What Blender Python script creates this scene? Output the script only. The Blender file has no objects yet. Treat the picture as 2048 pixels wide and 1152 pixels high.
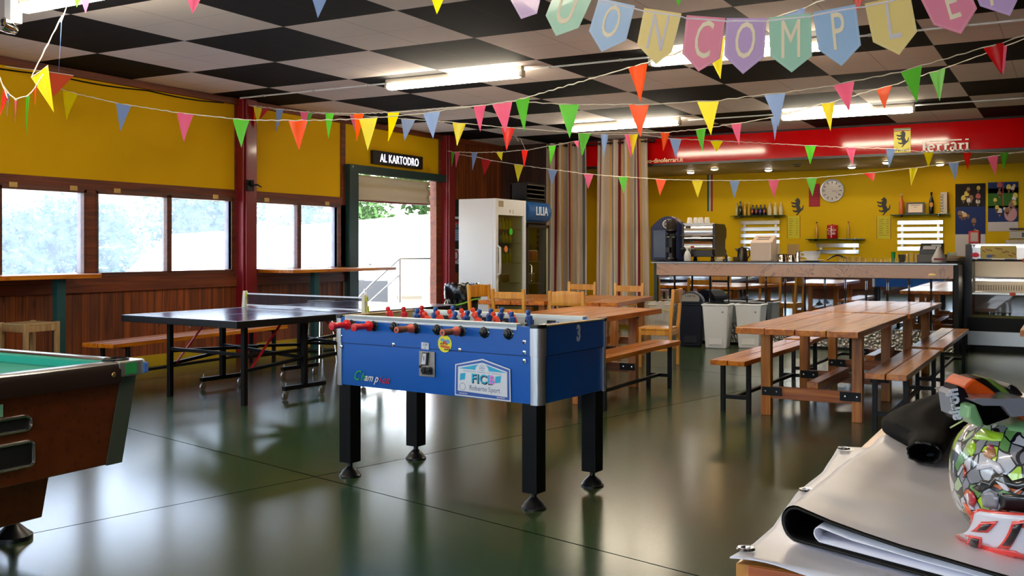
import bpy, bmesh, math, random
from mathutils import Vector, Matrix, noise
random.seed(7)
EXPOSURE, SKY, SUN, LAMP, SPOT = 1.32, 0.85, 14.0, 24.0, 34.0
SC = bpy.context.scene
COL = SC.collection
PI = math.pi

# ------------------------------------------------------------------ camera
cd = bpy.data.cameras.new('camera'); cam = bpy.data.objects.new('camera', cd); COL.objects.link(cam)
YAW = 0.512
cam.location = (0, 0, 1.36); cam.rotation_euler = (PI/2, 0, YAW)
cd.sensor_width = 36.0; cd.lens = 2004/2048*36.0
cd.shift_y = -(576-498)/2048.0
cd.clip_start = 0.05; cd.clip_end = 400
SC.camera = cam
# ------------------------------------------------------------------ world, sun, exposure
SC.view_settings.view_transform = 'Standard'; SC.view_settings.look = 'None'
SC.view_settings.gamma = 1.0; SC.view_settings.use_curve_mapping = False
SC.view_settings.exposure = EXPOSURE
W = bpy.data.worlds.new('sky_world'); SC.world = W; W.use_nodes = True
wn = W.node_tree.nodes; wl = W.node_tree.links
sky = wn.new('ShaderNodeTexSky'); sky.sky_type = 'NISHITA'; sky.sun_disc = False
sky.sun_elevation = math.radians(42); sky.sun_rotation = math.radians(95); sky.dust_density = 2.0
wn['Background'].inputs['Strength'].default_value = SKY
hz = wn.new('ShaderNodeHueSaturation'); hz.inputs['Saturation'].default_value = .45
wl.new(sky.outputs[0], hz.inputs['Color']); wl.new(hz.outputs[0], wn['Background'].inputs['Color'])
sl = bpy.data.lights.new('sun', 'SUN'); sl.energy = SUN; sl.angle = 0.02; sl.color = (1, .95, .88)
so = bpy.data.objects.new('sun', sl); COL.objects.link(so)
so.rotation_euler = Vector((-0.80, -0.06, -0.62)).to_track_quat('-Z', 'Y').to_euler()

# ------------------------------------------------------------------ helpers
def lin(c):
    if isinstance(c, str):
        c = c.lstrip('#'); c = [int(c[i:i+2], 16)/255 for i in (0, 2, 4)]
        c = [(x/12.92 if x <= .04045 else ((x+.055)/1.055)**2.4) for x in c]
    return (c[0], c[1], c[2], 1.0)
MATS = {}
def setin(b, **k):
    for n, v in k.items():
        n = n.replace('_', ' ')
        if n in b.inputs: b.inputs[n].default_value = v
def mat(name, col, rough=.5, metal=0., coat=0., spec=.5, trans=0., emit=None, es=0., noise_amt=0., nscale=8., bump=0., coat_r=.08, alpha=1., sheen=0.):
    if name in MATS: return MATS[name]
    m = bpy.data.materials.new(name); m.use_nodes = True; MATS[name] = m
    nt = m.node_tree; b = nt.nodes['Principled BSDF']
    setin(b, Base_Color=lin(col), Roughness=rough, Metallic=metal, Coat_Weight=coat, Coat_Roughness=coat_r, Specular_IOR_Level=spec, Transmission_Weight=trans, Alpha=alpha, Sheen_Weight=sheen)
    if emit is not None: setin(b, Emission_Color=lin(emit), Emission_Strength=es)
    if noise_amt or bump:
        tc = nt.nodes.new('ShaderNodeTexCoord'); nz = nt.nodes.new('ShaderNodeTexNoise')
        nz.inputs['Scale'].default_value = nscale; nz.inputs['Detail'].default_value = 5
        nt.links.new(tc.outputs['Object'], nz.inputs['Vector'])
        if noise_amt:
            mx = nt.nodes.new('ShaderNodeMix'); mx.data_type = 'RGBA'
            l = lin(col); d = 1-noise_amt
            mx.inputs[6].default_value = (l[0]*d, l[1]*d, l[2]*d, 1)
            mx.inputs[7].default_value = tuple(min(1, x*(1+noise_amt*.6)) for x in l[:3])+(1,)
            nt.links.new(nz.outputs[0], mx.inputs[0]); nt.links.new(mx.outputs[2], b.inputs['Base Color'])
        if bump:
            bp = nt.nodes.new('ShaderNodeBump'); bp.inputs['Strength'].default_value = bump; bp.inputs['Distance'].default_value = .01
            nt.links.new(nz.outputs[0], bp.inputs['Height']); nt.links.new(bp.outputs[0], b.inputs['Normal'])
    return m
def ramp(nt, stops):
    r = nt.nodes.new('ShaderNodeValToRGB'); e = r.color_ramp.elements
    while len(e) < len(stops): e.new(.5)
    for el, (p, c) in zip(e, stops): el.position = p; el.color = lin(c)
    return r
def wood(name, dark, mid, light, axis='y', scale=1., rough=.35, coat=.3, boards=None, knots=True):
    if name in MATS: return MATS[name]
    m = bpy.data.materials.new(name); m.use_nodes = True; MATS[name] = m
    nt = m.node_tree; N = nt.nodes; L = nt.links; b = N['Principled BSDF']
    tc = N.new('ShaderNodeTexCoord'); mp = N.new('ShaderNodeMapping')
    s = [14*scale]*3; s['xyz'.index(axis)] = .9*scale; mp.inputs['Scale'].default_value = s
    L.new(tc.outputs['Object'], mp.inputs['Vector'])
    n1 = N.new('ShaderNodeTexNoise'); n1.inputs['Scale'].default_value = 1.6; n1.inputs['Detail'].default_value = 7; n1.inputs['Distortion'].default_value = .6
    L.new(mp.outputs[0], n1.inputs['Vector'])
    r = ramp(nt, [(.28, dark), (.5, mid), (.72, light)]); L.new(n1.outputs[0], r.inputs[0])
    out = r.outputs[0]
    if knots:
        mp2 = N.new('ShaderNodeMapping'); s2 = [7*scale]*3; s2['xyz'.index(axis)] = 3*scale; mp2.inputs['Scale'].default_value = s2
        L.new(tc.outputs['Object'], mp2.inputs['Vector'])
        v = N.new('ShaderNodeTexVoronoi'); v.inputs['Scale'].default_value = 1.; L.new(mp2.outputs[0], v.inputs['Vector'])
        kr = ramp(nt, [(.03, '#000000'), (.16, '#ffffff')]); L.new(v.outputs[0], kr.inputs[0])
        mx = N.new('ShaderNodeMix'); mx.data_type = 'RGBA'; mx.inputs[6].default_value = lin(dark); L.new(kr.outputs[0], mx.inputs[0]); L.new(out, mx.inputs[7]); out = mx.outputs[2]
    if boards:
        ax, w = boards
        sx = N.new('ShaderNodeSeparateXYZ'); L.new(tc.outputs['Object'], sx.inputs[0])
        md = N.new('ShaderNodeMath'); md.operation = 'PINGPONG'; md.inputs[1].default_value = w/2; L.new(sx.outputs['XYZ'.index(ax.upper())], md.inputs[0])
        lt = N.new('ShaderNodeMath'); lt.operation = 'LESS_THAN'; lt.inputs[1].default_value = .003; L.new(md.outputs[0], lt.inputs[0])
        fl = N.new('ShaderNodeMath'); fl.operation = 'DIVIDE'; fl.inputs[1].default_value = w; L.new(sx.outputs['XYZ'.index(ax.upper())], fl.inputs[0])
        ff = N.new('ShaderNodeMath'); ff.operation = 'FLOOR'; L.new(fl.outputs[0], ff.inputs[0])
        wn_ = N.new('ShaderNodeTexWhiteNoise'); wn_.noise_dimensions = '1D'; L.new(ff.outputs[0], wn_.inputs['W'])
        hs = N.new('ShaderNodeHueSaturation'); mr = N.new('ShaderNodeMapRange'); mr.inputs[3].default_value = .75; mr.inputs[4].default_value = 1.2
        L.new(wn_.outputs[0], mr.inputs[0]); L.new(mr.outputs[0], hs.inputs['Value']); L.new(out, hs.inputs['Color'])
        mx = N.new('ShaderNodeMix'); mx.data_type = 'RGBA'; L.new(lt.outputs[0], mx.inputs[0]); L.new(hs.outputs[0], mx.inputs[6]); mx.inputs[7].default_value = lin('#120703'); out = mx.outputs[2]
    L.new(out, b.inputs['Base Color'])
    setin(b, Roughness=rough, Coat_Weight=coat, Coat_Roughness=.15)
    bp = N.new('ShaderNodeBump'); bp.inputs['Strength'].default_value = .12; bp.inputs['Distance'].default_value = .004
    L.new(n1.outputs[0], bp.inputs['Height']); L.new(bp.outputs[0], b.inputs['Normal'])
    return m

def rotz(a): return Matrix.Rotation(a, 3, 'Z')
class MB:
    def __init__(s): s.v = []; s.f = []; s.m = []
    def add(s, vs, fs, mi=0):
        o = len(s.v); s.v += [Vector(v) for v in vs]
        for f in fs: s.f.append([i+o for i in f]); s.m.append(mi)
        return s
    def box(s, c, d, rot=None, mi=0):
        x, y, z = d[0]/2, d[1]/2, d[2]/2; c = Vector(c)
        vs = [Vector((i*x, j*y, k*z)) for i in (-1, 1) for j in (-1, 1) for k in (-1, 1)]
        if rot is not None:
            R = rotz(rot) if isinstance(rot, (int, float)) else rot
            vs = [R @ v for v in vs]
        return s.add([c+v for v in vs], [(0,1,3,2),(4,6,7,5),(0,4,5,1),(2,3,7,6),(0,2,6,4),(1,5,7,3)], mi)
    def b2(s, x0, x1, y0, y1, z0, z1, mi=0):
        return s.box(((x0+x1)/2, (y0+y1)/2, (z0+z1)/2), (abs(x1-x0), abs(y1-y0), abs(z1-z0)), None, mi)
    def frustum(s, c0, d0, c1, d1, mi=0):
        vs = []
        for c, d in ((c0, d0), (c1, d1)):
            for i, j in ((-1,-1),(1,-1),(1,1),(-1,1)): vs.append((c[0]+i*d[0]/2, c[1]+j*d[1]/2, c[2]))
        return s.add(vs, [(3,2,1,0),(4,5,6,7),(0,1,5,4),(1,2,6,5),(2,3,7,6),(3,0,4,7)], mi)
    def bar(s, p0, p1, w, h=None, mi=0):
        h = h or w; p0 = Vector(p0); p1 = Vector(p1); d = p1-p0; L = d.length
        z = d.normalized(); up = Vector((0,0,1)) if abs(z.z) < .95 else Vector((0,1,0))
        x = up.cross(z).normalized(); y = z.cross(x)
        R = Matrix((x, y, z)).transposed()
        return s.box((p0+p1)/2, (w, h, L), R, mi)
    def tube(s, pts, r, n=8, mi=0, cap=True):
        pts = [Vector(p) for p in pts]; rs = r if isinstance(r, (list, tuple)) else [r]*len(pts)
        o = len(s.v); px = None
        for i, p in enumerate(pts):
            t = (pts[min(i+1, len(pts)-1)]-pts[max(i-1, 0)]).normalized()
            if px is None:
                a = Vector((0,0,1)) if abs(t.z) < .9 else Vector((1,0,0)); px = a.cross(t).normalized()
            px = (px - t*px.dot(t)).normalized(); py = t.cross(px)
            for k in range(n):
                an = 2*PI*k/n; s.v.append(p+(px*math.cos(an)+py*math.sin(an))*rs[i])
        for i in range(len(pts)-1):
            for k in range(n):
                s.f.append([o+i*n+k, o+i*n+(k+1)%n, o+(i+1)*n+(k+1)%n, o+(i+1)*n+k]); s.m.append(mi)
        if cap:
            s.f.append([o+k for k in range(n)][::-1]); s.m.append(mi)
            s.f.append([o+(len(pts)-1)*n+k for k in range(n)]); s.m.append(mi)
        return s
    def lathe(s, prof, c=(0,0,0), n=20, mi=0, R=None, mis=None, caps=True):
        o = len(s.v); c = Vector(c)
        for r, z in prof:
            for k in range(n):
                v = Vector((r*math.cos(2*PI*k/n), r*math.sin(2*PI*k/n), z))
                s.v.append(c+(R @ v if R else v))
        for i in range(len(prof)-1):
            for k in range(n):
                s.f.append([o+i*n+k, o+i*n+(k+1)%n, o+(i+1)*n+(k+1)%n, o+(i+1)*n+k]); s.m.append(mis[i] if mis else mi)
        if not caps: return s
        if prof[0][0] > 1e-5: s.f.append([o+k for k in range(n)][::-1]); s.m.append(mis[0] if mis else mi)
        if prof[-1][0] > 1e-5: s.f.append([o+(len(prof)-1)*n+k for k in range(n)]); s.m.append(mis[-1] if mis else mi)
        return s
    def prism(s, poly, O, U, V, depth, mi=0):
        O = Vector(O); U = Vector(U); V = Vector(V); Wd = U.cross(V).normalized()*depth
        n = len(poly); a = [O+U*p[0]+V*p[1] for p in poly]
        vs = a+[p+Wd for p in a]
        fs = [list(range(n))[::-1], list(range(n, 2*n))]+[(i, (i+1)%n, n+(i+1)%n, n+i) for i in range(n)]
        return s.add(vs, fs, mi)
    def grid(s, rows, mi=0, closed=False):
        o = len(s.v); n = len(rows[0])
        for r in rows: s.v += [Vector(p) for p in r]
        for i in range(len(rows)-1):
            for k in range(n if closed else n-1):
                s.f.append([o+i*n+k, o+i*n+(k+1)%n, o+(i+1)*n+(k+1)%n, o+(i+1)*n+k]); s.m.append(mi)
        return s
    def build(s, name, mats, parent=None, smooth=False, bevel=0., kind=None, solid=0., subd=0, fixn=True, bs=2):
        me = bpy.data.meshes.new(name)
        me.from_pydata([tuple(v) for v in s.v], [], s.f)
        if not isinstance(mats, (list, tuple)): mats = [mats]
        for m in mats: me.materials.append(m)
        for p, mi in zip(me.polygons, s.m): p.material_index = min(mi, len(mats)-1)
        me.update()
        if fixn:
            bm = bmesh.new(); bm.from_mesh(me); bmesh.ops.recalc_face_normals(bm, faces=bm.faces); bm.to_mesh(me); bm.free()
        if smooth:
            me.shade_smooth()
            try: me.set_sharp_from_angle(angle=math.radians(40))
            except Exception: pass
        o = bpy.data.objects.new(name, me); COL.objects.link(o)
        if parent: o.parent = parent
        if solid:
            md = o.modifiers.new('thick', 'SOLIDIFY'); md.thickness = solid; md.offset = 0
        if subd:
            md = o.modifiers.new('sub', 'SUBSURF'); md.levels = subd; md.render_levels = subd
        if bevel:
            md = o.modifiers.new('bevel', 'BEVEL'); md.width = bevel; md.segments = bs; md.limit_method = 'ANGLE'; md.angle_limit = math.radians(50)
        if kind: o['kind'] = kind
        return o
def thing(name, label, cat, loc=(0,0,0), rz=0., group=None):
    o = bpy.data.objects.new(name, None); COL.objects.link(o)
    o.location = loc; o.rotation_euler = (0,0,rz); o.empty_display_size = .1
    return tag(o, label, cat, group)
def tag(o, label, cat, group=None):
    o['label'] = label; o['category'] = cat
    if group: o['group'] = group
    return o
def one(mb, name, mats, label, cat, group=None, **k):
    return tag(mb.build(name, mats, **k), label, cat, group)
def dup(root, loc=None, rz=None, label=None):
    r = root.copy(); COL.objects.link(r)
    if loc is not None: r.location = loc
    if rz is not None: r.rotation_euler = (0,0,rz)
    if label: r['label'] = label
    for ch in root.children:
        c = ch.copy(); COL.objects.link(c); c.parent = r
        for g in ch.children:
            d = g.copy(); COL.objects.link(d); d.parent = c
    return r
def struct(mb, name, mats, **k): return mb.build(name, mats, kind='structure', **k)
def text(name, s, size, m, O, U, V, parent=None, extrude=.0008, align='CENTER', shear=0., bold=0., sx=1., space=1.):
    """raised lettering: O origin, U reading direction, V up"""
    cu = bpy.data.curves.new('txt', 'FONT'); cu.body = s; cu.size = size; cu.extrude = extrude; cu.align_x = align; cu.shear = shear; cu.offset = bold; cu.space_character = space; cu.resolution_u = 3
    ob = bpy.data.objects.new('txt', cu); COL.objects.link(ob)
    dg = bpy.context.evaluated_depsgraph_get(); dg.update()
    me = bpy.data.meshes.new_from_object(ob.evaluated_get(dg), depsgraph=dg)
    bpy.data.objects.remove(ob); bpy.data.curves.remove(cu)
    U = Vector(U).normalized(); V = Vector(V).normalized(); Wn = U.cross(V)
    M = Matrix(((U.x*sx, V.x, Wn.x, O[0]), (U.y*sx, V.y, Wn.y, O[1]), (U.z*sx, V.z, Wn.z, O[2]), (0,0,0,1)))
    me.transform(M); me.materials.clear(); me.materials.append(m)
    o = bpy.data.objects.new(name, me); COL.objects.link(o)
    if parent: o.parent = parent
    return o

# ------------------------------------------------------------------ common materials
M_BLACK = mat('black_metal', '#08090b', .45, 0, spec=.25)
M_BLKPL = mat('black_plastic', '#101114', .35)
M_STEEL = mat('steel', '#b8b8b6', .28, 1.)
M_CHROME = mat('chrome', '#d8d8d8', .08, 1.)
M_ALU = mat('aluminium', '#c9ccd0', .3, .85)
M_WHITE = mat('white_plastic', '#dcdcdc', .4)
M_RED = mat('red_plastic', '#c01020', .4)
M_DGREEN = mat('dark_green_paint', '#12342f', .45)
M_YEL = mat('yellow_panel', '#e8b400', .7, spec=.15, noise_amt=.06, nscale=1.5)
M_YELB = mat('yellow_wall_paint', '#e0b800', .65, spec=.2, noise_amt=.06, nscale=.8)
M_REDCOL = mat('dark_red_paint', '#7c0414', .35, coat=.3)
M_WD = wood('stained_wall_wood', '#4a1e04', '#7a3606', '#9a4c0c', 'z', .8, .6, 0, boards=('y', .11))
M_TRIM = wood('brown_trim_wood', '#4a1a04', '#6a2a06', '#803a0a', 'y', 1., .55, .05, knots=False)
M_TRIMX = wood('brown_trim_wood_cross', '#2b0f04', '#43190a', '#5a2408', 'x', 1., .45, .2, knots=False)
M_PW = wood('picnic_wood', '#8a4200', '#be6a04', '#da8c1a', 'y', 1., .28, .25)
M_PWL = wood('picnic_leg_wood', '#8a4a0c', '#b86c18', '#cc8a2c', 'z', 1., .45, .2)
M_PWX = wood('picnic_rail_wood', '#84430f', '#a85c1c', '#bc742a', 'x', 1., .45, .2)
M_CHW = wood('chair_pine', '#b87418', '#d49026', '#e4a83c', 'z', 1., .4, .3, knots=False)
M_GLASS = mat('clear_glass', '#ffffff', .02, trans=1.)
def thin_glass(name, col='#ffffff', g=.10):
    m = bpy.data.materials.new(name); m.use_nodes = True; MATS[name] = m; nt = m.node_tree; N = nt.nodes; L = nt.links; N.remove(N['Principled BSDF'])
    tr = N.new('ShaderNodeBsdfTransparent'); tr.inputs[0].default_value = lin(col); gl = N.new('ShaderNodeBsdfGlossy'); gl.inputs['Roughness'].default_value = .03
    mx = N.new('ShaderNodeMixShader'); mx.inputs[0].default_value = g; L.new(tr.outputs[0], mx.inputs[1]); L.new(gl.outputs[0], mx.inputs[2]); L.new(mx.outputs[0], N['Material Output'].inputs[0]); return m
M_TGLASS = thin_glass('thin_glass'); M_FGLASS = thin_glass('fridge_glass', '#d8dcd0', .08)
M_BGLASS = mat('shelf_glass', '#3f8f6f', .05, trans=.85)
# ------------------------------------------------------------------ room shell
XL, XR, YF, YB, ZC = -9.35, 5.2, -3.6, 18.8, 3.28
def floor_mat():
    m = bpy.data.materials.new('polished_concrete'); m.use_nodes = True; nt = m.node_tree; N = nt.nodes; L = nt.links; b = N['Principled BSDF']
    tc = N.new('ShaderNodeTexCoord')
    n1 = N.new('ShaderNodeTexNoise'); n1.inputs['Scale'].default_value = .5; n1.inputs['Detail'].default_value = 2; L.new(tc.outputs['Object'], n1.inputs['Vector'])
    r1 = ramp(nt, [(.3, '#24422f'), (.55, '#33492b'), (.75, '#4c5026')]); L.new(n1.outputs[0], r1.inputs[0])
    n2 = N.new('ShaderNodeTexNoise'); n2.inputs['Scale'].default_value = 4; n2.inputs['Detail'].default_value = 3; L.new(tc.outputs['Object'], n2.inputs['Vector'])
    mx = N.new('ShaderNodeMix'); mx.data_type = 'RGBA'; mx.blend_type = 'OVERLAY'; mx.inputs[0].default_value = .15
    L.new(r1.outputs[0], mx.inputs[6]); L.new(n2.outputs[0], mx.inputs[7])
    # saw-cut joints
    sx = N.new('ShaderNodeSeparateXYZ'); L.new(tc.outputs['Object'], sx.inputs[0])
    def line(ax, bx, c0, per):
        a = N.new('ShaderNodeMath'); a.operation = 'MULTIPLY_ADD'; a.inputs[1].default_value = ax
        L.new(sx.outputs[0], a.inputs[0])
        bnode = N.new('ShaderNodeMath'); bnode.operation = 'MULTIPLY_ADD'; bnode.inputs[1].default_value = bx; bnode.inputs[2].default_value = c0
        L.new(sx.outputs[1], bnode.inputs[0]); L.new(bnode.outputs[0], a.inputs[2])
        p = N.new('ShaderNodeMath'); p.operation = 'PINGPONG'; p.inputs[1].default_value = per/2; L.new(a.outputs[0], p.inputs[0])
        l = N.new('ShaderNodeMath'); l.operation = 'LESS_THAN'; l.inputs[1].default_value = .0045; L.new(p.outputs[0], l.inputs[0]); return l
    # joint through (-4.38,2.91) and (-2.88,9.09)
    dx, dy = 1.5, 6.18; ln = math.hypot(dx, dy); nx, ny = dy/ln, -dx/ln
    j1 = line(nx, ny, -(nx*-4.38+ny*2.91), 5.0); j2 = line(-ny, nx, -(-ny*-3.33+nx*4.49), 6.0)
    mxl = N.new('ShaderNodeMath'); mxl.operation = 'MAXIMUM'; L.new(j1.outputs[0], mxl.inputs[0]); L.new(j2.outputs[0], mxl.inputs[1])
    mj = N.new('ShaderNodeMix'); mj.data_type = 'RGBA'; L.new(mxl.outputs[0], mj.inputs[0]); L.new(mx.outputs[2], mj.inputs[6]); mj.inputs[7].default_value = lin('#0c0f0c')
    L.new(mj.outputs[2], b.inputs['Base Color'])
    n3 = N.new('ShaderNodeTexNoise'); n3.inputs['Scale'].default_value = 1.6; n3.inputs['Detail'].default_value = 2; L.new(tc.outputs['Object'], n3.inputs['Vector'])
    rr = N.new('ShaderNodeMapRange'); rr.inputs[1].default_value = .3; rr.inputs[2].default_value = .7; rr.inputs[3].default_value = .17; rr.inputs[4].default_value = .30
    L.new(n3.outputs[0], rr.inputs[0]); setin(b, Roughness=.195)
    setin(b, Specular_IOR_Level=.5)
    sj = N.new('ShaderNodeMath'); sj.operation = 'MULTIPLY_ADD'; sj.inputs[1].default_value = -.5; sj.inputs[2].default_value = .5; L.new(mxl.outputs[0], sj.inputs[0]); L.new(sj.outputs[0], b.inputs['Specular IOR Level'])
    return m
def ceil_mat():
    m = bpy.data.materials.new('checkered_ceiling_tiles'); m.use_nodes = True; nt = m.node_tree; N = nt.nodes; L = nt.links; b = N['Principled BSDF']
    tc = N.new('ShaderNodeTexCoord'); mp = N.new('ShaderNodeMapping'); mp.vector_type = 'POINT'
    # tile grid origin (-7.164, 5.38), 1.2 m checks
    mp.inputs['Scale'].default_value = (1/1.2, 1/1.2, 0); mp.inputs['Location'].default_value = (7.164/1.2+41, -5.378/1.2+40, .5)
    L.new(tc.outputs['Object'], mp.inputs['Vector'])
    ck = N.new('ShaderNodeTexChecker'); ck.inputs['Scale'].default_value = 1.
    ck.inputs['Color1'].default_value = lin('#e2d6ce'); ck.inputs['Color2'].default_value = lin('#080608')
    L.new(mp.outputs[0], ck.inputs['Vector'])
    nz = N.new('ShaderNodeTexNoise'); nz.inputs['Scale'].default_value = 1.3; nz.inputs['Detail'].default_value = 6; L.new(tc.outputs['Object'], nz.inputs['Vector'])
    mx = N.new('ShaderNodeMix'); mx.data_type = 'RGBA'; mx.blend_type = 'SOFT_LIGHT'; mx.inputs[0].default_value = .3; L.new(ck.outputs[0], mx.inputs[6]); L.new(nz.outputs[0], mx.inputs[7])
    sx = N.new('ShaderNodeSeparateXYZ'); L.new(mp.outputs[0], sx.inputs[0])
    ls = []
    for ax, th, off in ((0, .0045, 0), (1, .003, 0)):
        p = N.new('ShaderNodeMath'); p.operation = 'PINGPONG'; p.inputs[1].default_value = .25; L.new(sx.outputs[ax], p.inputs[0])
        l = N.new('ShaderNodeMath'); l.operation = 'LESS_THAN'; l.inputs[1].default_value = th; L.new(p.outputs[0], l.inputs[0]); ls.append(l)
    mm = N.new('ShaderNodeMath'); mm.operation = 'MAXIMUM'; L.new(ls[0].outputs[0], mm.inputs[0]); L.new(ls[1].outputs[0], mm.inputs[1])
    ml = N.new('ShaderNodeMath'); ml.operation = 'MULTIPLY'; ml.inputs[1].default_value = .35; L.new(mm.outputs[0], ml.inputs[0])
    m2 = N.new('ShaderNodeMix'); m2.data_type = 'RGBA'; L.new(ml.outputs[0], m2.inputs[0]); L.new(mx.outputs[2], m2.inputs[6]); m2.inputs[7].default_value = lin('#3a332f')
    L.new(m2.outputs[2], b.inputs['Base Color']); setin(b, Roughness=.8, Specular_IOR_Level=.12)
    return m
M_FLOOR = floor_mat(); M_CEIL = ceil_mat()
struct(MB().b2(XL-.1, XR+.1, YF-.1, YB+.1, -.2, 0), 'floor', M_FLOOR)
struct(MB().b2(XL-.25, XR+.2, YF-.2, YB+.2, ZC, ZC+.15), 'ceiling', M_CEIL)
# left wall: wood dado, yellow upper panels, window and door openings
XW = XL-.10
def lw(mb, y0, y1, z0, z1, mi=0): mb.b2(XW, XL, y0, y1, z0, z1, mi)
m = MB()
lw(m, YF, 11.60, .0, .89); 
struct(m, 'wall_left', M_WD)
m = MB()
for y0, y1 in ((YF, 9.42), (9.69, 11.52), (11.62, 14.10)): lw(m, y0, y1, 2.11 if y0 < 11.6 else 2.60, 3.22)
struct(m, 'wall_left', M_YEL)
struct(MB().b2(XW, XL, 14.40, 16.36, 0, ZC), 'wall_left', M_WD)
# brown beam along the ceiling, mullions and rails
m = MB(); m.b2(XW, XL+.05, YF, 16.3, 3.20, ZC); struct(m, 'trim_1', M_TRIM, bevel=.004)
m = MB()
m.b2(XW, XL+.02, YF, 9.42, 2.00, 2.115); m.b2(XW, XL+.02, 9.69, 11.62, 2.00, 2.115)
m.b2(XW, XL+.02, YF, 9.42, .995, 1.10); m.b2(XW, XL+.02, 9.69, 11.62, .995, 1.10)
m.b2(XW+.01, XL+.035, YF, 9.42, .885, .997); m.b2(XW+.01, XL+.035, 9.69, 11.62, .885, .997)
struct(m, 'trim_2', M_TRIM, bevel=.004)
m = MB()
for y0, y1 in ((7.17, 7.35), (9.335, 9.42), (9.69, 9.76), (11.425, 11.62), (11.51, 11.62), (5.25, 5.42), (3.3, 3.47), (1.4, 1.57), (-.5, -.33), (-2.4, -2.23)):
    m.b2(XW, XL+.02, y0, y1, 1.10, 2.0)
m.b2(XW, XL+.02, 11.52, 11.62, 2.115, 3.2); m.b2(XW, XL+.012, 9.405, 9.45, 2.115, 3.2); m.b2(XW, XL+.02, 14.10, 14.17, 0, 3.2); m.b2(XW, XL+.03, 14.0, 14.17, 0, 2.5)
struct(m, 'trim_3', M_TRIM, bevel=.003)
struct(MB().b2(XL, XL+.018, YF, 9.42, 0, .13).b2(XL, XL+.018, 9.69, 11.6, 0, .13), 'baseboard_left', mat('yellow_skirting', '#b89a0c', .5))
# red steel columns
def column(n, y0, y1):
    m = MB(); m.b2(XL-.02, XL+.13, y0, y1, 0, ZC)
    m.b2(XL+.13, XL+.16, y0+.03, y1-.03, 0, ZC)
    return struct(m, n, M_REDCOL, bevel=.012)
column('trim_4', 9.43, 9.68); column('trim_5', 14.17, 14.42)
# windows: frame + dusty panes
def pane_mat():
    m = bpy.data.materials.new('dusty_window_glass'); m.use_nodes = True; nt = m.node_tree; N = nt.nodes; L = nt.links
    N.remove(N['Principled BSDF'])
    out = N['Material Output']; tr = N.new('ShaderNodeBsdfTransparent'); tl = N.new('ShaderNodeBsdfTranslucent'); gl = N.new('ShaderNodeBsdfGlossy')
    tr.inputs[0].default_value = (.93, .96, 1, 1); tl.inputs[0].default_value = (.56, .66, .80, 1); gl.inputs['Roughness'].default_value = .02
    tc = N.new('ShaderNodeTexCoord'); nz = N.new('ShaderNodeTexNoise'); nz.inputs['Scale'].default_value = 9; nz.inputs['Detail'].default_value = 6
    L.new(tc.outputs['Object'], nz.inputs['Vector'])
    mr = N.new('ShaderNodeMapRange'); mr.inputs[1].default_value = .35; mr.inputs[2].default_value = .75; mr.inputs[3].default_value = .14; mr.inputs[4].default_value = .22
    L.new(nz.outputs[0], mr.inputs[0])
    m1 = N.new('ShaderNodeMixShader'); L.new(mr.outputs[0], m1.inputs[0]); L.new(tr.outputs[0], m1.inputs[1]); L.new(tl.outputs[0], m1.inputs[2])
    m2 = N.new('ShaderNodeMixShader'); m2.inputs[0].default_value = .05; L.new(m1.outputs[0], m2.inputs[1]); L.new(gl.outputs[0], m2.inputs[2])
    L.new(m2.outputs[0], out.inputs[0]); return m
M_PANE = pane_mat()
M_FRAME = wood('window_frame_wood', '#3a1607', '#58260d', '#6d3516', 'y', 1., .45, .2, knots=False)
M_BRASS = mat('brass_hinge', '#b89a60', .35, .9)
def window(n, cells):
    y0 = cells[0][0]; y1 = cells[-1][1]
    m = MB(); f = .035
    for a, b in cells:
        m.b2(XL-.06, XL+.025, a-f, a, 1.08, 2.0); m.b2(XL-.06, XL+.025, b, b+f, 1.08, 2.0)
    m.b2(XL-.06, XL+.025, y0-f, y1+f, 1.965, 2.02); m.b2(XL-.06, XL+.025, y0-f, y1+f, 1.05, 1.10)
    w = struct(m, 'window_%d' % n, M_FRAME, bevel=.003)
    for a, b in cells:
        MB().b2(XL-.03, XL-.026, a, b, 1.10, 1.965).build('pane', M_PANE, w)
    for yy in (y0+.12*(y1-y0), y1-.14*(y1-y0)):
        MB().b2(XL+.025, XL+.033, yy-.045, yy+.045, 1.985, 2.035).build('hinge', M_BRASS, w)
    return w
window(1, [(6.22, 7.165)]); window(2, [(7.352, 8.30), (8.372, 9.335)]); window(3, [(9.762, 10.568), (10.65, 11.425)])
window(4, [(5.43, 6.14)]); window(5, [(3.48, 5.24)]); window(6, [(1.58, 3.29)]); window(7, [(-.32, 1.39)]); window(8, [(-2.22, -.51)])  # further windows out of view, added for the daylight they let in
# back: brown return wall, bar recess, red fascia
struct(MB().b2(XL, -8.35, 16.22, 16.36, 0, ZC), 'wall_back', wood('shaded_return_wood', '#1c0a04', '#301206', '#43200c', 'z', .8, .5, .1, boards=('x', .11)))  # shade on the return wall is put into this darker wood colour
struct(MB().b2(-8.6, XR, YB, YB+.1, 0, 3.28), 'wall_back', M_YELB)
struct(MB().b2(-8.6, -8.5, 16.36, YB, 0, 3.28), 'wall_left', M_YELB)
M_SOF = mat('soffit_paint', '#b5ab9c', .6)
struct(MB().b2(-8.5, XR, 16.36, YB, 2.80, 2.86), 'ceiling', M_SOF)
M_FASC = mat('red_gloss_fascia', '#b00004', .09, spec=.3, noise_amt=.1, nscale=3, bump=.02)
fas = struct(MB().b2(-8.35, XR, 16.22, 16.36, 2.825, ZC), 'trim_6', M_FASC)
struct(MB().b2(-8.35, XR, 16.20, 16.37, 2.785, 2.825), 'trim_7', mat('black_edge', '#0a0808', .4))
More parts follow.
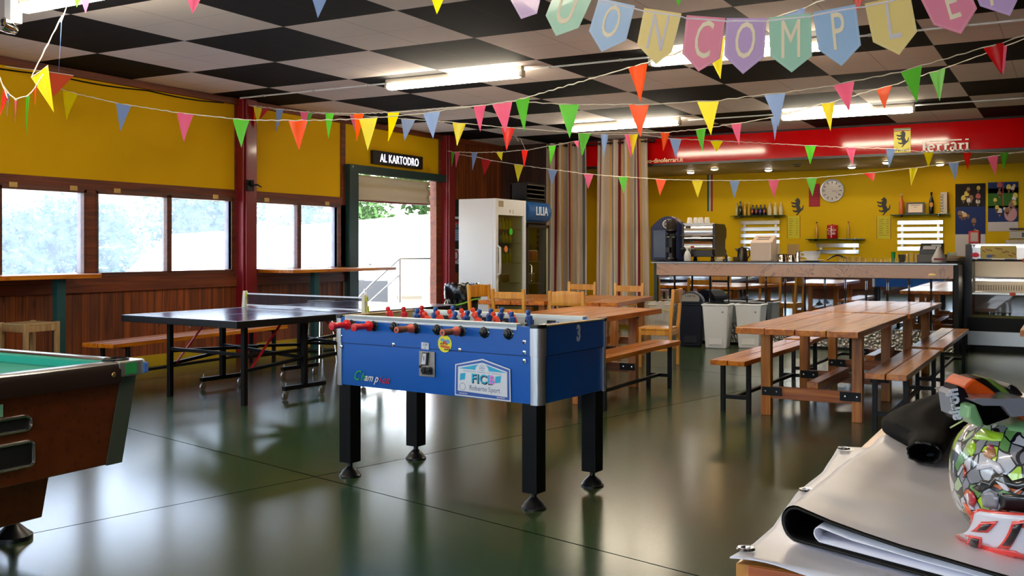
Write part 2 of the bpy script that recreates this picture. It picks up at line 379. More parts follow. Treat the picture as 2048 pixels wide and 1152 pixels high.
struct(MB().b2(-8.35, XR, 16.19, 16.22, 3.255, ZC), 'trim_8', mat('gap_shade', '#14100e', .7))  # solid dark strip painting the shade of the gap under the ceiling
# walls behind and right of the camera (glazed front with daylight)
M_PLW = mat('plain_wall', '#4a2c1a', .7)  # unseen wall, made dark brown to cut bounce onto the foosball table's side
struct(MB().b2(XR, XR+.1, YF, YB, 0, ZC), 'wall_right', M_PLW)
m = MB(); m.b2(XL, XR, YF-.1, YF, 2.55, ZC); m.b2(XL, XR, YF-.1, YF, 0, .75)
for x in (-9.2, -6.3, -3.4, -.5): m.b2(x-.15, x+.15, YF-.1, YF, .75, 2.55)
m.b2(1.3, XR, YF-.1, YF, .75, 2.55)  # solid stretch added out of view to keep daylight off the foosball table's side
struct(m, 'wall_front', M_TRIMX)
w = struct(MB().b2(-.35, 1.3, YF-.08, YF-.02, .75, .82).b2(-.35, 1.3, YF-.08, YF-.02, 2.48, 2.55).b2(.45, .51, YF-.08, YF-.02, .82, 2.48), 'window_12', M_FRAME)
MB().b2(-.35, 1.3, YF-.055, YF-.05, .82, 2.48).build('pane', M_PANE, w)
for i, x in enumerate((-9.05, -6.15, -3.25)):
    w = struct(MB().b2(x, x+2.6, YF-.08, YF-.02, .75, .82).b2(x, x+2.6, YF-.08, YF-.02, 2.48, 2.55).b2(x+1.27, x+1.33, YF-.08, YF-.02, .82, 2.48), 'window_%d' % (9+i), M_FRAME)
    MB().b2(x, x+2.6, YF-.055, YF-.05, .82, 2.48).build('pane', M_PANE, w)
# door opening in the left wall: green posts, lintel, blind
m = MB(); m.b2(XL-.02, XL+.10, 11.62, 11.83, 0, 2.60); 
d = struct(m, 'door_1', M_DGREEN, bevel=.006)
MB().b2(XL-.0, XL+.12, 11.60, 14.33, 2.485, 2.605).build('lintel', M_DGREEN, d, bevel=.006)
b = MB()
for y in (11.66, 14.27): b.lathe([(0, 0), (.014, 0), (.014, .01), (0, .012)], (XL+.12, y, 2.57), 10, R=Matrix.Rotation(PI/2, 3, 'Y'))
for z in (2.52, 2.57): b.lathe([(0, 0), (.014, 0), (.014, .01), (0, .012)], (XL+.12, 14.3, z), 10, R=Matrix.Rotation(PI/2, 3, 'Y'))
b.build('bolt', M_STEEL, d)
M_BLIND = mat('cream_blind_fabric', '#cdbb9c', .6)
t = thing('roller_blind', 'cream fabric roller blind half drawn down over the doorway', 'blind', (XL, 12.9, 2.1))
m = MB()
rows = []
for i in range(13):
    z = .38-.38*i/12; x = -.06+.03*math.exp(-((z-.16)/.06)**2)+.012*math.sin(z*40)
    rows.append([(x, yy, z+(.018*(yy/1.1)**3 if i == 12 else 0)) for yy in [-1.08+k*2.08/20 for k in range(21)]])
m.grid(rows); m.build('fabric', M_BLIND, t, smooth=True, solid=.004)
MB().tube([(-.06, -1.08, -.01), (-.06, .2, -.012), (-.06, .96, .0)], .012, 8).build('bottom_bar', M_REDCOL, t)
# LED board over the door
t = thing('scrolling_led_sign', 'black scrolling LED board with white letters above the doorway', 'sign', (XL, 12.9, 2.66))
MB().b2(.0, .06, -.66, .66, 0, .205).build('case', M_BLKPL, t, bevel=.004)
M_LED = mat('led_white', '#ffffff', .5, emit='#e8e4ff', es=2.0)
text('lettering', 'AL KARTODRO', .178, M_LED, (.063, .02, .04), (0, 1, 0), (0, 0, 1), t, .001, sx=.80, space=1.06)
# wall cable and bracket
pts = []
for i in range(41):
    y = 5.6+i*3.6/40; pts.append((XL+.02, y, 3.175+.012*(y-6)*.6-.022*abs(math.sin((y-5.6)*2.6))))
one(MB().tube(pts, .008, 6), 'wall_cable', M_BLACK, 'thin black cable clipped along the top of the yellow wall panels', 'cable')
t = thing('column_latch', 'black iron handle bracket on the nearer dark red column', 'handle', (XL+.165, 9.5, 2.17))
MB().b2(0, .03, -.06, .06, -.07, .07).lathe([(.03, 0), (.03, .03), (.0, .04)], (.03, 0, .03), 12, R=Matrix.Rotation(PI/2, 3, 'Y')).build('plate', M_BLACK, t, bevel=.006)
MB().tube([(.04, .02, .0), (.07, .07, .01), (.07, .15, -.015)], [.014, .012, .008], 8).build('lever', M_BLACK, t)

# ------------------------------------------------------------------ outside the windows
M_GND = mat('outdoor_concrete', '#b9b3aa', .8, noise_amt=.15, nscale=.6)
struct(MB().b2(-90, XL-.26, -60, 90, -.35, -.25), 'ground', M_GND)
struct(MB().b2(XL-.24, 40, -60, YF-.11, -.35, -.25), 'ground', M_GND)
M_TENT = mat('white_tarpaulin', '#f2f2f0', .6)
def tent_panel(name, label, pts, mt=M_TENT, off=(-.5, .87, 0), th=.4):
    O = Vector(pts[0]); m = MB(); n = len(pts); a = [Vector(p) for p in pts]; w = Vector(off)*th
    m.add(a+[p+w for p in a], [list(range(n)), list(range(n, 2*n))[::-1]]+[(i, (i+1) % n, n+(i+1) % n, n+i) for i in range(n)])
    return m
# long white marquee: sloped hip on the left, ridge rising towards the right
tm = thing('white_marquee', 'long white tarpaulin marquee outside the windows and doorway', 'tent')
A = [(-26.0, 19.8, -.25), (-24.7, 20.5, .73), (-23.56, 21.17, 1.81), (-22.06, 22.0, 1.90), (-15.6, 25.6, 2.52), (-13.2, 27.6, 2.75), (-13.2, 27.6, .62), (-17.75, 24.44, .61), (-18.2, 24.2, -.25)]
tent_panel('', '', A, off=(-.5, .87, 0), th=5.).build('canvas', M_TENT, tm)
MB().b2(-17.9, -17.75, 24.3, 24.5, -.25, .62).build('pole', M_WHITE, tm)
one(MB().b2(-12.75, -12.6, 15.5, 16.3, -.25, .74).box((-12.35, 16.0, .24), (.9, .06, .98), .53), 'dark_grey_panel', mat('panel_grey', '#5d6266', .7), 'dark grey panel standing outside the doorway', 'barrier')  # plain dark grey boxes below the left part of the marquee
t = thing('stair_handrail', 'galvanised steel handrail of the outside stairs beyond the doorway', 'railing')
m = MB(); m.tube([(-9.99, 13.89, 1.2), (-9.53, 14.15, 1.2)], .018, 8); m.tube([(-9.99, 13.89, 1.2), (-10.39, 13.66, .78), (-10.75, 13.45, .35)], .018, 8); m.tube([(-9.99, 13.89, .93), (-10.5, 13.59, .39)], .014, 8)
m.build('rail', M_STEEL, t, smooth=True)
for p in ((-9.53, 14.15, 1.2), (-9.99, 13.89, 1.2), (-10.5, 13.59, .68)):
    MB().tube([(p[0], p[1], -.25), p], .018, 8).build('post', M_STEEL, t, smooth=True)
t = thing('white_planter', 'white tapered planter pot outside near the handrail', 'pot', (-12.42, 18.25, -.25))
MB().lathe([(.0, 0), (.09, 0), (.09, .7), (.3, 1.02), (.28, 1.02), (.1, .74), (0, .74)], n=16).build('pot', M_WHITE, t, smooth=True)
# trees and shrubs
def leaf_mat(n, c):
    m = bpy.data.materials.new(n); m.use_nodes = True; nt = m.node_tree; N = nt.nodes; L = nt.links; N.remove(N['Principled BSDF'])
    d = N.new('ShaderNodeBsdfDiffuse'); tl = N.new('ShaderNodeBsdfTranslucent'); d.inputs[0].default_value = lin(c); tl.inputs[0].default_value = lin(c)
    mx = N.new('ShaderNodeMixShader'); mx.inputs[0].default_value = .4; L.new(d.outputs[0], mx.inputs[1]); L.new(tl.outputs[0], mx.inputs[2]); L.new(mx.outputs[0], N['Material Output'].inputs[0]); return m
M_L1 = leaf_mat('leaf_dark', '#3f5a38'); M_L2 = leaf_mat('leaf_yellow_green', '#b4ae3c'); M_BARK = mat('bark', '#4a3826', .9)
def tree(name, label, x, y, h, rx, ry, ml, n, z0=.3, leaf=.16, cat='tree', grp=None):
    t = thing(name, label, cat, (x, y, -.25), 0, grp); rnd = random.Random(int(x*100+y*10)); m = MB()
    cl = [(rnd.uniform(-1, 1)*rx*.75, rnd.uniform(-1, 1)*ry*.75, z0+(h-z0)*rnd.uniform(.05, .9), rnd.uniform(.5, 1.)) for _ in range(14)]
    for i in range(n):
        c = rnd.choice(cl); d = Vector((rnd.gauss(0, 1), rnd.gauss(0, 1), rnd.gauss(0, 1))).normalized()*(rnd.random()**.4)*c[3]*rx*.55
        p = Vector((c[0], c[1], c[2]))+d
        if p.z < z0: p.z = z0+rnd.random()*.3
        a = Vector((rnd.gauss(0, 1), rnd.gauss(0, 1), rnd.gauss(0, .6))).normalized()*leaf*rnd.uniform(.6, 1.3)
        b = a.cross(Vector((rnd.gauss(0, 1), rnd.gauss(0, 1), 1))).normalized()*leaf*.5
        m.add([p-a, p+b, p+a, p-b], [(0, 1, 2, 3)])
    m.build('foliage', ml, t, fixn=False)
    MB().tube([(0, 0, 0), (.05, .02, h*.4), (0, .1, h*.75)], [.16, .12, .05], 8).build('trunk', M_BARK, t, smooth=True)
    return t
k = 0
for (px, py, h, r) in ((-33, 12.5, 3.0, 2.7), (-34, 16.9, 2.85, 2.7), (-33, 21.2, 3.1, 2.7), (-33.5, 25.6, 3.2, 2.7), (-31.5, 30, 4.0, 2.7), (-28.0, 34, 4.9, 2.8), (-36, 8, 3.2, 2.7)):
    tree('hedge_tree', 'dense green hedge tree in the row seen through the left windows', px, py, h, r, 1.6, M_L1, 6500, .1, .14, grp='hedge trees beyond the left windows')
tree('leafy_tree', 'tall leafy tree with dark foliage above the marquee seen through the narrow windows', -24.5, 39, 7.2, 3.4, 2.5, M_L1, 3200, 1.2, .2)
tree('yellow_green_tree', 'sunlit yellow-green tree above the white marquee through the doorway', -18.5, 36.0, 7.0, 3.4, 3., M_L2, 3200, 1.6, .2)
tree('garden_shrub', 'low green shrub behind the marquee opening seen through the doorway', -19.6, 34.5, 1.6, .9, .6, M_L1, 600, .1, .1, 'shrub')
# ------------------------------------------------------------------ fluorescent lamps
M_TUBE = mat('lamp_diffuser', '#ffffff', .4, emit='#fff0d6', es=LAMP)
M_LH = mat('lamp_housing', '#b8b0a2', .5)
LAMPLAB = {}
def lamp(x, y, label):
    t = thing('ceiling_lamp', label, 'lamp', (x, y, ZC), 0, 'fluorescent ceiling lamps')
    MB().b2(-.88, .88, -.035, .035, -.05, 0).build('housing', M_LH, t, bevel=.006)
    m = MB(); rows = []
    for xx, s in ((-.875, .25), (-.86, .75), (-.82, 1), (.82, 1), (.86, .75), (.875, .25)):
        rows.append([(xx, math.cos(a)*.052*s, -.085+math.sin(a)*.038*s) for a in [2*PI*k/14 for k in range(14)]])
    m.grid(rows, closed=True); m.f += [list(range(14))[::-1], list(range(70, 84))]; m.m += [0, 0]
    m.build('diffuser', M_TUBE, t, smooth=True)
    for s in (-1, 1): MB().b2(s*.87-.02, s*.87+.02, -.04, .04, -.115, -.04).build('end_cap', M_LH, t, bevel=.008)
    return t
lamp(-6.15, 4.85, 'bright fluorescent tube lamp at the top left corner of the photo')
lamp(-5.93, 9.22, 'glowing fluorescent tube lamp over the middle, between bunting and the left wall')
lamp(-2.78, 9.30, 'fluorescent tube lamp partly hidden behind the pastel letter banner')
lamp(-5.88, 13.88, 'fluorescent tube lamp nearest the striped curtains')
lamp(-2.72, 14.1, 'fluorescent tube lamp in front of the red fascia, right side')
for x, y in ((-2.9, 4.9), (-6.1, .5), (-2.9, .5)):
    lamp(x, y, 'fluorescent tube lamp on the part of the ceiling outside the photo')
def conduit(x0, x1, y, label):
    t = thing('ceiling_conduit', label, 'pipe', (0, y, ZC-.012))
    MB().tube([(x0, 0, 0), (x1, 0, 0)], .010, 8).build('pipe', M_WHITE, t, smooth=True)
    m = MB()
    for i in range(int((x1-x0)/.8)): m.b2(x0+.4+i*.8-.012, x0+.4+i*.8+.012, -.016, .016, -.012, .012)
    m.build('clip', M_LH, t)
conduit(-9.2, 2.5, 9.36, 'pale electrical conduit along the ceiling by the banner and middle lamps')
conduit(-5.0, 2.5, 14.22, 'pale electrical conduit along the ceiling near the red fascia')
t = thing('spot_lamp', 'small chrome spot lamp hanging beside the top left tube', 'lamp', (-7.06, 4.80, ZC))
MB().b2(-.04, .04, -.05, .05, -.2, -.0).build('bracket', M_WHITE, t, bevel=.008)
MB().lathe([(.0, 0), (.03, .0), (.05, .06), (.055, .12), (.045, .12), (.0, .09)], (.03, 0, -.26), 16, R=Matrix.Rotation(1.3, 3, 'X')).build('head', M_CHROME, t, smooth=True)
MB().tube([(0, 0, -.18), (.02, 0, -.25)], .01, 6).build('arm', M_BLACK, t)

# ------------------------------------------------------------------ bunting
def pen_mat(n, c):
    m = bpy.data.materials.new('pennant_'+n); m.use_nodes = True; nt = m.node_tree; N = nt.nodes; L = nt.links; N.remove(N['Principled BSDF'])
    d = N.new('ShaderNodeBsdfDiffuse'); tl = N.new('ShaderNodeBsdfTranslucent'); d.inputs[0].default_value = lin(c); tl.inputs[0].default_value = lin(c)
    g = N.new('ShaderNodeBsdfGlossy'); g.inputs['Roughness'].default_value = .35
    mx = N.new('ShaderNodeMixShader'); mx.inputs[0].default_value = .5; L.new(d.outputs[0], mx.inputs[1]); L.new(tl.outputs[0], mx.inputs[2])
    m2 = N.new('ShaderNodeMixShader'); m2.inputs[0].default_value = .03; L.new(mx.outputs[0], m2.inputs[1]); L.new(g.outputs[0], m2.inputs[2]); L.new(m2.outputs[0], N['Material Output'].inputs[0]); return m
PC = {k: pen_mat(k, c) for k, c in dict(yellow='#fff000', blue='#8fb0e8', pink='#ff6f9c', green='#62d23a', orange='#ff5a12', red='#ff2a1c', dark_red='#d8141c').items()}
M_CORD = mat('white_cord', '#e8e0d0', .7)
def garland(label, start, end, pens, extra=()):
    O = Vector(pens[0][1]); t = thing('bunting', label, 'bunting', O)
    pts = [Vector(start)] if start else []
    for c, l, r, tip in pens: pts += [Vector(l), Vector(r)]
    if end: pts.append(Vector(end))
    fine = []
    for a, b in zip(pts, pts[1:]):
        n = max(2, int((b-a).length/.06))
        for i in range(n):
            p = a.lerp(b, i/n); fine.append(p-O+Vector((0, 0, .004*math.sin(i*2.3+len(fine)))))
    fine.append(pts[-1]-O)
    MB().tube(fine, [.0035+.0022*abs(math.sin(i*.9)) for i in range(len(fine))], 5).build('cord', M_CORD, t, smooth=True)
    rnd = random.Random(len(pens)*7+int(O.x*10))
    for c, l, r, tip in pens:
        l, r, tip = Vector(l)-O, Vector(r)-O, Vector(tip)-O
        nrm = (r-l).cross(tip-l).normalized(); bend = rnd.uniform(-.03, .03); w = rnd.uniform(-.012, .012); rows = []
        for i in range(7):
            s = i/6; a = l.lerp(tip, s); b = r.lerp(tip, s); rows.append([a.lerp(b, k/4)+nrm*(bend*s*s+w*math.sin(k*1.57)*(1-s)) for k in range(5)])
        m = MB(); m.grid(rows[:-1]); o = len(m.v); m.v.append(rows[-1][2])
        for k in range(4): m.f.append([o-5+k, o-5+k+1, o]); m.m.append(0)
        m.build('pennant', PC[c], t, smooth=True, fixn=False)
    return t
G_S1=((-9.194, 6.687, 3.041),None,[
('yellow',(-9.061,6.712,2.993),(-8.873,6.746,2.942),(-9.042,6.715,2.684)),
('blue',(-8.405,6.831,2.828),(-8.219,6.865,2.794),(-8.363,6.839,2.54)),
('pink',(-7.684,6.962,2.7),(-7.495,6.997,2.672),(-7.626,6.973,2.408)),
('green',(-7.057,7.076,2.614),(-6.87,7.11,2.591),(-6.974,7.091,2.332)),
('orange',(-6.45,7.187,2.569),(-6.245,7.224,2.56),(-6.35,7.205,2.283)),
('yellow',(-5.722,7.319,2.552),(-5.537,7.353,2.557),(-5.627,7.336,2.255)),
('blue',(-5.092,7.434,2.574),(-4.925,7.464,2.593),(-5.001,7.45,2.346)),
('pink',(-4.444,7.551,2.623),(-4.258,7.585,2.645),(-4.317,7.575,2.365))])
G_S1b=((-4.101, 7.614, 2.616),(-0.241, 8.316, 2.963),[
('green',(-3.849,7.66,2.599),(-3.666,7.693,2.586),(-3.757,7.676,2.305)),
('orange',(-3.25,7.769,2.566),(-3.08,7.8,2.558),(-3.155,7.786,2.291)),
('yellow',(-2.691,7.871,2.564),(-2.516,7.902,2.564),(-2.583,7.89,2.287)),
('blue',(-2.167,7.966,2.594),(-2.004,7.996,2.602),(-2.057,7.986,2.33)),
('pink',(-1.65,8.06,2.638),(-1.494,8.088,2.665),(-1.534,8.081,2.434)),
('green',(-1.166,8.148,2.716),(-1.016,8.175,2.756),(-1.05,8.169,2.473)),
('dark_red',(-0.6,8.251,2.862),(-0.46,8.276,2.897),(-0.474,8.274,2.653))])
G_S2=((-9.447, 9.714, 3.255),(-0.815, 5.51, 2.809),[
('orange',(-9.364,9.673,3.225),(-9.072,9.531,3.18),(-9.184,9.586,2.913)),
('blue',(-8.509,9.257,3.07),(-8.293,9.152,3.036),(-8.465,9.236,2.778)),
('pink',(-7.842,8.932,2.956),(-7.622,8.825,2.922),(-7.711,8.869,2.715)),
('green',(-7.203,8.621,2.859),(-6.992,8.518,2.833),(-7.179,8.609,2.57)),
('orange',(-6.56,8.308,2.774),(-6.351,8.206,2.748),(-6.507,8.282,2.471)),
('yellow',(-5.887,7.98,2.701),(-5.665,7.872,2.678),(-5.831,7.953,2.405)),
('pink',(-4.475,7.292,2.58),(-4.3,7.207,2.566),(-4.397,7.255,2.35)),
('green',(-3.912,7.018,2.551),(-3.733,6.931,2.558),(-3.818,6.973,2.288)),
('orange',(-2.691,6.424,2.61),(-2.513,6.337,2.617),(-2.563,6.361,2.354)),
('yellow',(-2.054,6.113,2.656),(-1.882,6.03,2.667),(-1.916,6.046,2.413)),
('blue',(-1.469,5.829,2.718),(-1.328,5.76,2.73),(-1.391,5.791,2.512)),
('dark_red',(-1.063,5.631,2.764),(-0.937,5.569,2.787),(-1.018,5.609,2.634))])
G_S3=((-9.125, 9.426, 3.183),(-0.481, 15.543, 2.681),[
('yellow',(-9.074,9.462,3.165),(-8.988,9.523,3.154),(-9.034,9.491,2.919)),
('dark_red',(-8.978,9.53,3.154),(-8.907,9.58,3.149),(-9.013,9.505,2.995)),
('green',(-8.55,9.833,3.105),(-8.468,9.891,3.093),(-8.535,9.844,2.888)),
('pink',(-8.093,10.157,3.074),(-8.025,10.204,3.069),(-8.036,10.197,2.864)),
('blue',(-7.558,10.535,3.038),(-7.407,10.642,3.028),(-7.522,10.561,2.75)),
('yellow',(-7.018,10.917,2.996),(-6.875,11.018,2.985),(-6.97,10.951,2.692)),
('red',(-6.498,11.285,2.945),(-6.354,11.387,2.935),(-6.445,11.322,2.641)),
('green',(-5.671,11.87,2.88),(-5.536,11.966,2.875),(-5.639,11.893,2.585)),
('blue',(-5.433,12.039,2.87),(-5.346,12.1,2.865),(-5.395,12.066,2.555)),
('pink',(-5.171,12.224,2.867),(-5.078,12.29,2.869),(-5.1,12.274,2.559)),
('yellow',(-5.122,12.259,2.875),(-5.023,12.329,2.876),(-5.083,12.286,2.592)),
('blue',(-4.677,12.574,2.821),(-4.544,12.668,2.817),(-4.605,12.625,2.564)),
('yellow',(-4.228,12.891,2.801),(-4.083,12.994,2.797),(-4.155,12.943,2.649)),
('green',(-3.165,13.643,2.749),(-3.035,13.736,2.744),(-3.103,13.687,2.494)),
('pink',(-2.698,13.974,2.728),(-2.577,14.059,2.723),(-2.629,14.023,2.493)),
('blue',(-2.232,14.304,2.72),(-2.122,14.382,2.715),(-2.191,14.333,2.45)),
('yellow',(-1.796,14.612,2.678),(-1.68,14.695,2.673),(-1.732,14.657,2.462)),
('red',(-1.34,14.935,2.684),(-1.234,15.01,2.678),(-1.287,14.972,2.425)),
('green',(-0.897,15.248,2.683),(-0.791,15.324,2.684),(-0.856,15.277,2.429))])
G_S5=((-9.212, 14.176, 3.01),(-0.266, 9.835, 3.236),[
('green',(-9.111,14.126,2.993),(-9.01,14.078,2.975),(-9.067,14.105,2.721)),
('pink',(-8.996,14.071,2.974),(-8.854,14.002,2.962),(-8.981,14.064,2.707)),
('blue',(-8.536,13.848,2.925),(-8.374,13.769,2.911),(-8.495,13.828,2.622)),
('yellow',(-7.894,13.536,2.877),(-7.719,13.451,2.861),(-7.769,13.475,2.726)),
('red',(-7.274,13.235,2.852),(-7.123,13.162,2.838),(-7.215,13.207,2.576)),
('green',(-6.664,12.939,2.855),(-6.502,12.861,2.854),(-6.599,12.908,2.574)),
('pink',(-6.138,12.684,2.869),(-6.027,12.63,2.872),(-6.047,12.64,2.769)),
('green',(-6.037,12.635,2.971),(-5.8,12.52,2.959),(-5.977,12.606,2.659)),
('orange',(-4.551,11.914,2.827),(-4.397,11.839,2.817),(-4.494,11.886,2.583)),
('green',(-4.001,11.647,2.805),(-3.844,11.571,2.8),(-3.918,11.607,2.525)),
('pink',(-3.486,11.397,2.813),(-3.341,11.327,2.808),(-3.389,11.35,2.559)),
('blue',(-2.958,11.141,2.825),(-2.863,11.095,2.83),(-2.882,11.104,2.561)),
('yellow',(-2.338,10.84,2.893),(-2.19,10.768,2.9),(-2.235,10.79,2.597)),
('orange',(-1.736,10.548,2.964),(-1.577,10.471,2.976),(-1.669,10.516,2.755)),
('green',(-1.217,10.296,3.041),(-1.064,10.222,3.064),(-1.105,10.242,2.754)),
('pink',(-0.63,10.012,3.155),(-0.53,9.963,3.177),(-0.547,9.971,2.916))])
G_S6=((-9.245, 14.334, 2.991),(-0.461, 15.907, 2.766),[
('dark_red',(-8.707,14.43,2.89),(-8.522,14.463,2.842),(-8.654,14.44,2.594)),
('yellow',(-8.13,14.534,2.773),(-7.966,14.563,2.743),(-8.069,14.545,2.472)),
('blue',(-7.548,14.638,2.674),(-7.388,14.667,2.653),(-7.489,14.648,2.402)),
('pink',(-6.955,14.744,2.585),(-6.791,14.774,2.565),(-6.873,14.759,2.332)),
('green',(-6.392,14.845,2.523),(-6.231,14.874,2.511),(-6.304,14.861,2.249)),
('orange',(-5.795,14.952,2.469),(-5.623,14.983,2.457),(-5.724,14.964,2.198)),
('yellow',(-5.236,15.052,2.44),(-5.06,15.084,2.428),(-5.136,15.07,2.157)),
('blue',(-4.659,15.155,2.419),(-4.502,15.183,2.416),(-4.592,15.167,2.14)),
('pink',(-4.089,15.257,2.414),(-3.929,15.286,2.418),(-4.002,15.273,2.137)),
('green',(-3.54,15.356,2.431),(-3.384,15.384,2.435),(-3.448,15.372,2.151)),
('red',(-2.734,15.5,2.479),(-2.57,15.529,2.49),(-2.597,15.524,2.357)),
('yellow',(-2.117,15.611,2.537),(-1.996,15.632,2.548),(-2.09,15.615,2.28)),
('blue',(-1.594,15.704,2.602),(-1.457,15.729,2.62),(-1.503,15.72,2.34)),
('pink',(-1.097,15.793,2.673),(-0.957,15.818,2.691),(-0.988,15.813,2.407))])
G_S7=((-6.603, 4.619, 3.201),(-1.452, 5.072, 2.789),[
('green',(-6.179,4.657,3.164),(-6.054,4.668,3.154),(-6.155,4.659,3.069)),
('pink',(-6.121,4.662,3.161),(-5.997,4.673,3.151),(-6.059,4.667,3.014)),
('pink',(-5.172,4.745,3.078),(-4.994,4.761,3.059),(-5.091,4.752,2.917)),
('blue',(-4.17,4.833,2.983),(-4.007,4.848,2.966),(-4.096,4.84,2.792)),
('yellow',(-3.333,4.907,2.9),(-3.193,4.919,2.885),(-3.259,4.913,2.733)),
('green',(-1.881,5.035,2.786),(-1.774,5.044,2.779),(-1.822,5.04,2.637))])
G_S8=((-6.908, 5.152, 3.27),(-7.204, 4.745, 2.768),[
('blue',(-6.933,5.117,3.136),(-6.927,5.126,3.196),(-6.943,5.103,2.715)),
('yellow',(-7.058,4.946,2.69),(-6.987,5.043,2.792),(-6.962,5.077,2.428)),
('orange',(-7.045,4.963,2.602),(-7.033,4.98,2.627),(-7.041,4.968,2.47)),
('green',(-7.078,4.918,2.536),(-7.064,4.937,2.553),(-7.078,4.918,2.223)),
('pink',(-7.125,4.853,2.508),(-7.115,4.867,2.505),(-7.123,4.856,2.327)),
('blue',(-7.155,4.811,2.566),(-7.147,4.822,2.552),(-7.155,4.811,2.371)),
('red',(-7.17,4.792,2.619),(-7.153,4.814,2.521),(-7.184,4.773,2.379))])
garland('foremost paper pennant bunting sagging across the whole room below the letter banner', G_S1[0], G_S1b[1], G_S1[2]+G_S1b[2])
garland('pennant bunting rising from the nearer red column to the ceiling behind the letter banner', *G_S2)
garland('pennant bunting from the nearer red column running low past the red fascia', *G_S3)
garland('pennant bunting rising from the farther red column up to the right edge', *G_S5)
garland('lowest pennant bunting dipping in front of the curtains and the yellow bar wall', *G_S6)
garland('nearest bunting at the top edge, only its pennant tips showing', *G_S7)
garland('short bunting hanging down from the top left lamp with a big yellow pennant', *G_S8)
one(MB().add([(-8.9, 6.43, 3.12), (-8.72, 6.58, 3.09), (-8.86, 6.45, 2.87)], [(0, 1, 2)]).tube([(-9.25, 6.2, 3.17), (-8.9, 6.43, 3.123), (-8.72, 6.58, 3.093)], .004, 5, mi=1), 'loose_pennant', [PC['orange'], M_CORD], 'single orange pennant against the yellow wall at the far left', 'bunting', fixn=False)
# loose white string ends tied on the bunting
def string_end(pts, label): one(MB().tube(pts, .004, 5), 'string_knot', M_CORD, label, 'string', smooth=True)
string_end([(-7.98, 14.3, 3.22), (-7.93, 14.33, 3.12), (-7.9, 14.34, 3.16), (-7.84, 14.36, 3.02), (-7.8, 14.37, 2.93)], 'white string tied up to the ceiling left of the curtains')
# letter banner
BANNER=[
('lilac','B',[(-2.037,3.59,2.534),(-1.867,3.604,2.469),(-1.907,3.6,2.317),(-1.978,3.595,2.302),(-2.066,3.588,2.455)]),
('mint','U',[(-1.802,3.609,2.458),(-1.645,3.621,2.4),(-1.727,3.615,2.242),(-1.824,3.607,2.218),(-1.869,3.603,2.305)]),
('sky','O',[(-1.641,3.621,2.352),(-1.493,3.633,2.307),(-1.529,3.63,2.174),(-1.63,3.622,2.138),(-1.683,3.618,2.226)]),
('cream','N',[(-1.456,3.636,2.294),(-1.308,3.647,2.258),(-1.347,3.644,2.114),(-1.409,3.64,2.071),(-1.485,3.634,2.155)]),
('rose','C',[(-1.289,3.649,2.25),(-1.141,3.661,2.225),(-1.161,3.659,2.075),(-1.243,3.653,2.032),(-1.306,3.648,2.105)]),
('lilac','O',[(-1.137,3.661,2.224),(-0.99,3.672,2.21),(-0.999,3.672,2.067),(-1.076,3.666,2.01),(-1.146,3.66,2.083)]),
('mint','M',[(-0.981,3.673,2.211),(-0.832,3.685,2.211),(-0.828,3.685,2.057),(-0.9,3.679,2.003),(-0.977,3.673,2.069)]),
('sky','P',[(-0.825,3.685,2.214),(-0.679,3.697,2.228),(-0.661,3.698,2.082),(-0.727,3.693,2.013),(-0.806,3.687,2.077)]),
('cream','L',[(-0.649,3.699,2.228),(-0.5,3.711,2.247),(-0.477,3.713,2.113),(-0.535,3.708,2.037),(-0.621,3.701,2.089)]),
('rose','E',[(-0.479,3.712,2.254),(-0.334,3.724,2.292),(-0.289,3.727,2.174),(-0.339,3.723,2.092),(-0.425,3.717,2.131)]),
('lilac','A',[(-0.323,3.725,2.295),(-0.19,3.735,2.346),(-0.16,3.737,2.206),(-0.19,3.735,2.139),(-0.28,3.728,2.181)])]
BCOL = dict(lilac='#c9a6d8', mint='#a8dcc0', sky='#a4c8ec', cream='#f6dc84', rose='#f08aa4')
BM = {}
for k_, c_ in BCOL.items(): BM[k_] = mat('banner_'+k_, c_, .35, coat=.25, spec=.5)
M_BL = mat('banner_letter_cream', '#fbeccb', .5); M_BLG = mat('banner_letter_grey', '#ddd6da', .5); M_BED = mat('banner_stitch', '#f4eef4', .5)
BO = Vector(BANNER[5][2][0]); bt = thing('letter_banner', 'pastel paper letter banner reading across the top of the room', 'banner', BO)
bp = []
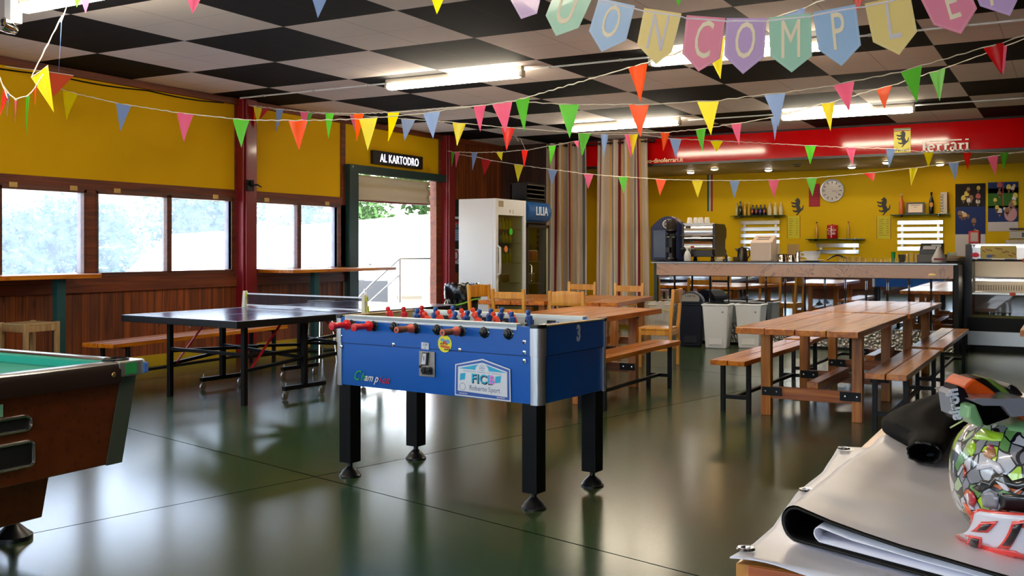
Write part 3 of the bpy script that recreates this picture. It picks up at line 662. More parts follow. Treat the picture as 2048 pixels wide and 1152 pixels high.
for cname, ch, P in BANNER:
    P = [Vector(p)-BO for p in P]; TLc, TRc, Rc, Tp, Lc = P
    bp += [TLc-Vector((0, 0, .012)), TRc-Vector((0, 0, .012))]
    nr = (TRc-TLc).cross(Lc-TLc).normalized()
    if nr.y > 0: nr = -nr
    m = MB(); m.add(P+[p-nr*.0012 for p in P], [(0, 1, 2, 3, 4), (9, 8, 7, 6, 5)]+[(i, (i+1) % 5, 5+(i+1) % 5, 5+i) for i in range(5)])
    f = m.build('flag', BM[cname], bt)
    # stitched border: dashes inset from the edge
    cen = sum(P, Vector())/5; Q = [p.lerp(cen, .08)+nr*.0006 for p in P]; dm = MB()
    for i in range(5):
        a, b = Q[i], Q[(i+1) % 5]; n = int((b-a).length/.007); wv = (cen-(a+b)/2).normalized()*.0011
        for k_ in range(n):
            p, q = a.lerp(b, (k_+.15)/n), a.lerp(b, (k_+.7)/n); dm.add([p, q, q+wv, p+wv], [(0, 1, 2, 3)])
    dm.build('stitching', M_BED, f, fixn=False)
    U = (TRc-TLc).normalized(); V = ((TLc+TRc)/2-(Lc+Rc)/2); V = (V-U*V.dot(U)).normalized()
    H = ((TLc+TRc)/2-(Lc+Rc)/2).length; base = ((TLc+TRc)/2).lerp((Lc+Rc)/2, .98)+nr*.0008
    text('letter', ch, H*1.36, M_BLG if cname == 'cream' else M_BL, base-V*H*.06, U, V, f, .0004, sx=.52)
    c0 = (TLc+TRc)/2-V*.008+nr*.0008
    MB().add([c0-U*H*.36, c0+U*H*.36, c0+U*H*.36-V*.004, c0-U*H*.36-V*.004], [(0, 1, 2, 3)]).build('ribbon_slot', M_BED, f, fixn=False)
MB().tube([bp[0]+Vector((-.25, -.02, .2))]+bp+[bp[-1]+Vector((.2, 0, .12))], .0028, 6).build('ribbon', M_BED, bt, smooth=True)

# ------------------------------------------------------------------ foosball table
FX, FY, FA = -3.105, 5.005, -.093
ft = thing('foosball_table', 'blue foosball table with silver corners on four black legs', 'foosball table', (FX, FY, 0), FA)
w2, l2 = 1.469/2, .721/2
M_BLUE = mat('blue_laminate', '#005fbe', .35, coat=.1, noise_amt=.08, nscale=2.)
M_BLUED = mat('seam_dark', '#06285a', .5)
M_BEIGE = mat('beige_rim', '#b49a72', .5)
M_FIELD = mat('green_field', '#2e7a46', .5)
m = MB()
th = .035
for s in (-1, 1):
    m.b2(-w2+.046, w2-.046, s*l2-s*th, s*l2, .803, .955); m.b2(s*w2-s*th, s*w2, -l2+.046, l2-.046, .803, .955)
m.build('upper_body', M_BLUE, ft, bevel=.002)
m = MB(); m.b2(-w2+.01, w2-.01, -l2+.046, l2-.046, .552, .80).b2(-w2+.046, w2-.046, -l2+.006, l2-.006, .5525, .7995); m.build('lower_body', M_BLUE, ft, bevel=.002)
MB().b2(-w2+.05, w2-.05, -l2+.004, l2-.004, .7995, .8035).build('seam', M_BLUED, ft)
MB().b2(-w2+.03, w2-.03, -l2+.03, l2-.03, .80, .815).build('playing_field', M_FIELD, ft)
m = MB()
for s in (-1, 1): m.b2(s*(w2-.045), s*(w2+.004), -l2+.03, l2-.03, .955, .963)
m.build('short_rim', M_BEIGE, ft, bevel=.003)
for s in (-1, 1): MB().b2(s*(w2-.042), s*(w2-.036), -l2+.036, l2-.036, .815, .954).build('goal_wall', M_BEIGE, ft)
m = MB()
for s in (-1, 1):
    m.b2(-.645, .592, s*(l2+.006), s*(l2-.05), .945, .968); m.b2(-.645, .592, s*(l2+.006), s*(l2+.001), .935, .968)
m.build('silver_rail', mat('pale_aluminium', '#dbe6ee', .3, .15), ft, bevel=.003)
m = MB()
m.b2(-w2+.04, w2-.04, l2-.052, l2-.036, .86, .95); m.build('inner_rail', mat('inner_white', '#c4ccd6', .4), ft)
for sx in (-1, 1):
    for sy in (-1, 1):
        def qcol(r0, z0, z1, off):
            poly = [(0, 0)]; 
            c = Vector((sx*(w2-.042), sy*(l2-.042)))
            arc = [(c.x+sx*(.042+off)*math.cos(a), c.y+sy*(.042+off)*math.sin(a)) for a in [k*PI/2/8 for k in range(9)]]
            poly = [(sx*(w2+off), sy*(l2-.052))]+arc+[(sx*(w2-.058), sy*(l2+off)), (sx*(w2-.058), sy*(l2-.01)), (sx*(w2-.01), sy*(l2-.052))]
            return MB().prism(poly, (0, 0, z0), (1, 0, 0), (0, 1, 0), z1-z0)
        qcol(.05, .803, .948, .006).build('corner_profile', M_ALU, ft, smooth=True)
        qcol(.05, .548, .802, .001).build('corner_profile', M_ALU, ft, smooth=True)
        qcol(.05, .948, .966, .008).build('corner_cap', M_BLKPL, ft, smooth=True)
        lx, ly = sx*.66, sy*.305
        lg = MB().b2(lx-.046, lx+.046, ly-.046, ly+.046, .085, .553).build('leg', mat('black_leg', '#07090d', .5, spec=.25), ft, bevel=.004)
        MB().lathe([(.0, 0), (.066, 0), (.066, .008), (.058, .014), (.05, .03), (.032, .046), (.022, .055), (.016, .06), (.016, .09)], (lx, ly, 0), 28).build('foot', M_BLKPL, lg, smooth=True)
M_PR = mat('player_red', '#e8452a', .4); M_PB = mat('player_blue', '#2a56a8', .4); M_PCR = mat('player_crimson', '#d01624', .4)
M_GRIPR = mat('grip_red', '#d8101c', .35); M_GRIPB = mat('grip_brown', '#8a4a2a', .6, noise_amt=.3, nscale=90); M_GRIPP = mat('grip_pink', '#d0604c', .5)
RX = [-.591, -.416, -.258, -.098, .058, .224, .38, .537]
def player(a, y, mt, parent, x):
    R = Matrix.Rotation(a, 3, 'Y'); m = MB()
    m.lathe([(0, .098), (.012, .094), (.0155, .084), (.012, .072), (.008, .066), (.0, .066)], (0, 0, 0), 10)
    m.lathe([(.007, .07), (.018, .06), (.02, .04), (.017, .02), (.015, .0), (.014, -.02), (.012, -.05), (.012, -.075), (.0, -.078)], (0, 0, 0), 10)
    m.box((.006, 0, -.08), (.03, .022, .03)); m.box((.0, 0, .05), (.016, .05, .018))
    m.v = [R @ v+Vector((x, y, .915)) for v in m.v]
    m.build('player', mt, parent, smooth=True)
team = [('r', 1, M_PCR), ('r', 2, M_PCR), ('b', 3, M_PB), ('r', 5, M_PR), ('b', 5, M_PB), ('r', 3, M_PR), ('b', 2, M_PB), ('b', 1, M_PB)]
rnd = random.Random(3)
for i, x in enumerate(RX):
    tm_, n, mt = team[i]; near = i in (0, 1, 3, 5)
    y0 = -l2-(.17 if near else .02); y1 = l2+(.02 if near else .17)
    rod = MB().tube([(x, y0, .915), (x, y1, .915)], .008, 10).build('rod', M_CHROME, ft, smooth=True)
    ang = [-.5, -.15, .1, -.55, .25, -.6, -.2, 1.2][i]
    for j in range(n): player(ang, (j-(n-1)/2)*(.115 if n > 3 else .17), mt, rod, x)
    for s in (-1, 1):
        bb = MB(); R = Matrix.Rotation(-s*PI/2, 3, 'X')
        bb.lathe([(.034, 0), (.034, .004), (.024, .008), (.022, .018), (.016, .02), (.016, .03), (0, .032)], (x, s*l2, .915), 8, R=R)
        bb.build('bearing', M_BLKPL, ft, bevel=.001)
        MB().b2(x-.032, x+.032, s*(l2-.052)-.004, s*(l2-.052)+.004, .875, .938).build('inner_bearing', M_BLKPL, ft, bevel=.003)
        sc = MB()
        for q in (-1, 1): sc.lathe([(.005, 0), (.005, .002), (0, .003)], (x+q*.029, s*(l2+.003), .915), 8, R=R)
        sc.build('bearing_screw', M_STEEL, ft)
    s = -1 if near else 1
    R = Matrix.Rotation(-s*PI/2, 3, 'X')
    g = MB()
    if i in (0, 1):
        g.lathe([(.03, 0), (.031, .008), (.02, .022), (.0165, .03), (.0175, .06), (.018, .1), (.022, .118), (.022, .13), (0, .132)], (x, s*(l2+.04), .915), 18, R=R); g.build('grip', M_GRIPR, rod, smooth=True)
    else:
        g.lathe([(.026, 0), (.026, .01), (.018, .02), (.017, .05), (.0185, .08), (.018, .12), (.0175, .128), (0, .13)], (x, s*(l2+.04), .915), 18, R=R, mis=[1, 1, 1, 0, 0, 0, 1, 1]); g.build('grip', [M_GRIPB, M_GRIPP], rod, smooth=True)
FRONT = -l2-.0015
def decal(name, poly, mt, y=FRONT, parent=ft, d=.0012): return MB().prism([(p[0], p[1]) for p in poly], (0, y, 0), (1, 0, 0), (0, 0, 1), d).build(name, mt, parent)
def circ(cx, cz, r, n=28, rz=None): return [(cx+r*math.cos(2*PI*k/n), cz+(rz or r)*math.sin(2*PI*k/n)) for k in range(n)]
for x, z in ((-.266, .812), (.214, .809), (-.677, .776), (.638, .776), (.638, .875), (.638, .82), (-.68, .90), (-.68, .84)):
    MB().lathe([(0, 0), (.012, 0), (.011, .003), (.005, .004), (.004, .002), (0, .002)], (x, FRONT+.002, z), 14, R=Matrix.Rotation(PI/2, 3, 'X')).build('screw', M_CHROME, ft, smooth=True)
dc = decal('round_sticker', circ(.11, .838, .048), mat('sticker_yellow', '#e8e020', .4))
mats_ = [mat('sticker_blue', '#6aa6d8', .4), mat('sticker_orange', '#d86030', .4), mat('sticker_dark', '#40302a', .5)]
m = MB()
for c, mi in ((circ(.095, .858, .015, 14, .010), 0), (circ(.128, .85, .018, 14, .012), 0), (circ(.11, .845, .014, 12, .011), 1), (circ(.122, .838, .012, 12, .007), 1)): m.prism(c, (0, FRONT-.001, 0), (1, 0, 0), (0, 0, 1), .001, mi)
m.prism([(.08, .818), (.145, .810), (.145, .824), (.08, .832)], (0, FRONT-.001, 0), (1, 0, 0), (0, 0, 1), .001, 1)
for q in range(5): m.prism(circ(.085+q*.014, .838-q*.001 if q < 2 else .806, .005, 8), (0, FRONT-.001, 0), (1, 0, 0), (0, 0, 1), .0015, 2)
m.build('sticker_print', mats_, dc)
dc = decal('paper_note', [(-.058, .80), (-.004, .798), (-.004, .836), (-.058, .838)], mat('paper_white', '#d8dce4', .7))
text('handwriting', '1,50', .018, M_BLKPL, (-.031, FRONT-.0015, .819), (1, 0, 0), (0, 0, 1), dc, .0004, shear=.2)
text('handwriting', '6\u20ac' if False else '6', .014, M_BLKPL, (-.03, FRONT-.0015, .803), (1, 0, 0), (0, 0, 1), dc, .0004, shear=.2)
cp = MB().b2(-.073, .039, FRONT-.003, FRONT+.002, .647, .788).build('coin_plate', mat('brushed_plate', '#a8a29c', .35, .7), ft, bevel=.002)
MB().prism([(-.050, .71), (-.008, .712), (.0, .783), (-.038, .782)], (0, FRONT-.003, 0), (1, 0, 0), (0, 0, 1), .012).build('coin_slot', M_BLKPL, cp)
MB().prism([(-.046, .716), (-.016, .717), (-.01, .778), (-.034, .777)], (0, FRONT-.0155, 0), (1, 0, 0), (0, 0, 1), .001).build('slot_label', mat('paper_white', '#d8dce4', .7), cp)
text('slot_arrow', 'I', .04, M_BLKPL, (-.026, FRONT-.017, .737), (1, 0, 0), (0, 0, 1), cp, .0004)
MB().lathe([(0, 0), (.009, 0), (.009, .012), (0, .012)], (-.055, FRONT-.003, .702), 14, R=Matrix.Rotation(PI/2, 3, 'X')).build('lock', M_CHROME, cp, smooth=True)
MB().b2(-.036, .026, FRONT-.025, FRONT-.003, .662, .69).lathe([(0, 0), (.016, 0), (.016, .03), (0, .03)], (-.022, FRONT-.003, .685), 12, R=Matrix.Rotation(PI/2, 3, 'X')).lathe([(0, 0), (.014, 0), (.014, .03), (0, .03)], (.012, FRONT-.003, .69), 12, R=Matrix.Rotation(PI/2, 3, 'X')).build('coin_return', M_BLKPL, cp, bevel=.003)
# tricolour script lettering
x0 = -.578
for s_, mt_, dx, z, sz in (('C', mat('script_green', '#18b04a', .4), -.004, .590, .084), ('h', MATS['script_green'], .056, .590, .066), ('am', mat('script_white', '#f0f0f0', .4), .085, .590, .064), ('p', MATS['script_white'], .165, .588, .064), ('i', mat('script_red', '#d81838', .4), .200, .586, .064), ('on', MATS['script_red'], .222, .585, .064)):
    text('script', s_, sz, mt_, (x0+dx, FRONT-.001, z), (1, 0, -.02), (0, 0, 1), ft, .0006, 'LEFT', shear=.5, bold=.0007, sx=.86)
# sponsor plaque
M_PLQ = mat('plaque_white', '#e8ecf2', .35); M_PLB = mat('plaque_blue', '#3f66b8', .4); M_CY = mat('plaque_cyan', '#38b8e0', .4); M_PK = mat('plaque_pink', '#e890e0', .4); M_TXB = mat('plaque_text_blue', '#4868a8', .4)
pl = decal('plaque', [(.18, .560), (.553, .556), (.549, .727), (.368, .771), (.183, .730)], M_PLQ)
decal('plaque_border', [(.187, .567), (.546, .563), (.543, .722), (.368, .763), (.19, .725)], M_PLB, FRONT-.001, pl)
decal('plaque_field', [(.202, .588), (.532, .578), (.53, .712), (.368, .75), (.204, .718)], M_PLQ, FRONT-.0018, pl)
decal('plaque_roof', [(.207, .710), (.527, .705), (.368, .745)], M_CY, FRONT-.0026, pl)
decal('plaque_roundel', [(.325+.0, .706)]+[(.367+.044*math.cos(a), .706+.038*math.sin(a)) for a in [PI-k*PI/12 for k in range(13)]], M_PLQ, FRONT-.0034, pl)
m = MB()
for a in range(5): m.lathe([(.007, 0), (.0085, 0), (.0085, .0006), (.007, .0006)], (.367+.012*math.cos(a*1.2566+.3), FRONT-.0042, .722+.010*math.sin(a*1.2566+.3)), 12, R=Matrix.Rotation(PI/2, 3, 'X'), caps=False)
m.build('ring', M_TXB, pl)
text('caption', 'FEDERAZIONE  ITALIANA  CALCIOBALILLA', .0135, M_TXB, (.367, FRONT-.0026, .693), (1, 0, -.012), (0, 0, 1), pl, .0004, sx=.98)
text('initials_shadow', 'FICB', .066, mat('ink_black', '#141420', .5), (.371, FRONT-.0026, .637), (1, 0, -.01), (0, 0, 1), pl, .0005, bold=.003, sx=1.05, space=1.08)
text('initials', 'FICB', .066, M_CY, (.367, FRONT-.0040, .641), (1, 0, -.01), (0, 0, 1), pl, .0005, bold=.0012, sx=1.05, space=1.08)
text('initials_pink', 'B', .066, M_PK, (.4325, FRONT-.0052, .640), (1, 0, -.01), (0, 0, 1), pl, .0005, bold=.0016, sx=1.05)
for xx in (.236, .472):
    decal('wave_flag', [(xx-.02, .646), (xx+.016, .652), (xx+.02, .688), (xx-.016, .682)], M_CY, FRONT-.0026, pl)
m = MB().lathe([(.018, 0), (.020, 0), (.020, .0006), (.018, .0006)], (.235, FRONT-.0026, .612), 20, R=Matrix.Rotation(PI/2, 3, 'X'), caps=False); m.build('emblem_ring', M_TXB, pl)
text('sponsor', 'Roberto Sport', .037, M_TXB, (.383, FRONT-.0026, .597), (1, 0, -.01), (0, 0, 1), pl, .0004, bold=.0006, sx=.94)
text('sponsor_side', 'BILIARDINI', .011, M_PLQ, (.24, FRONT-.0026, .572), (1, 0, -.01), (0, 0, 1), pl, .0004)
text('sponsor_side', 'BILIARDINI', .011, M_PLQ, (.49, FRONT-.0026, .568), (1, 0, -.01), (0, 0, 1), pl, .0004)
text('number', '3', .118, mat('number_silver', '#e4e8ee', .4), (w2+.0015, .026, .860), (0, 1, 0), (0, 0, 1), ft, .0008, bold=.005, sx=.72)

# ------------------------------------------------------------------ ping-pong table
pp = thing('ping_pong_table', 'dark blue folding ping-pong table on a black wheeled frame', 'ping-pong table', (-6.693, 7.655, 0), -.076)
PW, PL = 1.55/2, 3.0/2
M_PPT = mat('table_blue', '#1a2878', .2, coat=.5, coat_r=.1); M_LINE = mat('table_line', '#dfe4ee', .4)
for s in (-1, 1): MB().b2(-PW+.005, PW-.005, s*.004, s*(PL-.005), .742, .76).build('table_half', M_PPT, pp, bevel=.002)
m = MB()
for s in (-1, 1):
    m.b2(s*PW-s*.02, s*(PW+.001), -PL, PL, .70, .757); m.b2(-PW, PW, s*PL-s*.02, s*PL, .70, .757)
m.build('edge_frame', M_BLACK, pp, bevel=.003)
m = MB()
for s in (-1, 1): m.b2(s*(PW-.022), s*(PW-.002), -PL+.004, PL-.004, .7601, .7612); m.b2(-PW+.004, PW-.004, s*(PL-.022), s*(PL-.002), .7601, .7612)
m.b2(-.0015, .0015, -PL+.01, PL-.01, .7601, .7611); m.build('line', M_LINE, pp)
M_PPB = mat('black_tube', '#06070a', .45, spec=.25)
for sy in (-1, 1):
    for sx in (-1, 1):
        MB().b2(sx*.50-.022, sx*.50+.022, sy*1.18-.022, sy*1.18+.022, 0.0, .72).build('leg', M_PPB, pp, bevel=.003)
        x, y = sx*.56, sy*.52
        f = MB().b2(x-.022, x+.022, y-.025, y+.025, .1, .72).b2(x-.022, x+.022, y-.26, y+.26, .085, .125).build('wheel_frame', M_PPB, pp, bevel=.003)
        for q in (-1, 1):
            yy = y+q*.23
            MB().b2(x-.016, x+.016, yy-.02, yy+.02, .05, .086).lathe([(0, -.011), (.032, -.011), (.034, 0), (.032, .011), (0, .011)], (x, yy-.012, .034), 18, R=Matrix.Rotation(PI/2, 3, 'Y')).lathe([(0, 0), (.006, 0), (.006, .03), (0, .034)], (x, yy, .125), 8).build('caster', M_STEEL, f)
    m = MB(); 
    m.bar((-.5, sy*1.18, .44), (.5, sy*1.18, .44), .03); m.bar((-.56, sy*.52, .42), (.56, sy*.52, .36), .03)
    for sx in (-1, 1): m.bar((sx*.5, sy*1.18, .30), (sx*.55, sy*.5, .36), .03); m.bar((sx*.5, sy*1.18, .42), (sx*.3, sy*.3, .40), .03)
    m.build('cross_bar', M_PPB, pp, bevel=.003)
    for sx in (-1, 1): MB().bar((sx*.5, sy*1.12, .30), (sx*.5, sy*.72, .72), .022, .012).build('brace', M_RED, pp, bevel=.002)
MB().bar((-.56, -.52, .40), (-.56, .52, .34), .03).bar((.56, -.52, .34), (.56, .52, .40), .03).build('long_bar', M_PPB, pp, bevel=.003)
for sx in (-1, 1): MB().tube([(sx*.2, -PL+.3, .70), (sx*.19, -PL+.3, .65)], [.012, .006], 8).build('rubber_knob', M_WHITE, pp)
nt_ = thing('ping_pong_net', 'low dark mesh net with white tape across the ping-pong table', 'net', (-6.693, 7.655, .762), -.076)
def net_mat():
    m = bpy.data.materials.new('net_mesh'); m.use_nodes = True; nt = m.node_tree; N = nt.nodes; L = nt.links; b = N['Principled BSDF']; setin(b, Base_Color=lin('#20222c'), Roughness=.8)
    tr = N.new('ShaderNodeBsdfTransparent'); mx = N.new('ShaderNodeMixShader'); mx.inputs[0].default_value = .45
    L.new(tr.outputs[0], mx.inputs[1]); L.new(b.outputs[0], mx.inputs[2]); L.new(mx.outputs[0], N['Material Output'].inputs[0]); return m
MB().b2(-.80, .80, -.001, .001, .02, .135).build('mesh', net_mat(), nt_)
M_TAPE = mat('white_tape', '#dfe6f4', .6)
for z in (.135, .018): MB().b2(-.81, .81, -.003, .003, z-.006, z+.008).build('tape', M_TAPE, nt_)
for s in (-1, 1):
    p = MB().frustum((s*.83, 0, -.02), (.05, .055), (s*.825, 0, .165), (.035, .04)).build('post', mat('cream_plastic', '#d8d4bc', .45), nt_, bevel=.006)
    MB().b2(s*.83+.022, s*.83+.034, -.012, .012, .10, .145).b2(s*.84+.022, s*.84+.034, -.012, .012, -.02, .06).build('clamp', mat('lime_plastic', '#d0d820', .4), p, bevel=.003)

# ------------------------------------------------------------------ pool table
pt = thing('pool_table', 'coin-operated pool table with burl wood cabinet and green cloth at the left edge', 'pool table', (-4.9, 2.55, 0), .0)
M_BURL = mat('burl_veneer', '#6a2e10', .3, coat=.35, noise_amt=.55, nscale=14.)
def burl():
    m = M_BURL; nt = m.node_tree
    v = nt.nodes.new('ShaderNodeTexVoronoi'); v.inputs['Scale'].default_value = 26; tc = nt.nodes.new('ShaderNodeTexCoord'); nt.links.new(tc.outputs['Object'], v.inputs['Vector'])
    r = ramp(nt, [(.05, '#241006'), (.3, '#ffffff')]); nt.links.new(v.outputs[0], r.inputs[0])
    b = nt.nodes['Principled BSDF']; src = b.inputs['Base Color'].links[0].from_socket
    mx = nt.nodes.new('ShaderNodeMix'); mx.data_type = 'RGBA'; mx.blend_type = 'MULTIPLY'; mx.inputs[0].default_value = .5
    nt.links.new(src, mx.inputs[6]); nt.links.new(r.outputs[0], mx.inputs[7]); nt.links.new(mx.outputs[2], b.inputs['Base Color'])
burl()
M_CLOTH = mat('green_cloth', '#0f9a84', .85, noise_amt=.05, nscale=60); M_DARKW = mat('dark_rail', '#2a1c16', .3, coat=.4); M_OLIVE = mat('grey_green_trim', '#5a6254', .4, .4)
hx, hy = 1.17, .66   # half sizes at the rails
lowx, lowy = hx-.015, hy-.12
m = MB().frustum((0, 0, .395), ((lowx-.03)*2, lowy*2), (0, 0, .80), ((hx-.03)*2, (hy-.05)*2)); m.build('cabinet', M_BURL, pt, bevel=.004)
m = MB().frustum((0, 0, .13), (1.54, .80), (0, 0, .396), (1.60, .86)); m.build('pedestal', M_BURL, pt, bevel=.004)
# corner trim strips
for sx in (-1, 1):
    for sy in (-1, 1):
        b0 = Vector((sx*(lowx-.028), sy*(lowy+.002), .393)); t0 = Vector((sx*(hx-.028), sy*(hy-.048), .80)); iy = Vector((0, -sy*.085, 0)); ix = Vector((-sx*.085, 0, 0)); ex = Vector((sx*.003, sy*.003, 0))
        m = MB().add([b0+ex, t0+ex, t0+iy*1.+ex, b0+iy+ex], [(0, 1, 2, 3)]).add([b0+ex, t0+ex, t0+ix+ex, b0+ix+ex], [(0, 1, 2, 3)]); m.build('corner_trim', M_OLIVE, pt, solid=.004, fixn=False)
        poly = [(sx*(hx-.0), sy*(hy-.16)), (sx*(hx+.0), sy*(hy-.04))]+[(sx*(hx-.04+.04*math.cos(a)), sy*(hy-.04+.04*math.sin(a))) for a in [k*PI/12 for k in range(1, 6)]]+[(sx*(hx-.04), sy*hy), (sx*(hx-.16), sy*hy), (sx*(hx-.16), sy*(hy-.05)), (sx*(hx-.06), sy*(hy-.14))]
        m = MB().prism(poly, (0, 0, .785), (1, 0, 0), (0, 1, 0), .068 if sx*sy > 0 else .068); m.build('corner_casting', mat('silver_casting', '#b0b0a8', .3, .7), pt, bevel=.006)
        MB().lathe([(.046, 0), (.058, 0), (.060, .012), (.052, .016), (.046, .010)], (sx*(hx-.10), sy*(hy-.10), .846), 24, caps=False).build('pocket_ring', M_BLKPL, pt, smooth=True)
        MB().lathe([(.046, .097), (.044, .06), (0, .06)], (sx*(hx-.10), sy*(hy-.10), .75), 20, caps=False).build('pocket', M_BLACK, pt, smooth=True)
# sticker colours on the near casting
MB().b2(hx-.001, hx+.001, hy-.125, hy-.065, .795, .845).build('green_tape', mat('green_tape', '#28a050', .5), pt)
m = MB().b2(hx-.026, hx+.002, hy-.028, hy+.002, .79, .84); m.build('blue_tape', mat('blue_tape', '#4a78c8', .5), pt, bevel=.006)
m = MB()
for s in (-1, 1):
    pr_ = [(0, .70+.06), (.0, .82), (.012, .845), (.03, .852), (.10, .852), (.12, .84), (.12, .79), (.05, .76)]
    m.grid([[(s*(hx-p[0]*1.), yy, p[1]) for p in pr_] for yy in (-(hy-.15), (hy-.15))], closed=True)
    m.grid([[(xx, s*(hy-p[0]), p[1]) for p in pr_] for xx in (-(hx-.15), (hx-.15))], closed=True)
m.build('rail', M_DARKW, pt, smooth=True)
MB().b2(-hx+.10, hx-.10, -hy+.10, hy-.10, .765, .808).build('playing_cloth', M_CLOTH, pt)
m = MB()
for s in (-1, 1):
    cr = [(0, .847), (.06, .842), (.055, .80), (0, .80)]
    m.grid([[(s*(hx-.095-p[0]), yy, p[1]) for p in cr] for yy in (-(hy-.15), (hy-.15))], closed=True)
    m.grid([[(xx, s*(hy-.095-p[0]), p[1]) for p in cr] for xx in (-(hx-.15), (hx-.15))], closed=True)
m.build('cushion', M_CLOTH, pt)
MB().lathe([(0, 0), (.012, 0), (.009, .004), (0, .005)], (hx-.001, hy-.19, .80), 12, R=Matrix.Rotation(PI/2, 3, 'Y')).build('rail_bolt', M_BRASS, pt, smooth=True)
# ball return slot and opening on the end facing right (surface slopes inward)
def endx(z): return (lowx-.03)+(z-.395)/.405*((hx-.03)-(lowx-.03))
def slot(y0, y1, z0, z1, r, name, dep=.012):
    n = 8; c = []
    for cy, cz, a0 in ((y1-r, z1-r, 0), (y0+r, z1-r, PI/2), (y0+r, z0+r, PI), (y1-r, z0+r, 1.5*PI)):
        c += [(cy+r*math.cos(a0+k*PI/2/n), cz+r*math.sin(a0+k*PI/2/n)) for k in range(n+1)]
    x = endx((z0+z1)/2)
    MB().prism(c, (x-.012, 0, 0), (0, 1, 0), (0, 0, 1), .016).build(name, mat('recess_black', '#050505', .6), pt)
    m = MB(); pts = [(x+.006, p[0], p[1]) for p in c]+[(x+.006, c[0][0], c[0][1])]; m.tube(pts, .006, 8, cap=False); m.build(name+'_rim', M_CHROME, pt, smooth=True)
slot(-.5, .085, .615, .672, .026, 'ball_window'); slot(-.5, .10, .465, .565, .02, 'ball_return')
MB().b2(endx(.7)-.004, endx(.7)+.006, -.2, -.04, .655+.03, .735).build('sticker', mat('mint_sticker', '#8fd0a0', .5), pt)
for sx in (-1, 1):
    for sy in (-1, 1):
        MB().lathe([(.0, 0), (.085, 0), (.085, .02), (.06, .04), (.03, .07), (.02, .09), (.02, .14)], (sx*.56, sy*.40, 0), 24).build('foot', M_BLKPL, pt, smooth=True)
# ------------------------------------------------------------------ picnic tables and benches
def picnic(label, x, y, rz, w=.93, l=2.3, legs=True, h=.75, hd=None):
    t = thing('picnic_table', label, 'table', (x, y, 0), rz, 'wooden plank tables')
    n = 4; pw = w/n; m = MB()
    for i in range(n):
        m.b2(-w/2+i*pw+.003, -w/2+(i+1)*pw-.003, -l/2+random.uniform(-.008, .008), l/2+random.uniform(-.008, .008), h-.05, h+random.uniform(-.002, .001))
    m.build('tabletop', M_PW, t, bevel=.004)
    lx = w/2-.105
    for sy in (-1, 1):
        y_ = sy*.63
        for sx in (-1, 1):
            lg = MB().b2(sx*lx-.04, sx*lx+.04, y_-.038, y_+.038, 0, h-.06).build('leg', M_PWL, t, bevel=.004)
            br = MB().b2(sx*lx-sx*.045, sx*lx+sx*-.0, y_-.045, y_-.038, .17, .235).b2(sx*lx+sx*.03, sx*lx-sx*.13, y_-.044, y_-.039, .165, .235).build('bracket', M_BLACK, lg)
            bo = MB()
            for q in (-.0, -.09): bo.lathe([(0, 0), (.009, 0), (.007, .005), (0, .006)], (sx*(lx+q), y_-.044, .20), 8, R=Matrix.Rotation(PI/2, 3, 'X'))
            bo.build('bolt', M_CHROME, lg)
        MB().b2(-lx+.04, lx-.04, y_-.03, y_+.03, .14, .235).build('cross_rail', M_PWX, t, bevel=.004)
        MB().b2(-w/2+.06, w/2-.06, y_-.03, y_+.03, h-.075, h-.05).build('top_batten', M_BLACK, t)
    MB().b2(-.045, .045, -.60, .60, .19, .285).build('stretcher', M_PW, t, bevel=.004)
    return t
def bench(label, x, y, rz, l=2.2, w=.29, h=.45, legm=None, wood_=None):
    t = thing('bench', label, 'bench', (x, y, 0), rz, 'wooden plank benches')
    m = MB()
    for s in (-1, 1): m.b2(s*.004 if s > 0 else -w/2, w/2 if s > 0 else -.004, -l/2+random.uniform(-.006, .006), l/2, h-.042, h)
    m.build('seat', wood_ or M_PW, t, bevel=.004)
    for sy in (-1, 1):
        y_ = sy*(l/2-.22); fm = MB()
        for sx in (-1, 1): MB().b2(sx*(w/2-.035)-.018, sx*(w/2-.035)+.018, y_-.018, y_+.018, 0, h-.045).build('leg', M_PPB, t, bevel=.002)
        fm.b2(-w/2+.03, w/2-.03, y_-.016, y_+.016, .11, .142).b2(-w/2+.02, w/2-.02, y_-.016, y_+.016, h-.06, h-.042).build('leg_rail', M_PPB, t)
    MB().b2(-.014, .014, -l/2+.22, l/2-.22, .115, .143).build('stretcher', M_PPB, t)
    return t
picnic('glossy wooden plank table nearest the bar on the right, front one of the pair', -1.84, 8.83, -.012)
picnic('wooden plank table standing end to end behind the front right one', -1.80, 11.20, -.01)
picnic('wooden plank table right behind the foosball table', -4.17, 8.58, .0, w=.95)
picnic('wooden plank table nearest the fridges, left one of the pair amid pine chairs', -5.92, 11.15, .14, w=.84, l=1.75)
picnic('wooden plank table nearest the curtains, right one of the pair amid pine chairs', -5.05, 11.27, .14, w=.84, l=1.75)
picnic('wooden table at the right edge of the photo, only its corner showing', .10, 9.60, 0)
bench('wooden bench with black legs left of the front right table', -2.44, 9.05, -.03, 2.15)
bench('wooden bench left of the rear right table', -2.42, 11.35, -.02, 2.15)
bench('dark glossy bench right of the front right table, nearest to the helmet', -1.20, 8.72, .0, 2.1)
bench('dark glossy bench right of the rear right table by the food display', -1.20, 11.25, .0, 2.5)
bench('wooden bench beside the foosball table with its near end hidden', -3.56, 8.50, .0, 2.0)
bench('low wooden bench along the left wall behind the ping-pong table', -8.32, 7.80, .085, 2.7, .40)

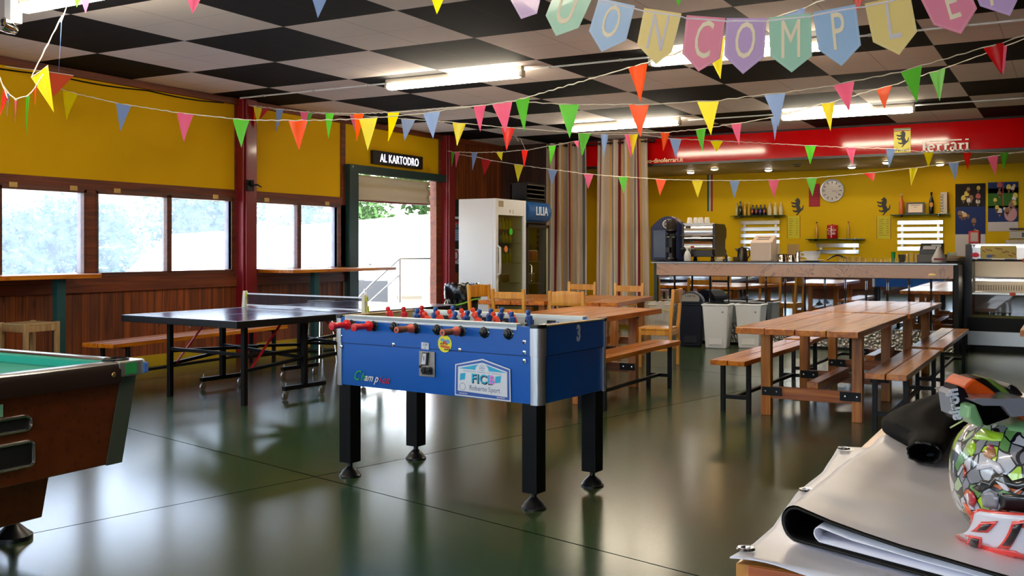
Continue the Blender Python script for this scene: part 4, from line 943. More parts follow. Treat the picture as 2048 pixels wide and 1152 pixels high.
# ------------------------------------------------------------------ chairs
def chair_posts(t, curved):
    for s in (-1, 1):
        MB().b2(s*.19-.019, s*.19+.019, .16, .198, 0, .44).build('leg', M_CHW, t, bevel=.004)
        m = MB(); m.bar((s*.19, -.18, 0), (s*.19, -.18, .45), .036, .036); m.bar((s*.19, -.18, .44), (s*.19, -.215, .90), .036, .036); m.build('back_post', M_CHW, t, bevel=.004)
def make_chair(label, x, y, rz, curved=False):
    t = thing('chair', label, 'chair', (x, y, 0), rz, 'pine chairs around the plank tables')
    chair_posts(t, curved)
    if curved:
        m = MB(); rows = []
        for z in (.74, .78, .84, .885):
            rows.append([(-.19+.38*k/10, -.205-.035*math.sin(PI*k/10), z+(.018*math.sin(PI*k/10) if z > .8 else 0)) for k in range(11)])
        m.grid(rows); m.build('back_rail', M_CHW, t, smooth=True, solid=.018, bevel=.003)
    else:
        for z0, z1, yy in ((.785, .865, -.208), (.60, .665, -.195)): MB().b2(-.175, .175, yy-.011, yy+.011, z0, z1).build('back_rail', M_CHW, t, bevel=.004)
    MB().b2(-.205, .205, -.17, .21, .43, .455).build('seat', M_CHW, t, bevel=.006)
    m = MB()
    m.b2(-.175, .175, .17, .188, .37, .43).b2(-.175, .175, -.19, -.172, .37, .43)
    for s in (-1, 1): m.b2(s*.19-.009, s*.19+.009, -.17, .17, .37, .43); m.b2(s*.19-.011, s*.19+.011, -.17, .17, .19, .215)
    m.build('seat_rail', M_CHW, t, bevel=.003)
    return t
ch = make_chair('pine chair with two flat back rails, nearest one at the left plank table', -5.72, 10.25, .12)
make_chair('pine chair with a curved back rail beside the slatted bin', -6.52, 11.05, -1.78, True)
dup(ch, (-6.02, 12.55, 0), PI+.1, 'pine chair with a flat back rail beyond the table, in front of the drinks fridge')
cv = make_chair('pine chair with a curved back rail in front of the striped curtains, seen from behind', -4.86, 10.02, .12, True)
dup(ch, (-5.22, 12.35, 0), PI+.12, 'pine chair with a flat back rail beyond the table, in front of the right curtain')
dup(cv, (-4.22, 11.0, 0), PI/2+.12, 'pine chair seen side-on beside the white bins')

# ------------------------------------------------------------------ left wall furniture
def high_table(label, y0, y1, z, xw, legs):
    t = thing('high_table', label, 'table', (XL, 0, 0), 0, 'high window tables')
    MB().b2(.045, .045+xw, y0, y1, z-.045, z).build('tabletop', M_PW, t, bevel=.005)
    for y in legs:
        MB().b2(xw-.16, xw-.08, y-.05, y+.05, .02, z-.045).build('leg', mat('teal_post', '#12474a', .45), t, bevel=.004)
        MB().b2(xw-.32, xw+.08, y-.2, y+.2, 0.001, .02).build('base_plate', M_BLACK, t, bevel=.003)
    return t
high_table('high wooden ledge table with a teal post under the left window', 4.6, 6.98, 1.105, .50, (6.6,))
high_table('high wooden ledge table with a teal post by the doorway', 9.78, 12.02, 1.095, .60, (10.4,))
t = thing('glass_ashtray', 'small clear glass dish on the ledge table by the doorway', 'ashtray', (-8.98, 11.75, 1.096))
MB().lathe([(0, 0), (.035, 0), (.055, .05), (.05, .05), (.032, .012), (0, .01)], n=18).build('bowl', M_GLASS, t, smooth=True)
def stool(label, x, y, rz=0):
    t = thing('stool', label, 'stool', (x, y, 0), rz)
    M_ST = wood('stool_wood', '#8a6a40', '#a8865a', '#bfa070', 'z', 1., .5, .1, knots=False); h = .66
    for sx in (-1, 1):
        for sy in (-1, 1): MB().b2(sx*.17-.02, sx*.17+.02, sy*.17-.02, sy*.17+.02, 0, h+.005).build('leg', M_ST, t, bevel=.004)
    MB().b2(-.165, .165, -.165, .165, h-.022, h).build('seat', mat('woven_seat', '#b09468', .8, noise_amt=.3, nscale=90, bump=.4), t, bevel=.006)
    m = MB()
    for s in (-1, 1): m.b2(-.15, .15, s*.17-.012, s*.17+.012, h-.08, h-.022).b2(s*.17-.012, s*.17+.012, -.15, .15, h-.08, h-.022).b2(-.15, .15, s*.17-.01, s*.17+.01, .2, .225)
    m.build('apron', M_ST, t, bevel=.003); return t
stool('high pale wooden stool with a woven seat under the left ledge table', -8.70, 6.08, .05)
stool('pale wooden stool cut off by the left edge of the photo', -8.72, 5.42, .1)
t = thing('chrome_bar_stool', 'slim chrome bar stool standing behind the ping-pong table', 'stool', (-7.99, 9.48, 0))
MB().lathe([(0, 0), (.16, 0), (.17, .015), (.16, .035), (0, .04)], (0, 0, .70), 24).build('seat', mat('stool_grey', '#8c9094', .4), t, smooth=True)
for a in range(4):
    c_, s_ = math.cos(a*PI/2+.6), math.sin(a*PI/2+.6); MB().tube([(c_*.19, s_*.19, 0), (c_*.11, s_*.11, .70)], .012, 8).build('leg', M_CHROME, t, smooth=True)
MB().tube([(math.cos(k*PI/12)*.165, math.sin(k*PI/12)*.165, .27) for k in range(25)], .008, 6, cap=False).build('foot_ring', M_CHROME, t, smooth=True)
# slatted black bin with liner
t = thing('waste_basket', 'black slatted laundry-type bin with a black liner bag and green tie', 'bin', (-7.41, 11.78, 0))
t.scale = (.98, .98, 1.2)
def basket_mat():
    m = bpy.data.materials.new('slatted_black'); m.use_nodes = True; nt = m.node_tree; N = nt.nodes; L = nt.links; b = N['Principled BSDF']; setin(b, Base_Color=lin('#15171a'), Roughness=.4)
    return m
BK = basket_mat(); m = MB()
n = 36; levels = [0.0, .06]+[.06+.05*k for k in range(1, 13)]
def rad(z): return .19+.045*z/.7
for i, (z0, z1) in enumerate(zip(levels, levels[1:])):
    for k in range(n):
        gap = (i >= 1 and k % 2 == 0 and i % 3 != 0)
        if gap: continue
        a0, a1 = 2*PI*k/n, 2*PI*(k+1)/n
        m.add([(rad(z0)*math.cos(a0), rad(z0)*math.sin(a0), z0), (rad(z0)*math.cos(a1), rad(z0)*math.sin(a1), z0), (rad(z1)*math.cos(a1), rad(z1)*math.sin(a1), z1), (rad(z1)*math.cos(a0), rad(z1)*math.sin(a0), z1)], [(0, 1, 2, 3)])
m.build('body', BK, t, solid=.004, fixn=False)
rows = []
for z, r in ((.05, .165), (.5, .20), (.70, .225), (.735, .245), (.70, .262), (.62, .258), (.56, .248)):
    rows.append([((r+.010*math.sin(k*5.3+z*20)+.006*math.sin(k*2.1))*math.cos(2*PI*k/48), (r+.010*math.sin(k*5.3+z*20))*math.sin(2*PI*k/48), z+.012*math.sin(k*3.7+z*9)) for k in range(48)])
MB().grid(rows, closed=True).build('liner', mat('bag_black', '#0c0e14', .18, spec=.8), t, smooth=True)
MB().tube([(.252*math.cos(2*PI*k/32), .252*math.sin(2*PI*k/32), .56-.075*max(0, math.cos(2*PI*k/32+1.9))) for k in range(33)], .010, 6, cap=False).build('tie', mat('lime_tie', '#7cc23a', .4), t, smooth=True)
# ------------------------------------------------------------------ fridges in the corner
M_FW = mat('fridge_white', '#e6e8ea', .3, coat=.2); M_FIN = mat('fridge_inside', '#6a6652', .6)
fg = thing('display_fridge', 'tall white display fridge with a glass door beside the doorway', 'fridge', (-7.67, 13.06, 0))
fx, fy, fh = .32, .46, 2.10
m = MB(); m.b2(-fx, fx-.051, -fy, -fy+.04, .06, fh).b2(-fx, fx-.051, fy-.04, fy, .06, fh).b2(-fx+.002, -fx+.04, -fy+.04, fy-.04, .06, fh-.002).b2(-fx+.002, fx-.053, -fy+.04, fy-.04, fh-.05, fh-.001).b2(-fx+.003, fx-.06, -fy+.003, fy-.003, .02, .06).b2(-fx+.04, fx-.06, -fy+.04, fy-.04, .06, .12); m.build('cabinet', M_FW, fg, bevel=.006)
MB().b2(-fx+.04, -fx+.05, -fy+.04, fy-.04, .12, fh-.05).build('back_panel', M_FIN, fg)
dr = MB(); x0, x1 = fx-.048, fx; dr.b2(x0, x1, -fy, -fy+.075, .1, fh).b2(x0, x1, fy-.075, fy, .1, fh).b2(x0, x1-.001, -fy+.075, fy-.075, fh-.24, fh-.001).b2(x0, x1-.001, -fy+.075, fy-.075, .1, .2)
dd = dr.build('door', M_FW, fg, bevel=.004)
MB().b2(fx-.03, fx-.026, -fy+.075, fy-.075, .2, fh-.24).build('door_glass', M_FGLASS, dd)
MB().tube([(fx, -fy+.05, .98), (fx+.04, -fy+.05, 1.0), (fx+.045, -fy+.05, 1.2), (fx+.04, -fy+.05, 1.38), (fx, -fy+.05, 1.4)], .018, 10).build('handle', M_WHITE, dd, smooth=True)
MB().b2(fx, fx+.002, -fy+.08, -fy+.22, fh-.12, fh-.03).build('maker_plate', mat('beige_sticker', '#a09070', .6), dd)
text('logo', 'V', .08, mat('logo_brown', '#6a4a2a', .5), (fx+.001, -.04, fh-.21), (0, 1, 0), (0, 0, 1), dd); text('logo', 'S', .08, mat('logo_olive', '#8a8a3a', .5), (fx+.001, .05, fh-.21), (0, 1, 0), (0, 0, 1), dd)
for i, (yy, zz, c) in enumerate(((.03, 1.62, '#3ad02a'), (-.12, 1.36, '#e8843a'))): MB().lathe([(0, 0), (.05, 0), (.05, .001), (0, .001)], (fx-.024, yy, zz), 16, R=Matrix.Rotation(PI/2, 3, 'Y')).build('round_sticker', mat('dot%d' % i, c, .5), dd)
M_FLT = mat('added_fridge_light', '#ffffff', .4, emit='#fff4d8', es=2.2)  # glow for unseen tubes added to brighten the drinks in both fridges
MB().tube([(.2, -.33, .3), (.2, -.33, fh-.3)], .012, 8).build('added_light_tube', M_FLT, fg)
SH = mat('shelf_wire', '#8a8a80', .4, .5)
for z in (.55, .85, 1.15, 1.45, 1.66): MB().b2(-fx+.05, fx-.07, -fy+.045, fy-.045, z-.008, z).build('shelf', SH, fg)
# drinks inside the fridge: each its own thing
def can(x, y, z, c, label, grp, h=.12, r=.032):
    return one(MB().lathe([(r*.8, 0), (r, .008), (r, h-.012), (r*.82, h), (0, h-.003)], (x, y, z), 12, mis=[1, 0, 1, 1]), 'drink_can', [mat('can'+c, c, .3, .3), M_ALU], label, 'can', grp, smooth=True)
def sbottle(x, y, z, c, label, grp, h=.24, r=.033, cap='#d0d0d0'):
    return one(MB().lathe([(r*.9, 0), (r, .01), (r, h*.58), (r*.42, h*.78), (r*.36, h*.92), (r*.42, h*.93), (r*.42, h), (0, h)], (x, y, z), 12, mis=[0, 0, 0, 0, 0, 1, 1]), 'bottle', [mat('bot'+c, c, .15, 0, coat=.4), mat('cap'+cap, cap, .4)], label, 'bottle', grp, smooth=True)
for row, (z, cols) in enumerate(((1.66, ('#b8b09a', '#c8c03a')), (1.452, ('#8a8a7a', '#c0b83a')))):
    for i in range(6): sbottle(-7.52, 12.80+i*.1, z+.001, cols[0] if i < 3 else cols[1], 'bottle on an upper shelf of the white fridge', 'bottles in the white fridge', .17)
for i in range(6): sbottle(-7.52, 12.80+i*.1, 1.151, '#8a8a2a' if i > 2 else '#6a6a62', 'bottle on the middle shelf of the white fridge', 'bottles on the middle fridge shelf', .22)
for i in range(3): can(-7.50, 13.05+i*.075, .851, '#6a3a3a', 'small dark can on the second lowest shelf of the white fridge', 'dark cans in the white fridge', .14)
for i in range(3): can(-7.50, 13.08+i*.075, .551, '#4a5ab0', 'blue and silver can on the lowest shelf of the white fridge', 'blue cans in the white fridge', .17)
# second fridge with blue header
lf = thing('drinks_fridge', 'black glass-door drinks fridge with a blue lit header', 'fridge', (-7.67, 13.93, 0))
m = MB(); gy = .37; m.b2(-fx, fx-.05, -gy, -gy+.04, .05, 1.95).b2(-fx, fx-.05, gy-.04, gy, .05, 1.95).b2(-fx, -fx+.04, -gy, gy, .05, 1.95).b2(-fx, fx-.05, -gy, gy, 1.76, 2.10).b2(-fx, fx-.05, -gy, gy, .03, .14); m.build('cabinet', M_BLKPL, lf, bevel=.005)
MB().b2(-fx+.04, -fx+.05, -gy+.04, gy-.04, .14, 1.76).build('back_panel', M_FIN, lf)
dd = MB().b2(x0, x1, -gy, -gy+.05, .1, 1.74).b2(x0, x1, gy-.05, gy, .1, 1.74).b2(x0, x1, -gy, gy, 1.69, 1.74).b2(x0, x1, -gy, gy, .1, .16).build('door', M_BLKPL, lf, bevel=.003)
MB().b2(fx-.03, fx-.026, -gy+.05, gy-.05, .16, 1.69).build('door_glass', M_FGLASS, dd)
MB().b2(fx-.02, fx+.004, gy-.075, gy-.05, .16, 1.69).build('edge_trim', mat('pale_trim', '#c8c0a0', .3, .4), dd)
MB().tube([(fx, -gy+.08, .85), (fx+.035, -gy+.08, .87), (fx+.035, -gy+.08, 1.1), (fx, -gy+.08, 1.12)], .009, 8).build('handle', M_CHROME, dd, smooth=True)
m = MB(); rows = [[(fx-.03+.07*math.sin(PI*k/10)**.7, yy, 1.79+.30*k/10) for k in range(11)] for yy in (-gy, gy)]
m.grid(rows); m.prism([(fx-.03+.07*math.sin(PI*k/10)**.7, 1.79+.30*k/10) for k in range(11)], (0, -gy, 0), (1, 0, 0), (0, 0, 1), .001); m.prism([(fx-.03+.07*math.sin(PI*k/10)**.7, 1.79+.30*k/10) for k in range(11)], (0, gy, 0), (1, 0, 0), (0, 0, 1), .001)
hd = m.build('header', mat('header_blue', '#0a4a80', .3, emit='#0a4a80', es=.04), lf, fixn=False)
text('header_lettering', 'LILIA', .19, mat('header_white', '#e6ecf4', .4), (fx+.042, .04, 1.89), (0, 1, 0), (0, 0, 1), hd, .002, bold=.002)
MB().tube([(.2, -.29, .25), (.2, -.29, 1.65)], .012, 8).build('added_light_tube', M_FLT, lf)  # tube added to brighten the cans, as in the white fridge
for z in (.45, .82, 1.16): MB().b2(-fx+.05, fx-.07, -gy+.045, gy-.045, z-.008, z).build('shelf', SH, lf)
for i in range(6): can(-7.50, 13.68+i*.085, 1.161, '#b84a48', 'red can on the top shelf of the drinks fridge', 'red cans in the drinks fridge', .18)
for i in range(5): can(-7.50, 13.68+i*.085, .821, '#8a5a52', 'dull red can on the middle shelf of the drinks fridge', 'cans on the middle shelf of the drinks fridge', .16)
m = thing('slatted_crate', 'dark slatted metal grille box standing on the drinks fridge', 'crate', (-7.67, 13.93, 2.101))
MB().b2(-.02, .26, -.30, .34, 0, .03).b2(-.02, .26, -.30, -.27, 0, .28).b2(-.02, .26, .31, .34, 0, .28).b2(-.02, .01, -.30, .34, 0, .28).build('case', M_BLACK, m, bevel=.003)
for k_ in range(4): MB().bar((.25, -.27, .05+k_*.07), (.25, .31, .05+k_*.07), .05, .012).build('slat', mat('slat_grey', '#5a554c', .4, .3), m)
MB().b2(-.03, .28, -.31, .35, .27, .29).build('lid', M_BLACK, m)
# posters on the brown wall beside the fridge
p = thing('event_poster', 'dark event poster on the brown wall between red column and white fridge', 'poster', (XL+.012, 14.75, 0))
MB().b2(-.01, .0, -.32, .32, .95, 2.22).build('sheet', mat('poster_dark', '#14161c', .5), p)
pm = [mat('poster_red', '#b02a2a', .5), mat('poster_blue', '#3a78b0', .5), mat('poster_pale', '#c8ccd4', .6)]
m = MB(); m.b2(.0, .002, -.3, .3, 1.88, 1.92, 2).b2(.0, .002, -.3, .3, 1.80, 1.84, 0).b2(.0, .002, -.31, .31, 1.5, 1.72, 1).b2(.0, .002, -.31, .31, 1.10, 1.36, 2)
for i in range(6): m.b2(.002, .003, -.25, .25, 1.52+i*.03, 1.532+i*.03, 2)
m.lathe([(.06, 0), (.06, .002), (.09, .002), (.09, 0)], (.002, -.12, 1.25), 20, R=Matrix.Rotation(PI/2, 3, 'Y'), mi=0, caps=False); m.b2(.002, .003, -.1, .25, 1.14, 1.15, 1); m.build('print', pm, p)
text('title', 'SUPER', .1, pm[2], (.003, 0, 1.735), (0, 1, 0), (0, 0, 1), p)
# ------------------------------------------------------------------ striped curtains
def curtain_mat():
    m = bpy.data.materials.new('striped_curtain'); m.use_nodes = True; nt = m.node_tree; N = nt.nodes; L = nt.links; b = N['Principled BSDF']; setin(b, Roughness=.85)
    at = N.new('ShaderNodeAttribute'); at.attribute_name = 'stripe'
    fr = N.new('ShaderNodeMath'); fr.operation = 'FRACT'; L.new(at.outputs['Fac'], fr.inputs[0])
    r = ramp(nt, [(0, '#c9b8a6'), (.22, '#d0a460'), (.30, '#b9a896'), (.46, '#5d6068'), (.55, '#c8bba8'), (.72, '#7c1c30'), (.80, '#c89a58'), (.86, '#c4b5a2')]); r.color_ramp.interpolation = 'CONSTANT'
    L.new(fr.outputs[0], r.inputs[0]); nz = N.new('ShaderNodeTexNoise'); nz.inputs['Scale'].default_value = 120; L.new(r.outputs[0], b.inputs['Base Color'])
    tl = N.new('ShaderNodeBsdfTranslucent'); L.new(r.outputs[0], tl.inputs[0]); mx = N.new('ShaderNodeMixShader'); mx.inputs[0].default_value = .25
    L.new(b.outputs[0], mx.inputs[1]); L.new(tl.outputs[0], mx.inputs[2]); L.new(mx.outputs[0], N['Material Output'].inputs[0]); return m
M_CUR = curtain_mat()
def curtain(label, xa, xb, folds, ph, top=3.25, stripes=2.2, flare=.04):
    t = thing('curtain', label, 'curtain', ((xa+xb)/2, 16.02, 0)); wd = xb-xa; n = 140; rows = []; att = []
    for j in range(26):
        z = .06+(top-.06)*j/25; s = 1-j/25; row = []
        for k in range(n+1):
            u = k/n; ux = u+.012*s*math.sin(u*23+ph)
            x = -wd/2+wd*ux+(u-.5)*flare*2*s; y = .075*math.sin(u*2*PI*folds+ph)*(1-.25*s)+.02*s*math.sin(u*37+z*1.3)
            row.append((x, y, z)); att.append(u*stripes*1.0+.02*s*math.sin(z*1.1+u*9)+ph)
        rows.append(row)
    o = MB().grid(rows).build('cloth', M_CUR, t, smooth=True, fixn=False)
    a = o.data.attributes.new('stripe', 'FLOAT', 'POINT'); a.data.foreach_set('value', att)
    m = MB()
    for k in range(int(folds*2)):
        u = (k+.5)/(folds*2); m.lathe([(.024, -.004), (.034, 0), (.024, .004)], (-wd/2+wd*u, 0, top-.05), 14, R=Matrix.Rotation(PI/2, 3, 'Y'), caps=False)
    m.build('eyelet', mat('bronze', '#3a2a20', .35, .8), t, smooth=True)
    return t
curtain('left striped curtain with red and grey stripes beside the drinks fridge', -8.30, -7.50, 4.5, .15, 3.25, 2.6, .02)
curtain('right striped curtain next to the bar counter', -7.30, -6.34, 4.5, .62, 3.25, 2.6, .05)
t = thing('curtain_rod', 'dark curtain rod carrying the striped curtains below the ceiling', 'curtain rod', (-7.35, 16.02, 3.20))
MB().tube([(-1.0, 0, 0), (1.08, 0, 0)], .014, 10).build('rod', MATS['bronze'], t, smooth=True)
for s in (-1.0, 1.1): MB().lathe([(0, -.04), (.03, -.02), (.035, 0), (.03, .02), (0, .04)], (s, 0, 0), 14, R=Matrix.Rotation(PI/2, 3, 'Y')).build('finial', MATS['bronze'], t, smooth=True)
MB().b2(-.95, -.93, 0, .2, -.015, .015).b2(1.0, 1.02, 0, .2, -.015, .015).build('bracket', MATS['bronze'], t)
# ------------------------------------------------------------------ bar counter
def marble():
    m = bpy.data.materials.new('pink_marble'); m.use_nodes = True; nt = m.node_tree; N = nt.nodes; L = nt.links; b = N['Principled BSDF']
    tc = N.new('ShaderNodeTexCoord'); n1 = N.new('ShaderNodeTexNoise'); n1.inputs['Scale'].default_value = 2.5; n1.inputs['Detail'].default_value = 8; n1.inputs['Distortion'].default_value = 1.8; L.new(tc.outputs['Object'], n1.inputs['Vector'])
    r = ramp(nt, [(.3, '#b08468'), (.47, '#d0a486'), (.495, '#5a4a40'), (.515, '#d2a88c'), (.75, '#c0906e')]); L.new(n1.outputs[0], r.inputs[0])
    n2 = N.new('ShaderNodeTexNoise'); n2.inputs['Scale'].default_value = .9; L.new(tc.outputs['Object'], n2.inputs['Vector'])
    r2 = ramp(nt, [(.45, '#c3a292'), (.6, '#000000')]); L.new(n2.outputs[0], r2.inputs[0])
    mx = N.new('ShaderNodeMix'); mx.data_type = 'RGBA'; mr = N.new('ShaderNodeMapRange'); mr.inputs[1].default_value = .48; mr.inputs[2].default_value = .58; L.new(n2.outputs[0], mr.inputs[0])
    L.new(mr.outputs[0], mx.inputs[0]); mx.inputs[6].default_value = lin('#d0a284'); L.new(r.outputs[0], mx.inputs[7]); L.new(mx.outputs[2], b.inputs['Base Color']); setin(b, Roughness=.2, Coat_Weight=.3); return m
CY = 14.0; CX0, CX1 = -5.40, -1.36
ct = thing('bar_counter', 'long bar counter with a pink marble band and mirrored front', 'counter', ((CX0+CX1)/2, CY, 0))
cw = (CX1-CX0)/2
MB().b2(-cw, cw, .03, .6, .0, 1.155).build('carcass', M_BLACK, ct)
MB().b2(-cw-.07, cw+.05, -.07, .68, 1.155, 1.185).build('worktop', mat('dark_granite', '#1a1512', .18, coat=.5), ct, bevel=.006)
MB().b2(-cw-.072, cw+.052, -.073, -.068, 1.156, 1.164).build('worktop_trim', M_ALU, ct)
MB().b2(-cw, cw, -.03, .03, .975, 1.152).build('marble_band', marble(), ct, bevel=.003)
M_MIR = mat('mirror', '#c8ccd0', .02, 1.)
npan = 15; pw = 2*cw/npan
for k in range(npan):
    MB().b2(-cw+k*pw+.006, -cw+(k+1)*pw-.006, .008, .03, .30, .975).build('mirror_panel', M_MIR, ct, bevel=.009, bs=1)
def hammered():
    m = mat('hammered_metal', '#a8a49c', .3, .9); nt = m.node_tree; v = nt.nodes.new('ShaderNodeTexVoronoi'); v.inputs['Scale'].default_value = 28; tc = nt.nodes.new('ShaderNodeTexCoord')
    nt.links.new(tc.outputs['Object'], v.inputs['Vector']); bp = nt.nodes.new('ShaderNodeBump'); bp.inputs['Strength'].default_value = .8; bp.inputs['Distance'].default_value = .02
    nt.links.new(v.outputs[0], bp.inputs['Height']); nt.links.new(bp.outputs[0], nt.nodes['Principled BSDF'].inputs['Normal']); return m
MB().b2(-cw, cw, .0, .03, .03, .295).build('plinth', hammered(), ct)
MB().b2(-cw, cw, -.004, .02, .29, .302).build('plinth_trim', M_CHROME, ct)
MB().b2(-cw, cw, .02, .05, 0, .03).build('toe_kick', M_BLACK, ct)
MB().b2(cw-.002, cw+.06, -.01, .6, 0, 1.155).build('end_panel', M_BLACK, ct)
MB().b2(-cw-.05, -cw+.002, -.0, .6, 0, 1.155).build('end_panel', M_DGREEN, ct)
MB().lathe([(0, 0), (.05, 0), (.05, .003), (0, .004)], (cw-.25, -.031, 1.025), 20, R=Matrix.Diagonal((1, 1, .35)) @ Matrix.Rotation(PI/2, 3, 'X')).build('brass_badge', M_BRASS, ct, smooth=True)
TZ = 1.186
def item(name, label, cat, x, y=14.28, grp=None, rz=0): return thing(name, label, cat, (x, y, TZ), rz, grp)
# blue drinks dispenser with arched top
t = item('drinks_dispenser', 'dark blue drinks dispenser with an arched top and oval badge', 'dispenser', -5.37, 14.46)
M_NAVY = mat('navy_plastic', '#0c1440', .35); 
poly = [(-.27, 0), (.27, 0), (.27, .50)]+[(.27-.54*k/12, .50+.17*math.sin(PI*k/12)) for k in range(1, 12)]+[(-.27, .50)]
MB().prism(poly, (0, .0, 0), (1, 0, 0), (0, 0, 1), .0).v
MB().prism(poly, (0, .1, 0), (1, 0, 0), (0, 0, 1), .22).build('body', M_NAVY, t, bevel=.01)
MB().b2(-.22, -.02, -.13, -.115, .04, .46).build('window', mat('dispenser_window', '#2a3044', .15), t, bevel=.005)
ov = MB().prism(circ(.03, .55, .105, 28, .075), (0, -.121, 0), (1, 0, 0), (0, 0, 1), .004).build('badge', mat('badge_white', '#cfcabc', .4), t)
MB().prism(circ(.03, .55, .088, 28, .06), (0, -.126, 0), (1, 0, 0), (0, 0, 1), .002).build('badge_field', mat('badge_dark', '#2a2430', .4), ov)
text('badge_lettering', 'Dayton', .055, MATS['badge_white'], (.03, -.129, .535), (1, 0, 0), (0, 0, 1), ov)
# coffee grinder
t = item('coffee_grinder', 'black coffee grinder with a clear bean hopper on the bar counter', 'coffee grinder', -5.22, 14.12)
MB().lathe([(0, 0), (.085, 0), (.09, .03), (.07, .05), (.068, .30), (.075, .36), (.05, .40), (.05, .42)], n=20).build('body', M_BLKPL, t, smooth=True)
MB().lathe([(.05, .40), (.095, .45), (.09, .455), (.0, .45)], n=20).build('hopper_base', M_BLKPL, t, smooth=True)
MB().lathe([(.05, .43), (.075, .46), (.08, .61), (.075, .61), (.0, .61)], n=20).build('hopper', mat('smoky_glass', '#5a504a', .08, trans=.5), t, smooth=True)
MB().lathe([(.084, .335), (.09, .345), (.084, .355)], n=20, caps=False).build('ring', M_CHROME, t, smooth=True)
MB().b2(-.03, .03, -.17, -.08, .12, .2).b2(-.05, .05, -.16, -.06, 0, .02).build('doser', M_BLKPL, t, bevel=.005)
# espresso machine
t = item('espresso_machine', 'chrome and black espresso machine on the left of the bar counter', 'coffee machine', -4.80, 14.30)
sidep = [(-.22, .10), (-.24, .16), (-.2, .17), (-.2, .54), (.26, .54), (.34, .47), (.34, .36), (.28, .30), (.28, .18), (.34, .15), (.33, .10), (.27, .06), (-.18, .06)]
for s in (-1, 1): MB().prism(sidep, (s*.235-.02, 0, 0), (0, 1, 0), (0, 0, 1), .04).build('side_panel', mat('machine_black', '#1a1a1c', .35), t, bevel=.004)
MB().b2(-.235, .235, -.20, .30, .06, .16).build('base', MATS['machine_black'], t, bevel=.006)
ms = MB()
prof = [(-.19, .17), (-.215, .20), (-.205, .24), (-.225, .29), (-.20, .34), (-.215, .36), (-.20, .38), (-.21, .45), (-.195, .52), (-.14, .54)]
ms.grid([[(xx, p[0], p[1]) for p in prof] for xx in (-.215, .215)]); ms.b2(-.215, .215, -.19, .3, .18, .535)
ms.build('front_panel', mat('polished_steel', '#d0cdc8', .14, 1.), t, smooth=True)
m = MB()
for z in (.175, .37): m.tube([(-.26, -.235, z), (.26, -.235, z)], .009, 8)
m.build('rail', M_CHROME, t, smooth=True)
MB().b2(-.195, -.115, -.205, -.195, .475, .51).build('badge', mat('badge_brown', '#3a2018', .4), t)
m = MB()
for sx in (-1, 1):
    for yy in (-.12, .22): m.lathe([(.035, 0), (.025, .03), (.025, .07)], (sx*.19, yy, 0), 12)
m.build('foot', M_BLKPL, t, smooth=True)
MB().b2(-.235, .235, -.2, .25, .54, .552).build('cup_tray', M_CHROME, t)
M_CUP = mat('cup_white', '#dcd6cc', .3)
def cup(x, y, z, r, h, label, cat='cup', grp=None, flip=True, mt=None):
    pr_ = [(0, h), (r*.62, h), (r*.72, h*.93), (r*.95, h*.4), (r, 0), (r*.92, 0), (r*.6, h*.85), (0, h*.88)]
    if not flip: pr_ = [(a, h-b) for a, b in pr_][::1]
    return one(MB().lathe(pr_, (x, y, z), 16), 'cup', mt or M_CUP, label, cat, grp, smooth=True)
for i in range(4): cup(-4.96+i*.085, 14.18+.03*(i % 2), TZ+.553, .043, .085, 'upturned white cup on top of the espresso machine', grp='cups on the espresso machine')
# spray bottle
t = item('spray_bottle', 'white trigger spray bottle in front of the espresso machine', 'bottle', -4.93, 14.0)
MB().lathe([(0, 0), (.045, 0), (.05, .02), (.05, .08), (.035, .13), (.018, .15), (.018, .165)], n=18).build('bottle', M_WHITE, t, smooth=True)
MB().b2(-.02, .02, -.02, .02, .165, .2).b2(-.035, .055, -.012, .012, .185, .21).b2(.035, .045, -.008, .008, .14, .19).build('trigger', M_WHITE, t, bevel=.005)
MB().b2(.05, .1, -.014, .014, .19, .215).build('nozzle', M_RED, t, bevel=.003)
cup(-4.52, 14.2, TZ, .06, .06, 'cream upturned bowl right of the espresso machine', 'bowl', mt=mat('cup_cream', '#cbb894', .4))
t = item('tamper', 'small black coffee tamper right of the espresso machine', 'tamper', -4.40, 14.15)
MB().lathe([(0, 0), (.045, 0), (.045, .025), (.015, .04), (.02, .075), (.012, .1), (0, .1)], n=14).build('body', M_BLKPL, t, smooth=True)
one(MB().lathe([(0, 0), (.02, 0), (.02, .05), (.01, .06), (0, .06)], (-4.34, 14.1, TZ), 12), 'salt_shaker', M_WHITE, 'tiny white shaker between tamper and saucer stack', 'shaker', smooth=True)
for i in range(5): one(MB().lathe([(0, 0), (.04, 0), (.065, .012), (.06, .012), (.035, .004), (0, .004)], (-4.26, 14.2, TZ+i*.012), 18), 'saucer', mat('saucer_beige', '#a8967c', .4), 'beige saucer in the stack left of the kettle', 'saucer', 'stacked saucers', smooth=True)
t = item('kettle', 'dark steel electric kettle left of the white machine', 'kettle', -4.19, 14.25)
MB().lathe([(0, 0), (.075, 0), (.078, .02), (.066, .15), (.055, .19), (.02, .205), (0, .21)], n=20).build('body', mat('dark_steel', '#4a443c', .3, .9), t, smooth=True)
MB().tube([(.05, 0, .19), (.1, 0, .18), (.105, 0, .08), (.075, 0, .04)], .010, 8).build('handle', M_BLKPL, t, smooth=True)
MB().frustum((-.06, 0, .13), (.02, .03), (-.085, 0, .18), (.05, .03)).build('spout', M_BLKPL, t)
